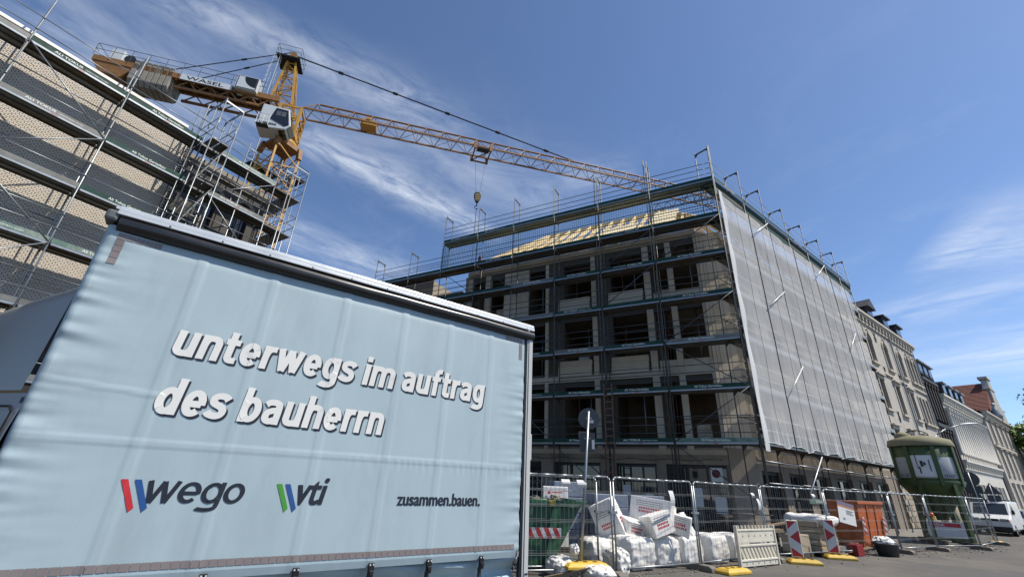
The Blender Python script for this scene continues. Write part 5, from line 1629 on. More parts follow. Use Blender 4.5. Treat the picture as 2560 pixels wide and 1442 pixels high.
# N4: corner house with gable and red tiles
H4 = thing('town_house', 'grey corner house with red tiled roof, stepped gable and small dome', 'house', FN.P(56, DD, 0), 'old town houses along the street')
w4 = [(t, t + 1.2, z, z + 2.5, 0) for t in (42.6, 46.2, 49.8, 53.4, 57.0, 60.6, 64.2) for z in (1.2, 5.0, 8.6)]
mb = MB(); holes_wall(mb, FN, 41.0, 68, 0, 11.9, DD + 0.4, 0.35, w4); mb.fbox(FN, 41, 68, DD - 0.2, -11, 0, 11.8); mb.build('wall', PLA, H4)
for x in w4:
    window(FN, H4, x[0], x[1], x[2], x[3], DD + 0.4, ped=1)
cornice(FN, H4, 40.9, 68.2, DD + 0.4, 11.9, PLAT, 0.45, 0.8, 1.2)
mb = MB(); mb.fbox(FN, 40.95, 68.1, DD + 0.4, DD + 0.6, 8.0, 8.25); mb.build('string_course', PLAT, H4)
mb = MB(); mb.prism([FN.P(49.5, DD + 0.1, 12.2), FN.P(57.4, DD + 0.1, 18.2), FN.P(65.3, DD + 0.1, 12.2)], FN.N * -8.5); rf = mb.build('roof', REDT, H4)
mb = MB(); mb.prism([FN.P(41, DD + 0.3, 12.15), FN.P(41, DD - 4, 14.0), FN.P(41, -11, 12.15)], FN.D * 26.8); mb.build('low_roof', SLATE, H4)
sl = (FN.D * 7.9 + Z * 6.0).normalized(); nr = (-FN.D * 6.0 + Z * 7.9).normalized()
for k in range(27):          # tile courses on the slope that faces down the street
    p = FN.P(49.5, DD + 0.1, 12.2) + sl * (k * 0.365 + 0.18) + nr * 0.04
    mb = MB(); mb.bar(p, p - FN.N * 8.4, 0.36, 0.07, (nr + sl * 0.2).normalized()); mb.build('tile_course', REDT, rf)
mb = MB(); mb.prism([FN.P(53.4, DD + 0.42, z) + FN.D * t for t, z in ((0, 12.5), (8, 12.5), (7.2, 14.5), (6.0, 15.0), (5.6, 17.2), (4.9, 18.6), (3.1, 18.6), (2.4, 17.2), (2.0, 15.0), (0.8, 14.5))], FN.N * -0.7); gb = mb.build('gable', PLA, H4)
mb = MB(); mb.fbox(FN, 56.1, 58.7, DD + 0.55, DD - 0.5, 18.6, 18.95); mb.fbox(FN, 55.6, 59.2, DD + 0.5, DD - 0.35, 17.0, 17.2); mb.build('gable_cap', PLAT, gb)
mb = MB(); mb.lathe(FN.P(51.5, DD + 0.5, 12.1), [(0.5, 0), (0.5, 0.4), (0.6, 0.5), (0.45, 0.9), (0.4, 1.2), (0.25, 1.6), (0.14, 1.8), (0.14, 1.95), (0.22, 2.1), (0.16, 2.28), (0, 2.35)], 16); mb.build('corner_dome', ZINC, H4, smooth=True)
# N5: plain low house further on
H5 = thing('town_house', 'plain grey house in shade at the far end of the street', 'house', FN.P(75, DD, 0), 'old town houses along the street')
w5 = [(t, t + 1.2, z, z + 1.9, 0) for t in (71, 74.5, 78, 81.5) for z in (1.4, 4.8, 8.0)]
mb = MB(); holes_wall(mb, FN, 68.4, 88, 0, 10.4, DD, 0.3, w5); mb.fbox(FN, 68.4, 88, DD - 0.5, -10, 0, 10.3); mb.build('wall', PLA, H5)
for x in w5:
    window(FN, H5, x[0], x[1], x[2], x[3], DD)
mb = MB(); mb.prism([FN.P(68.4, DD + 0.3, 10.4), FN.P(68.4, -6, 14), FN.P(68.4, -11, 10.4)], FN.D * 19.6); mb.build('roof', SLATE, H5)

# ------------------------------------------------------------------ trees at the end of the street
BARK = mat('bark', '#4c4238', rough=0.95, var=0.25, scale=4, bump=0.6, bscale=20)
LEAF = mat('leaf', '#5f7a2a', rough=0.6, var=0.35, scale=0.5)
LEAF2 = mat('leaf_dark', '#4a6b30', rough=0.6, var=0.35, scale=0.5)
def tree(x, y, h, cr_, label, m, seed):
    rr = random.Random(seed)
    t = thing('street_tree', label, 'tree', (x, y, 0), 'trees at the end of the street')
    b = Vector((x, y, 0))
    mb = MB(); mb.tube(b, b + Z * h * 0.42, 0.34, 9, 0.24)
    tips = []
    for k in range(8):
        a = k * 2.4; e = rr.uniform(0.5, 1.0)
        p = b + Z * h * (0.3 + 0.03 * k)
        q = p + Vector((cos(a) * cr_ * 0.55, sin(a) * cr_ * 0.55, h * 0.3 * e))
        mb.tube(p, q, 0.14, 6, 0.05); tips.append(q)
        for s in range(3):
            q2 = q + Vector((rr.uniform(-1, 1), rr.uniform(-1, 1), rr.uniform(0.2, 1))) * cr_ * 0.4
            mb.tube(q, q2, 0.05, 5, 0.02); tips.append(q2)
    mb.build('trunk', BARK, t)
    mb = MB()
    c = b + Z * h * 0.68
    cl = [c + Vector((rr.gauss(0, 0.42) * cr_, rr.gauss(0, 0.42) * cr_, rr.gauss(0, 0.2) * h)) for _ in range(46)] + tips
    for q in cl:
        rad = rr.uniform(0.5, 1.15)
        for _ in range(150):
            p = q + Vector((rr.gauss(0, 0.55), rr.gauss(0, 0.55), rr.gauss(0, 0.4))) * rad
            s = rr.uniform(0.16, 0.34)
            v1 = Vector((rr.gauss(0, 1), rr.gauss(0, 1), rr.gauss(0, 1))).normalized() * s
            v2 = v1.orthogonal().normalized() * s * 0.7
            mb.add([p - v1, p + v2, p + v1, p - v2], [(0, 1, 2, 3)])
    mb.build('crown', m, t)
tree(76, 62.5, 14.0, 4.4, 'green leafy tree showing past the grey corner house', LEAF, 3)
tree(86, 68.5, 16.5, 5.4, 'taller darker tree furthest along the street at the picture edge', LEAF2, 5)
# ------------------------------------------------------------------ street level: fences
FENCE = mat('fence_steel', '#8f9496', rough=0.4, metal=0.7, var=0.15, scale=6)
GROUPF = 'mesh fence panels round the building site'
def fence(p0, p1, label, h=1.95, tags=()):
    p0, p1 = Vector((*p0, 0)), Vector((*p1, 0))
    dv = (p1 - p0); L = dv.length; dv.normalize()
    az = math.degrees(math.atan2(dv.x, dv.y))
    F = Fr(p0.x, p0.y, az, 1)
    t = thing('mesh_fence', label, 'fence', F.P(L / 2, 0, 0.1), GROUPF)
    for s in (0.04, L - 0.04):
        mb = MB(); mb.tube(F.P(s, 0, 0.1), F.P(s, 0, h - 0.09), 0.021, 8); mb.build('post', FENCE, t, smooth=True)
    mb = MB(); pts = [F.P(0.04, 0, h - 0.09), F.P(0.07, 0, h - 0.03), F.P(0.13, 0, h)] + [F.P(0.13 + (L - 0.26) * k / 8, 0, h - 0.012 * sin(pi * k / 8)) for k in range(1, 8)] + [F.P(L - 0.13, 0, h), F.P(L - 0.07, 0, h - 0.03), F.P(L - 0.04, 0, h - 0.09)]
    mb.path(pts, 0.021, 8); mb.build('top_rail', FENCE, t, smooth=True)
    mb = MB(); mb.tube(F.P(0.04, 0, 0.16), F.P(L - 0.04, 0, 0.16), 0.019, 8); mb.build('bottom_rail', FENCE, t, smooth=True)
    mb = MB()
    n = int(L / 0.105)
    for k in range(1, n):
        s = L * k / n
        mb.tube(F.P(s, 0.01, 0.16), F.P(s, 0.01 + 0.006 * sin(k), h - 0.02), 0.0022, 3, cap=False)
    for z in (0.42, 0.72, 1.02, 1.32, 1.62):
        for q in (0, 0.03):
            mb.path([F.P(L * k / 6, 0.005, z + q + 0.006 * sin(k * 2 + z * 9)) for k in range(7)], 0.003, 3)
    mb.build('wire_mesh', FENCE, t, kind='stuff')
    mb = MB(); mb.fbox(F, L - 0.09, L + 0.09, -0.05, 0.05, h * 0.62, h * 0.62 + 0.05); mb.build('clamp', FENCE, t)
    for (s, z, w, hh) in tags:
        mb = MB(); mb.grid(lambda u, v: F.P(s + w * u + 0.03 * v * v, 0.03 + 0.04 * sin(v * 3), z - hh * v), [0, 0.5, 1], [k / 5 for k in range(6)]); mb.build('paper_tag', PAPER, t)
    return F, L
A = [(-1.0, 9.75), (2.45, 10.8), (4.86, 12.26), (7.7, 14.35), (10.65, 15.9), (14.3, 17.75), (16.9, 19.2), (19.7, 20.3), (23.2, 23.0)]
FLB = ['fence panel in front of the green skip next to the truck', 'fence panel in front of the tumbled white cartons', 'fence panel behind the white barrier board', 'fence panel between the two red and white beacons', 'fence panel carrying the white information sheet', 'narrow fence panel just right of the orange skip', 'fence panel in front of the green silo', 'last fence panel beside the silo towards the white van']
TAGS = {0: [(2.35, 1.86, 0.2, 0.14), (2.72, 1.86, 0.22, 0.16)], 1: [(1.85, 1.72, 0.16, 0.34)], 2: [(2.9, 1.75, 0.17, 0.12), (3.2, 1.6, 0.14, 0.3)], 3: [(2.6, 1.8, 0.16, 0.14)]}
FF = []
for k in range(8):
    FF.append(fence(A[k], A[k + 1], FLB[k], tags=TAGS.get(k, ())))
fence((-0.8, 10.25), (2.2, 11.15), 'second fence panel standing just behind the one by the truck', h=1.93)
CBLK = mat('foot_block', '#6f6a62', rough=0.9, var=0.2, scale=6, bump=0.4)
FBL = ['fence foot next to the yellow base under the sign', 'fence foot at the left end of the barrier board', 'fence foot behind the barrier board', 'fence foot beside the right beacon', 'long dark fence foot by the right end of the orange skip', 'fence foot right of the orange skip', 'fence foot in front of the silo', 'fence foot beside the silo by the white van']
for k in range(1, 9):
    F, L = FF[k - 1]
    c = F.P(L, 0, 0)
    mb = MB()
    prof = [(-0.36, 0.005), (0.36, 0.005), (0.36, 0.09), (0.28, 0.13), (-0.28, 0.13), (-0.36, 0.09)]
    mb.prism([c + F.N * x + Z * z - F.D * 0.11 for x, z in prof], F.D * 0.22)
    tag(mb.build('ballast_block', CBLK, origin=c, bevel=0.01), FBL[k - 1], 'fence foot', 'feet under the mesh fence')

# ------------------------------------------------------------------ beacons, barrier, yellow feet
YEL = mat('yellow_plastic', '#c9a53a', rough=0.6, var=0.15, scale=5, dirt='#7d6b3a', dscale=3, damt=0.5)
CREAM = mat('cream_plastic', '#c9c4b4', rough=0.6, var=0.1, scale=4, dirt='#8f8878', dscale=2.5, damt=0.5)
BWH = mat('beacon_white', '#b9bcbc', rough=0.4, var=0.06); BRD = mat('beacon_red', '#9c1d24', rough=0.45, var=0.1)
def ybase(name, c, az, label=None, parent=None, z0=0.0, L=0.82, W=0.4):
    F = Fr(c[0], c[1], az, 1)
    mb = MB()
    def ring(l, w, z):
        return [F.P(-l / 2, -w / 2, z), F.P(l / 2, -w / 2, z), F.P(l / 2, w / 2, z), F.P(-l / 2, w / 2, z)]
    r = [ring(L, W, z0 + 0.004), ring(L, W, z0 + 0.06), ring(L * 0.82, W * 0.72, z0 + 0.12)]
    mb.add(sum(r, []), [(3, 2, 1, 0), (8, 9, 10, 11)] + [(4 * j + i, 4 * j + (i + 1) % 4, 4 * j + 4 + (i + 1) % 4, 4 * j + 4 + i) for j in range(2) for i in range(4)])
    o = mb.build(name, YEL, parent, origin=None if parent else F.P(0, 0, z0), bevel=0.012)
    mb = MB()
    for s in (-0.2, 0.0, 0.22):
        mb.fbox(F, s - 0.04, s + 0.04, -0.04, 0.04, z0 + 0.121, z0 + 0.128)
    mb.build('socket', BLACK, o)
    if label:
        tag(o, label, 'sign base', 'yellow plastic sign bases')
    return o
def beacon(c, az, label, flip):
    t = thing('warning_beacon', label, 'beacon', (c[0], c[1], 0), 'red and white warning beacons')
    ybase('base', (c[0] + 0.12, c[1] - 0.05), az, parent=t)
    F = Fr(c[0], c[1], az, 1)
    W, z0, z1 = 0.27, 0.16, 1.08
    mb = MB(); mb.fbox(F, -W / 2 - 0.02, W / 2 + 0.02, -0.03, 0.03, z0, z1); mb.build('plate', CREAM, t, bevel=0.02)
    mb = MB(); mb.fbox(F, -W / 2, W / 2, 0.031, 0.034, z0 + 0.02, z1 - 0.02); fc = mb.build('face', BWH, t)
    sh = [[(0, 1), (0.9, 1), (0, 0.76)], [(1, 0.74), (1, 0.34), (0.06, 0.54)], [(0, 0.24), (1, 0.03), (1, 0), (0.0, 0)]]
    for s in sh:
        pts = [((1 - x) if flip else x, y) for x, y in s]
        mb = MB(); mb.poly([F.P(-W / 2 + x * W, 0.0365, z0 + 0.02 + y * (z1 - z0 - 0.04)) for x, y in pts]); mb.build('red_chevron', BRD, fc)
    mb = MB(); mb.tube(F.P(0, 0, z1), F.P(0, 0, z1 + 0.07), 0.025, 8); mb.tube(F.P(0, 0, 0.1), F.P(0, 0, z0), 0.03, 8); mb.build('peg', FENCE, t)
beacon((8.35, 14.1), 102, 'red and white beacon on yellow base next to the barrier board', False)
beacon((10.3, 15.45), 102, 'red and white beacon on yellow base in front of the wrapped pallet', True)
ybase('yellow_ballast', (5.5, 12.0), 62, 'yellow plastic base on the asphalt in front of the barrier board')
ybase('yellow_ballast', (23.7, 23.6), 55, 'small yellow base at the far end of the fence')
ybase('yellow_ballast', (1.75, 10.45), 75, 'yellow base carrying the sign pole behind the fence', z0=0.2, L=0.95, W=0.45)
BF = Fr(6.02, 12.72, 57.7, 1)
bt = thing('barrier_board', 'cream plastic barrier board with slanted slots between fence and road', 'barrier', BF.P(0.92, 0, 0))
mb = MB(); mb.fbox(BF, 0.08, 1.75, -0.025, 0.025, 0.56, 0.84); mb.build('upper_panel', CREAM, bt, bevel=0.01)
for z in (0.85, 0.5, 0.17):
    mb = MB(); mb.fbox(BF, 0.06, 1.77, -0.04, 0.04, z - 0.025, z + 0.025); mb.build('rail', CREAM, bt, bevel=0.01)
mb = MB(); mb.fbox(BF, 0.08, 1.75, -0.025, 0.025, 0.03, 0.14); mb.build('lower_panel', CREAM, bt, bevel=0.01)
for s in (0.0, 1.77):
    mb = MB(); mb.fbox(BF, s, s + 0.06, -0.045, 0.045, 0.0, 0.96); mb.build('end_post', CREAM, bt, bevel=0.01)
for k in range(11):
    s = 0.1 + k * 0.16
    mb = MB(); mb.prism([BF.P(s + 0.1, -0.02, 0.195), BF.P(s + 0.19, -0.02, 0.195), BF.P(s + 0.05, -0.02, 0.475), BF.P(s - 0.04, -0.02, 0.475)], BF.N * 0.04); mb.build('slat', CREAM, bt)
    if k < 10:
        mb = MB(); mb.fbox(BF, s + 0.03, s + 0.075, -0.022, 0.022, 0.876, 0.96); mb.build('tooth', CREAM, bt, bevel=0.008)
for k in range(6):
    for z in (0.7, 0.085):
        mb = MB(); mb.prism([BF.P(0.25 + k * 0.27, 0.026, z), BF.P(0.29 + k * 0.27, 0.026, z), BF.P(0.27 + k * 0.27, 0.026, z + 0.04)], BF.N * 0.004); mb.build('slot', DARK, bt)

# ------------------------------------------------------------------ skips
SKG = mat('skip_green', '#1f5238', rough=0.55, var=0.2, scale=2.5, dirt='#3c4a3c', dscale=2, damt=0.5)
SKO = mat('skip_orange', '#b0581f', rough=0.55, var=0.15, scale=2, dirt='#7d3d18', dscale=1.5, damt=0.5)
GF = Fr(-1.6, 10.75, 82, 1)
gs = thing('waste_skip', 'green steel waste skip full of rubble beside the truck', 'skip', GF.P(1.7, -0.9, 0))
d0, d1 = 0.0, -1.7
prof = [(0.9, 0.12), (2.75, 0.12), (3.45, 1.32), (0.2, 1.32)]
mb = MB()
n4 = [GF.P(t, d0, z) for t, z in prof]; f4 = [GF.P(t, d1, z) for t, z in prof]
mb.poly(n4); mb.poly(f4); mb.poly([n4[0], n4[1], f4[1], f4[0]]); mb.poly([n4[1], n4[2], f4[2], f4[1]]); mb.poly([n4[3], n4[0], f4[0], f4[3]])
mb.poly([GF.P(0.4, d0 - .03, 1.1), GF.P(3.3, d0 - .03, 1.1), GF.P(3.3, d1 + .03, 1.1), GF.P(0.4, d1 + .03, 1.1)])
mb.build('tub', SKG, gs)
for d in (0.03, -1.73):
    mb = MB(); mb.fbox(GF, 0.1, 3.6, d - 0.06, d + 0.06, 1.3, 1.42); mb.build('rim', SKG, gs, bevel=0.012)
mb = MB(); mb.fbox(GF, 3.45, 3.56, -1.66, -0.04, 1.3, 1.42); mb.build('rim', SKG, gs)
for s in (1.2, 2.0, 2.6):
    mb = MB(); mb.prism([GF.P(s, 0.005, 0.14), GF.P(s + 0.14, 0.005, 0.14), GF.P(s + 0.32, 0.005, 1.29), GF.P(s + 0.16, 0.005, 1.29)], GF.N * 0.07); mb.build('rib', SKG, gs)
mb = MB(); mb.lathe(GF.P(3.2, 0.0, 1.36), [(0.0, 0.16), (0.09, 0.16), (0.09, 0.03), (0.05, 0.02)], 14, GF.N); mb.build('lifting_pin', SKG, gs)
mb = MB(); mb.fbox(GF, 2.68, 2.82, 0.095, 0.1, 1.3, 1.42); mb.build('yellow_plate', YEL, gs)
def stripes(F, parent, s0, s1, z0, z1, d, n):
    mb = MB(); mb.fbox(F, s0, s1, d, d + 0.01, z0, z1); bo = mb.build('warning_plate', BWH, parent)
    w = (s1 - s0) / n
    for k in range(n):
        a = s0 + w * k
        mb = MB(); mb.poly([F.P(a, d + 0.013, z1), F.P(a + w * 0.5, d + 0.013, z1), F.P(min(s1, a + w), d + 0.013, z0), F.P(min(s1, a + w * 0.5), d + 0.013, z0)]); mb.build('red_stripe', BRD, bo)
stripes(GF, gs, 2.15, 2.95, 0.66, 0.86, 0.085, 4)
RUB = mat('rubble', '#8a8378', rough=0.95, var=0.5, scale=9, bump=0.5)
mb = MB()
for k in range(190):
    p = GF.P(rnd.uniform(0.5, 3.3), rnd.uniform(-1.6, -0.06), 1.16 + rnd.uniform(0, 0.3) * (0.4 + 0.6 * sin(rnd.uniform(0, 3))))
    s = rnd.uniform(0.05, 0.16)
    M = Matrix.Rotation(rnd.uniform(0, 3), 3, 'Z') @ Matrix.Rotation(rnd.uniform(0, 3), 3, 'X')
    mb.box(p, s * rnd.uniform(0.6, 1.6), s, s * rnd.uniform(0.4, 1), M)
mb.build('rubble', RUB, gs, kind='stuff')
OFs = Fr(13.15, 17.85, 56.5, 1)
os_ = thing('waste_skip', 'rusty orange steel skip behind the fence with the information sheet', 'skip', OFs.P(1.6, -0.7, 0))
mb = MB()
n4 = [OFs.P(t, d, z) for t, d, z in ((0.1, -0.12, 0.12), (2.2, -0.12, 0.12), (2.3, 0.0, 1.55), (0, 0.0, 1.55))]; f4 = [OFs.P(t, d, z) for t, d, z in ((0.1, -0.9, 0.12), (2.2, -0.9, 0.12), (2.3, -1.0, 1.55), (0, -1.0, 1.55))]
mb.poly(n4); mb.poly(f4); mb.poly([n4[0], n4[1], f4[1], f4[0]]); mb.poly([n4[1], n4[2], f4[2], f4[1]]); mb.poly([n4[3], n4[0], f4[0], f4[3]])
mb.build('tub', SKO, os_)
mb = MB(); mb.fbox(OFs, -0.03, 2.33, -0.03, 0.06, 1.53, 1.63); mb.fbox(OFs, -0.03, 2.33, -1.06, -0.97, 1.53, 1.63); mb.build('rim', SKO, os_, bevel=0.01)
mb = MB(); mb.fbox(OFs, 2.29, 2.35, -0.96, -0.04, 1.53, 1.63); mb.fbox(OFs, -0.05, 0.0, -0.96, -0.04, 1.53, 1.63); mb.build('rim', SKO, os_)
for s in (0.75, 1.5):
    mb = MB(); mb.prism([OFs.P(s, -0.12, 0.15), OFs.P(s + 0.08, -0.12, 0.15), OFs.P(s + 0.08, 0.0, 1.52), OFs.P(s, 0.0, 1.52)], OFs.N * 0.035); mb.build('rib', SKO, os_)
for s in (0.1, 2.02):
    mb = MB(); mb.fbox(OFs, s, s + 0.2, 0.0, 0.02, 0.5, 1.1); wp = mb.build('warning_plate', BWH, os_)
    for k in range(3):
        z = 0.5 + k * 0.2
        mb = MB(); mb.poly([OFs.P(s, 0.024, z + 0.1), OFs.P(s, 0.024, z + 0.2), OFs.P(s + 0.2, 0.024, z + 0.1), OFs.P(s + 0.2, 0.024, z)]); mb.build('red_stripe', BRD, wp)

# ------------------------------------------------------------------ bags, cartons, pallets
def lump(c, sx, sy, sz, az, n=12, rough=0.05, bulge=0.12, seed=0, power=4.0):
    """a soft full sack: a rounded box pushed about by noise"""
    M = Matrix.Rotation(-R(az), 3, 'Z')
    mb = MB()
    def pt(v):
        x, y, z = v
        r = (abs(x) ** power + abs(y) ** power + abs(z) ** power) ** (1 / power)
        p = Vector((x / r, y / r, z / r))
        k = 1 + bulge * (1 - p.z * p.z) * 0.5
        q = Vector((p.x * k * sx / 2, p.y * k * sy / 2, p.z * sz / 2))
        nv = noise.noise_vector(Vector((p.x * 2.2 + seed, p.y * 2.2, p.z * 2.2))) * rough + noise.noise_vector(Vector((p.x * 6 + seed, p.y * 6, p.z * 6))) * rough * 0.45
        ang = math.atan2(p.y, p.x)
        q += nv + Vector((p.x, p.y, 0)) * (0.022 * noise.noise(Vector((ang * 5 + seed, p.z * 0.9, seed))) + 0.012 * noise.noise(Vector((ang * 13 + seed, p.z * 1.4 + ang * 2, seed))))
        q.z = max(q.z, -sz / 2 + 0.01)
        return Vector(c) + Z * (sz / 2) + M @ q
    g = [-1 + 2 * k / n for k in range(n + 1)]
    for ax in range(3):
        for s in (-1, 1):
            def fn(u, v, ax=ax, s=s):
                a = [0, 0, 0]; a[ax] = s; a[(ax + 1) % 3] = u; a[(ax + 2) % 3] = v
                return pt(a)
            mb.grid(fn, g, g)
    return mb
def weld(o, d=0.002):
    bm = bmesh.new(); bm.from_mesh(o.data); bmesh.ops.remove_doubles(bm, verts=bm.verts, dist=d); bmesh.ops.recalc_face_normals(bm, faces=bm.faces); bm.to_mesh(o.data); bm.free()
FILM = mat('white_film', '#dcdbd8', rough=0.5, var=0.08, scale=5, bump=0.25, bscale=9, dirt='#a5a199', dscale=2, damt=0.4)
SACK = mat('woven_sack', '#d8d6d1', rough=0.75, var=0.1, scale=6, bump=0.2, bscale=12, dirt='#8f8a80', dscale=2, damt=0.45)
CART = mat('white_carton', '#dddbd7', rough=0.7, var=0.06, scale=3, dirt='#a9a59d', dscale=2, damt=0.3)
CARD = mat('cardboard', '#a2957f', rough=0.85, var=0.12, scale=4, dirt='#776b58', dscale=2, damt=0.4)
GFILM = mat('grey_film', '#7c8494', rough=0.35, var=0.15, scale=3, bump=0.5, bscale=9, dirt='#4f5664', dscale=1.5, damt=0.5)
PRED = mat('red_carton_print', '#b3303a', rough=0.7, var=0.2, scale=20)
GPRT = mat('grey_print', '#5b5d60', rough=0.7, var=0.1)
def bag(c, s, az, label, m, seed, rough=0.05, power=4.0, n=14):
    o = lump((c[0], c[1], c[2] if len(c) > 2 else 0.0), *s, az, n=n, rough=rough, seed=seed, power=power).build('site_bag', m, origin=Vector((c[0], c[1], 0)), smooth=True)
    weld(o)
    return tag(o, label, 'bag', 'white bags and wrapped blocks behind the fence')
bag((3.15, 12.15), (0.85, 0.8, 0.68), 62, 'large wrinkled white sack in front of the leaning carton', SACK, 1, 0.03, 7.0, 22)
bag((2.35, 12.2), (0.75, 0.75, 0.6), 70, 'white sack below the leaning carton, left of the large wrinkled sack', SACK, 2, 0.03, 6.0, 22)
bag((3.98, 12.75), (0.8, 0.75, 0.66), 62, 'white sack with dark sticks on top in the middle of the row', SACK, 3, 0.03, 7.0, 22)
bag((4.75, 13.15), (0.75, 0.75, 0.66), 60, 'white wrapped block just left of the fence post by the barrier', FILM, 4, 0.018, 9.0, 22)
bag((5.65, 13.75), (0.85, 0.75, 0.68), 58, 'creased white wrapped block right behind the barrier board', FILM, 5, 0.018, 10.0, 22)
bag((6.55, 14.35), (0.8, 0.75, 0.66), 58, 'white wrapped block half hidden by the barrier board', FILM, 6, 0.018, 10.0, 22)
bag((7.55, 14.85), (0.8, 0.7, 0.68), 58, 'creased white wrapped block between barrier board and beacon', FILM, 7, 0.018, 10.0, 22)
bag((1.95, 10.15), (0.8, 0.5, 0.3), 75, 'slack white sack lying at the foot of the fence', SACK, 8, 0.05, 3.5, 20)
bag((2.55, 11.15), (0.5, 0.45, 0.5), 60, 'small upright white sack beside the fence joint', SACK, 9, 0.045, 3.5, 20)
bag((1.3, 10.65), (0.7, 0.5, 0.35), 60, 'grey crumpled sack under the green skip end', SACK, 10, 0.05, 3.5, 20)
bag((1.55, 10.55, 0.42), (0.18, 0.16, 0.2), 40, 'crumpled white plastic ball on the rubble by the sign pole', FILM, 11, 0.04, 2.5)
def carton(c, s, rot, label, prints):
    t = thing('carton', label, 'carton', (c[0], c[1], c[2] - s[2] / 2), 'tumbled white insulation cartons')
    M = Matrix.Rotation(R(rot[2]), 3, 'Z') @ Matrix.Rotation(R(rot[1]), 3, 'Y') @ Matrix.Rotation(R(rot[0]), 3, 'X')
    mb = MB(); mb.box(c, *s, M); bo = mb.build('box', CART, t, bevel=0.012)
    C = Vector(c)
    for face in prints:
        # face: 'x','X','y','Y','z'
        ax = 'xyz'.index(face.lower()); sg = -1 if face.islower() and face != 'z' else 1
        nv = Vector((0, 0, 0)); nv[ax] = sg
        uv = [i for i in range(3) if i != ax]
        hu, hv = s[uv[0]] / 2, s[uv[1]] / 2
        for r_ in range(2):
            mb = MB()
            x = -0.55 * hu
            while x < 0.55 * hu:
                w = rnd.uniform(0.02, 0.045); hgt = 0.05
                q = []
                for (a, b) in ((0, 0), (w, 0), (w, hgt), (0, hgt)):
                    p = Vector((0, 0, 0)); p[ax] = sg * (s[ax] / 2 + 0.003); p[uv[0]] = x + a; p[uv[1]] = -0.35 * hv + r_ * 0.075 + b
                    q.append(C + M @ p)
                mb.poly(q); x += w + 0.014
            mb.build('red_print', PRED, bo)
        mb = MB()
        for r_ in range(3):
            q = []
            for (a, b) in ((-0.7 * hu, 0), (0.6 * hu, 0), (0.6 * hu, 0.012), (-0.7 * hu, 0.012)):
                p = Vector((0, 0, 0)); p[ax] = sg * (s[ax] / 2 + 0.003); p[uv[0]] = a; p[uv[1]] = 0.25 * hv + r_ * 0.05 + b
                q.append(C + M @ p)
            mb.poly(q)
        mb.build('print_line', GPRT, bo)
carton((2.75, 12.6, 0.98), (0.62, 0.55, 0.9), (8, -24, -28), 'white carton leaning steeply against the fence left of the others', 'yX')
carton((4.02, 13.0, 1.17), (1.05, 0.7, 0.55), (-14, 6, -30), 'largest white carton lying on top of the heap', 'yx')
carton((3.92, 12.45, 0.93), (0.62, 0.5, 0.5), (-6, -16, 20), 'white carton with red print in front of the largest one', 'yX')
carton((3.3, 12.55, 0.84), (0.6, 0.4, 0.34), (20, 10, 30), 'small white carton wedged between the leaning and the largest cartons', 'y')
carton((4.75, 13.05, 0.9), (0.5, 0.55, 0.46), (0, 12, -25), 'white carton at the right end of the heap', 'y')
carton((5.0, 13.3, 0.9), (0.12, 0.6, 0.6), (0, -28, -30), 'flat white board leaning at the right end of the carton heap', 'X')
def stack(c, s, az, label, m, nlay, name='pallet_stack', cat='pallet'):
    F = Fr(c[0], c[1], az, 1)
    t = thing(name, label, cat, (c[0], c[1], 0), 'wrapped pallets on the pavement')
    for k in range(3):
        mb = MB(); mb.fbox(F, -s[0] / 2, s[0] / 2, -s[1] / 2 + k * (s[1] - 0.1) / 2, -s[1] / 2 + k * (s[1] - 0.1) / 2 + 0.1, 0.005, 0.1); mb.build('pallet_runner', WOODB, t)
    mb = MB(); mb.fbox(F, -s[0] / 2, s[0] / 2, -s[1] / 2, s[1] / 2, 0.101, 0.125); mb.build('pallet_deck', WOODB, t)
    h = (s[2] - 0.13) / nlay
    for k in range(nlay):
        j = rnd.uniform(-0.015, 0.015)
        mb = MB(); mb.fbox(F, -s[0] / 2 + 0.02 + j, s[0] / 2 - 0.02 + j, -s[1] / 2 + 0.02, s[1] / 2 - 0.02, 0.13 + k * h, 0.13 + (k + 1) * h - 0.008)
        mb.build('wrapped_layer', m, t, bevel=0.02)
    return F, t
stack((1.95, 14.9), (1.0, 0.8, 1.85), 80, 'tall stack of pale film wrapped boards behind the green skip', GFILM, 4)
stack((3.15, 14.7), (1.1, 0.8, 1.55), 80, 'grey film wrapped stack behind the leaning carton', GFILM, 4)
stack((4.35, 15.0), (1.1, 0.8, 1.55), 80, 'grey film wrapped stack behind the largest carton', GFILM, 4)
F, t = stack((1.55, 14.2), (0.8, 0.1, 1.7), 82, 'pale printed panel standing behind the skip rim', CART, 1)
mb = MB(); mb.fbox(F, -0.25, -0.17, 0.06, 0.063, 1.49, 1.56); mb.build('red_print', PRED, t)
mb = MB(); mb.fbox(F, -0.13, 0.2, 0.06, 0.063, 1.52, 1.545); mb.build('red_print', PRED, t)
F, t = stack((10.35, 16.35), (1.25, 0.95, 1.0), 57, 'pallet of beige insulation boards under a white film hood', CARD, 5)
ho = lump(F.P(0, 0, 0.86), 1.32, 1.02, 0.32, 57, n=12, rough=0.04, seed=21, power=5).build('film_hood', FILM, t, smooth=True); weld(ho)
for z in (0.35, 0.6):
    mb = MB(); mb.fbox(F, 0.0, 0.42, 0.48, 0.484, z, z + 0.05); mb.build('red_print', PRED, t)
F, t = stack((9.35, 15.75), (0.7, 0.6, 0.62), 57, 'grey cardboard crate standing between the two beacons', CARD, 1, 'crate', 'crate')
PLK = mat('old_plank', '#6f5f4a', rough=0.85, var=0.25, scale=4, dirt='#9b9080', dscale=3, damt=0.4)
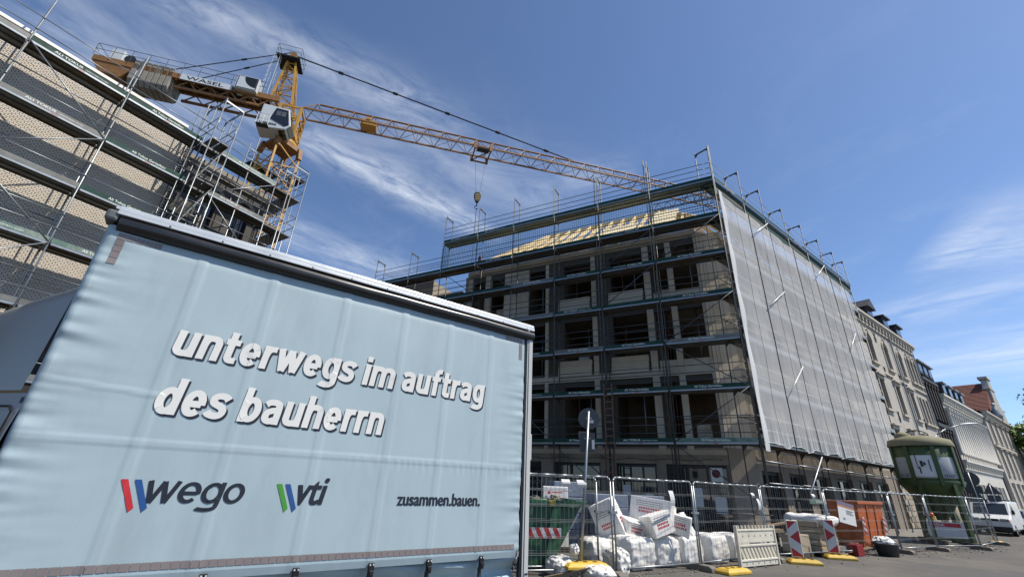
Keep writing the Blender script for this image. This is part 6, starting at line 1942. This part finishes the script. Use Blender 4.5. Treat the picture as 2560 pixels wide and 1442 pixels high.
def plank(a, b, label, w=0.18, h=0.05):
    a, b = Vector(a), Vector(b)
    mb = MB(); mb.bar(a, b, w, h)
    tag(mb.build('plank', PLK, origin=Vector((a.x, a.y, 0)), bevel=0.004), label, 'plank', 'loose planks behind the fence')
plank((7.6, 15.2, 0.72), (9.6, 15.9, 0.98), 'weathered plank sloping up from the wrapped block to the pallet')
plank((7.4, 15.5, 0.6), (9.2, 16.2, 0.66), 'second weathered plank lying lower behind the beacon', 0.2, 0.1)
plank((11.3, 16.3, 0.12), (13.4, 17.2, 0.3), 'long pale plank lying in front of the orange skip', 0.14, 0.04)
plank((11.2, 16.55, 0.5), (12.3, 16.75, 0.1), 'short plank leaning on the orange skip', 0.1, 0.04)
plank((0.9, 10.3, 0.03), (1.9, 10.1, 0.28), 'splintered plank on the rubble by the fence foot', 0.12, 0.05)
TUB = mat('grey_tub', '#3b3f45', rough=0.5, var=0.15)
mb = MB(); mb.lathe((13.0, 16.75, 0.004), [(0.0, 0.0), (0.28, 0.0), (0.34, 0.34), (0.37, 0.35), (0.37, 0.38), (0.32, 0.38), (0.26, 0.04), (0, 0.04)], 20)
tag(mb.build('mortar_tub', TUB, origin=(13.0, 16.75, 0), smooth=True), 'dark grey mortar tub in front of the orange skip', 'tub')
bag((12.95, 16.8, 0.26), (0.5, 0.5, 0.3), 20, 'white rags heaped in the dark mortar tub', SACK, 31, 0.1, 2.5)
REDC = mat('red_container', '#7d1f22', rough=0.5, var=0.15)
mb = MB(); mb.box((11.75, 16.5, 0.17), 0.5, 0.3, 0.32, Matrix.Rotation(0.6, 3, 'Z'))
mb.tube((11.6, 16.5, 0.36), (11.9, 16.5, 0.36), 0.02)
tag(mb.build('jerry_can', REDC, origin=(11.75, 16.5, 0), bevel=0.04), 'dark red canister on the ground left of the mortar tub', 'canister')
# information sheet tied to the fence
F5, L5 = FF[4]
ib = thing('information_sheet', 'white printed information sheet hanging tilted on the fence by the orange skip', 'sign', F5.P(1.1, 0.05, 0.9))
PURP = mat('header_print', '#6b6478', rough=0.6, var=0.15); ORG_ = mat('orange_print', '#c07a2c', rough=0.6, var=0.1)
ct = R(-9)
ex = F5.D * cos(ct) + Z * sin(ct); ey = -F5.D * sin(ct) + Z * cos(ct)
o0 = F5.P(0.55, 0.045, 1.0)
def sheet(x0, x1, y0, y1, m, name, lift, parent):
    mb = MB(); mb.prism([o0 + ex * x0 + ey * y0 + F5.N * lift, o0 + ex * x1 + ey * y0 + F5.N * lift, o0 + ex * x1 + ey * y1 + F5.N * lift, o0 + ex * x0 + ey * y1 + F5.N * lift], F5.N * 0.003); return mb.build(name, m, parent)
shp = sheet(0, 0.95, 0, 0.66, PAPER, 'sheet', 0, ib)
sheet(0, 0.95, 0.53, 0.66, PURP, 'header', 0.004, shp); sheet(0, 0.95, 0.49, 0.53, ORG_, 'header_stripe', 0.004, shp)
for k in range(5):
    sheet(0.45, 0.88 - 0.07 * (k % 3), 0.42 - k * 0.03, 0.43 - k * 0.03, GPRT, 'print_line', 0.004, shp)
for k in range(3):
    sheet(0.22, 0.36, 0.16 - k * 0.025, 0.168 - k * 0.025, GPRT, 'print_line', 0.004, shp)
# flashing lamp on the fence
FLM = mat('amber_lens', '#d8641c', rough=0.25, var=0.1)
lp = FF[6][0].P(0.05, 0.12, 1.22)
fl = thing('site_lamp', 'amber warning lamp fixed to the fence left of the silo', 'lamp', lp)
mb = MB(); mb.lathe(lp, [(0, -0.03), (0.05, -0.025), (0.06, 0.01), (0.06, 0.06), (0.04, 0.09), (0, 0.1)], 16); mb.build('lens', FLM, fl, smooth=True)
mb = MB(); mb.box(lp - Z * 0.085, 0.1, 0.07, 0.1); mb.build('battery_box', YEL, fl, bevel=0.01)

# ------------------------------------------------------------------ traffic signs
SGB = mat('sign_back', '#43474b', rough=0.5, metal=0.3, var=0.1)
def disc(mb, c, r, nv, th=0.012, n=28):
    mb.lathe(c, [(0, 0), (r, 0), (r, th), (0, th)], n, nv)
sg1 = thing('traffic_sign', 'back of a round traffic sign on a leaning pole in front of the ladder', 'sign', (1.68, 10.55, 0))
mb = MB(); mb.tube((1.675, 10.52, 0.3), (1.945, 10.62, 3.36), 0.03, 10); mb.build('pole', FENCE, sg1, smooth=True)
nv = Vector((0.17, 0.98, 0)).normalized()
mb = MB(); disc(mb, Vector((1.95, 10.66, 3.2)), 0.245, nv); ds = mb.build('round_plate', SGB, sg1)
rx = Vector((nv.y, -nv.x, 0))
mb = MB(); mb.box(Vector((1.9, 10.655, 2.66)), 0.34, 0.012, 0.42, Matrix.Rotation(-0.17, 3, 'Z')); rp_ = mb.build('lower_plate', SGB, sg1, bevel=0.008)
for (x, z, w, h) in ((0.08, 3.13, 0.09, 0.07), (0.1, 2.62, 0.06, 0.2)):
    mb = MB(); c = Vector((1.93, 10.64, z)) + rx * x - nv * 0.002; mb.prism([c - rx * w / 2 - Z * h / 2, c + rx * w / 2 - Z * h / 2, c + rx * w / 2 + Z * h / 2, c - rx * w / 2 + Z * h / 2], -nv * 0.003); mb.build('sticker', PAPER, ds if z > 3 else rp_)
for z in (2.75, 3.2):
    mb = MB(); mb.box(Vector((1.9 + 0.045 * (z - 2.75) / 0.45, 10.63, z)), 0.14, 0.05, 0.035, Matrix.Rotation(-0.17, 3, 'Z')); mb.build('clamp', FENCE, sg1)
def rsign(x, y, lean, label, plates):
    t = thing('traffic_sign', label, 'sign', (x, y, 0), 'traffic signs near the silo')
    nv = Vector((0.7, 0.71, 0)); rx = Vector((0.71, -0.7, 0))
    H_ = max(z for _, z, _ in plates) + 0.3
    mb = MB(); mb.tube((x, y, 0.1), (x - lean, y, H_), 0.03, 8); mb.build('pole', FENCE, t, smooth=True)
    for kind, z, r in plates:
        c = Vector((x - lean * z / H_, y, z)) + nv * 0.035
        mb = MB()
        if kind == 'round':
            disc(mb, c, r, nv)
        elif kind == 'rect':
            mb.prism([c + rx * a + Z * b for a, b in ((-r, -r * 0.6), (r, -r * 0.6), (r, r * 0.6), (-r, r * 0.6))], nv * 0.012)
        else:
            mb.prism([c + rx * a + Z * b for a, b in ((-r, -r * 0.6), (r, -r * 0.6), (0, r))], nv * 0.012)
        mb.build(kind + '_plate', SGB, t)
rsign(23.95, 23.9, 0.15, 'back of round sign with plates below right beside the silo', [('round', 2.85, 0.34), ('rect', 2.35, 0.3), ('triangle', 2.0, 0.36)])
rsign(31.3, 30.2, 0.1, 'back of triangular sign further on in front of the white house', [('triangle', 2.55, 0.42), ('rect', 2.05, 0.3)])
# street lamp
LPM = mat('lamp_grey', '#8d9294', rough=0.45, metal=0.4, var=0.1)
sl_ = thing('street_lamp', 'curved grey street lamp arm reaching out above the silo', 'street lamp', (28.2, 30.0, 0))
mb = MB(); mb.tube((28.2, 30.0, 0), (28.3, 30.0, 5.3), 0.07, 10, 0.05); mb.build('pole', LPM, sl_, smooth=True)
mb = MB(); mb.path([Vector((28.3, 30.0, 5.3)), Vector((28.6, 29.95, 5.75)), Vector((29.3, 29.9, 6.15)), Vector((30.3, 29.8, 6.45))], 0.045, 8); mb.build('arm', LPM, sl_, smooth=True)
mb = MB(); mb.grid(lambda u, a: Vector((30.25 + 1.3 * u, 29.8 - 0.1 * u + 0.16 * cos(a) * sin(pi * min(1, u * 0.9 + 0.12)), 6.47 + 0.13 * u + 0.09 * sin(a) * sin(pi * min(1, u * 0.9 + 0.12)))), [k / 10 for k in range(11)], [2 * pi * k / 12 for k in range(13)]); mb.build('lamp_head', CG, sl_, smooth=True)

# ------------------------------------------------------------------ silo
SIG = mat('silo_green', '#3a4c25', rough=0.5, var=0.18, scale=2, dirt='#2a3519', dscale=1.4, damt=0.6)
SIL = mat('silo_lid', '#77735a', rough=0.75, var=0.2, scale=3, dirt='#55503c', dscale=2, damt=0.5)
SIW = mat('silo_band', '#a5a9ac', rough=0.5, var=0.12, scale=2, dirt='#6f726a', dscale=1.2, damt=0.5)
sc = Vector((20.5, 22.55, 0))
so_ = thing('mortar_silo', 'green mortar silo on four legs with white panels behind the fence', 'silo', sc)
mb = MB(); mb.lathe(sc, [(1.135, 2.5), (1.170, 2.56), (1.170, 4.2), (1.135, 4.22)], 40); body = mb.build('tank', SIG, so_, smooth=True)
mb = MB(); mb.lathe(sc, [(1.256, 4.14), (1.273, 4.2), (1.2, 4.45), (0.7, 4.62), (0.3, 4.68), (0, 4.68)], 40); mb.lathe(sc, [(1.256, 4.14), (1.170, 4.16)], 40); mb.build('lid', SIL, so_, smooth=True)
mb = MB(); mb.lathe(sc, [(1.204, 2.62), (1.221, 2.55), (1.204, 2.48), (0.35, 1.118), (0.22, 1.15), (0.22, 0.95), (0, 0.95)], 40); mb.build('hopper', SIG, so_, smooth=True)
mb = MB(); mb.lathe(sc, [(1.176, 2.72), (1.180, 2.73), (1.180, 3.62), (1.176, 3.63)], 48); mb.build('white_band', SIW, body, smooth=True)
mb = MB(); mb.path([sc + Vector((0.4 * cos(a * pi / 8), -0.4 * cos(a * pi / 8) * 0.6, 4.66 + 0.28 * sin(a * pi / 8))) for a in range(9)], 0.03, 6); mb.build('lifting_eye', DARK, so_)
mb = MB(); mb.lathe(sc + Vector((-0.45, 0.3, 0)), [(0.34, 4.6), (0.34, 4.74), (0.1, 4.86), (0, 4.87)], 16); mb.build('filler_cap', SIL, so_, smooth=True)
def sdir(az):
    return Vector((sin(R(az)), cos(R(az)), 0))
view = 41.2       # direction from the camera; 221 faces it
for k, da in enumerate((-62, -18, 28, 68, 118, 162, 208, 248)):
    dv = sdir(view + 180 + da); tn = Vector((dv.y, -dv.x, 0))
    mb = MB(); mb.bar(sc + dv * 1.204 + Z * 2.4, sc + dv * 1.221 + Z * 4.1, 0.1, 0.16, tn); mb.build('stave', SIG, so_)
legs = []
for da in (-40, 22, 140, 202):
    dv = sdir(view + 180 + da)
    a, b = sc + dv * 1.118 + Z * 2.6, sc + dv * 1.170 + Z * 0.16
    mb = MB(); mb.bar(a, b, 0.17, 0.17, dv); mb.build('leg', SIG, so_); legs.append((a, b))
mb = MB()
for i in range(4):
    (a, b), (c, d) = legs[i], legs[(i + 1) % 4]
    mb.bar(a.lerp(b, 0.3), c.lerp(d, 0.95), 0.06); mb.bar(b + Z * 0.08, d + Z * 0.08, 0.12)
mb.build('leg_bracing', SIG, so_)
for (a, b) in legs:
    mb = MB(); mb.box(b - Z * 0.08, 0.5, 0.5, 0.15); mb.build('timber_pad', WOODB, so_)
def on_tank(da, z, w, h, m, name, lift=0.012):
    mb = MB(); r_ = 1.182 + lift
    mb.grid(lambda u, v: sc + sdir(view + 180 + da - math.degrees(u * w / r_)) * r_ + Z * (z + v * h), [k / 10 - 0.5 for k in range(11)], [0, 1]); return mb.build(name, m, body)
on_tank(5, 2.78, 0.78, 0.92, CG, 'white_panel', 0.02)
for (da, z, w, h) in ((7, 3.2, 0.1, 0.26), (2, 3.26, 0.08, 0.14), (-6, 3.0, 0.04, 0.5), (15, 3.1, 0.03, 0.7), (12, 2.9, 0.05, 0.3)):
    on_tank(da, z, w, h, BLACK, 'tar_streak', 0.03)
def tank_text(s, da, z, w, h):
    vs, fs, x0, x1, y0, y1 = text_geo(s, 0.01)
    mb = MB(); r_ = 1.195
    mb.add([sc + sdir(view + 180 + da - math.degrees(((v.x - x0) / (x1 - x0) - 0.5) * w / r_)) * r_ + Z * (z + (v.y - y0) / (y1 - y0) * h) for v in vs], fs)
    mb.build('lettering', NAVY, body)
tank_text('131137', 48, 2.76, 0.48, 0.12); tank_text('131137', -38, 2.76, 0.48, 0.12)
cs = MB(); c = sc + sdir(view + 180) * 1.118; tn = Vector((-sdir(view + 180).y, sdir(view + 180).x, 0)); tn = tn if tn.x > 0 else -tn
nv = sdir(view + 180)
cs.prism([c - tn * 0.62 + Z * 0.3, c + tn * 0.62 + Z * 0.3, c + tn * 0.62 + Z * 0.92, c - tn * 0.62 + Z * 0.92], nv * 0.03); cp_ = cs.build('maker_plate', CG, so_)
mb = MB(); mb.prism([c - tn * 0.55 + Z * 0.72 + nv * 0.034, c + tn * 0.5 + Z * 0.72 + nv * 0.034, c + tn * 0.5 + Z * 0.87 + nv * 0.034, c - tn * 0.55 + Z * 0.87 + nv * 0.034], nv * 0.004); rb = mb.build('red_stripe', PRED, cp_)
text('CASEA', WHITE, rb, c - tn * 0.53 + Z * 0.745 + nv * 0.041, tn, Z, 0.5, 0.1, offset=0.02)

# ------------------------------------------------------------------ parked vehicles
CGLS = glass_mat('car_glass', (0.02, 0.024, 0.028), 0.05)
LAMP = mat('headlight', '#8f9496', rough=0.15, var=0.1); AMB = mat('indicator', '#a8501c', rough=0.3, var=0.1)
def vehicle(name, label, cat, t0, d0, W, prof, paint, ws, sides, hood_z, nlen, wheels, r, F=FN):
    t = thing(name, label, cat, F.P(t0 + nlen / 2, d0 + W / 2, 0), 'vehicles parked along the street')
    mb = MB(); mb.prism([F.P(t0 + x, d0, z) for x, z in prof], F.N * W); bo = mb.build('body', paint, t, bevel=0.07)
    (xa, za), (xb, zb) = ws
    dx, dz = xb - xa, zb - za; ln = math.hypot(dx, dz); ox, oz = -dz / ln * 0.012, dx / ln * 0.012
    mb = MB(); mb.prism([F.P(t0 + xa + ox, d0 + 0.12, za + oz), F.P(t0 + xa + ox, d0 + W - 0.12, za + oz), F.P(t0 + xb + ox, d0 + W - 0.18, zb + oz), F.P(t0 + xb + ox, d0 + 0.18, zb + oz)], F.D * -0.006); mb.build('windscreen', CGLS, bo)
    for pts in sides:
        mb = MB(); mb.prism([F.P(t0 + x, d0 + W + 0.004, z) for x, z in pts], F.N * 0.008); mb.build('side_window', CGLS, bo)
    for s in (0.16, W - 0.46):
        mb = MB(); mb.fbox(F, t0 - 0.03, t0 + 0.05, d0 + s, d0 + s + 0.3, hood_z - 0.2, hood_z - 0.04); mb.build('headlight', LAMP, bo, bevel=0.03)
        q = s - 0.08 if s < 0.5 else s + 0.3
        mb = MB(); mb.fbox(F, t0 - 0.02, t0 + 0.04, d0 + q, d0 + q + 0.08, hood_z - 0.19, hood_z - 0.05); mb.build('indicator', AMB, bo, bevel=0.02)
    mb = MB(); mb.fbox(F, t0 - 0.02, t0 + 0.02, d0 + 0.52, d0 + W - 0.52, hood_z - 0.18, hood_z - 0.06); mb.build('grille', DARK, bo)
    mb = MB(); mb.fbox(F, t0 - 0.07, t0 + 0.05, d0 + 0.03, d0 + W - 0.03, 0.24, 0.5); mb.build('bumper', DARK, bo, bevel=0.04)
    for x in wheels:
        for d in (d0 + W - 0.19, d0 - 0.01):
            mb = MB(); mb.lathe(F.P(t0 + x, d, r + 0.004), [(r * 0.6, 0), (r * 0.96, 0), (r, 0.03), (r, 0.17), (r * 0.96, 0.2), (r * 0.6, 0.2)], 24, F.N); wh_ = mb.build('tyre', TYRE, t, smooth=True)
            mb = MB(); mb.lathe(F.P(t0 + x, d + 0.17, r + 0.004), [(r * 0.62, 0.02), (r * 0.5, 0), (r * 0.15, 0.02), (0, 0.02)], 16, F.N); mb.build('rim', RIM, wh_, smooth=True)
    for d in (d0 - 0.16, d0 + W + 0.02):
        mb = MB(); mb.fbox(F, t0 + ws[0][0] + 0.2, t0 + ws[0][0] + 0.3, d, d + 0.14, ws[0][1] + 0.05, ws[0][1] + 0.27); mb.build('mirror', BLACK, bo, bevel=0.03)
    return t, bo
VANW = mat('van_white', '#c9ccce', rough=0.25, var=0.04)
vt, vb = vehicle('parked_van', 'white van parked facing the camera right of the silo', 'van', 3.0, 1.35, 1.8,
        [(0, 0.3), (0, 0.72), (0.08, 0.92), (0.8, 1.1), (1.5, 1.82), (1.75, 1.9), (4.5, 1.9), (4.65, 0.9), (4.65, 0.3)], VANW, ((0.86, 1.15), (1.46, 1.76)),
        [[(1.2, 1.15), (2.1, 1.15), (2.1, 1.75), (1.62, 1.75)]], 0.98, 4.65, (0.85, 3.8), 0.31)
mb = MB()
for d in (1.5, 3.0):
    mb.tube(FN.P(4.8, d, 1.98), FN.P(7.4, d, 1.98), 0.02, 6)
for q in range(3):
    mb.tube(FN.P(4.9 + q * 1.2, 1.5, 1.97), FN.P(4.9 + q * 1.2, 3.0, 1.97), 0.018, 6)
    for d in (1.5, 3.0):
        mb.tube(FN.P(4.9 + q * 1.2, d, 1.88), FN.P(4.9 + q * 1.2, d, 1.98), 0.018, 6)
mb.build('roof_rack', DARK, vb)
CARP = [(0, 0.28), (0, 0.62), (0.1, 0.75), (1.1, 0.9), (1.75, 1.38), (2.9, 1.42), (3.7, 1.0), (4.25, 0.95), (4.3, 0.3)]
CARS = mat('car_silver_blue', '#8f9fae', rough=0.25, metal=0.3, var=0.05); CARY = mat('car_cream', '#c9b46a', rough=0.3, var=0.05)
sw = [[(1.35, 0.95), (2.3, 0.95), (2.3, 1.33), (1.8, 1.33)], [(2.36, 0.95), (3.4, 0.95), (2.9, 1.34), (2.36, 1.34)]]
vehicle('parked_car', 'silver blue car parked directly behind the white van', 'car', 8.2, 1.5, 1.7, CARP, CARS, ((1.14, 0.92), (1.72, 1.34)), sw, 0.78, 4.3, (0.8, 3.4), 0.3)
vehicle('parked_car', 'pale yellow car further along behind the silver blue car', 'car', 14.0, 1.7, 1.7, CARP, CARY, ((1.14, 0.92), (1.72, 1.34)), sw, 0.78, 4.3, (0.8, 3.4), 0.3)
# gravel and crumbs swept along the fence line
GRV = mat('site_crumbs', '#8b857a', rough=0.95, var=0.4, scale=8)
mb = MB()
for k in range(1500):
    i = rnd.randrange(0, 8); f = rnd.random()
    a, b = A[i], A[i + 1]
    x = a[0] + (b[0] - a[0]) * f; y = a[1] + (b[1] - a[1]) * f
    nx, ny = (b[1] - a[1]), -(b[0] - a[0]); l = math.hypot(nx, ny)
    o_ = rnd.gauss(-0.25, 0.5)
    s = rnd.uniform(0.01, 0.045) * rnd.random() + 0.006
    mb.box((x + nx / l * o_, y + ny / l * o_, s * 0.3), s * rnd.uniform(0.8, 1.8), s, s * 0.7, Matrix.Rotation(rnd.uniform(0, 3), 3, 'Z'))
o = mb.build('site_gravel', GRV); o['kind'] = 'stuff'; o['label'] = 'crumbs of rubble along the foot of the fence'
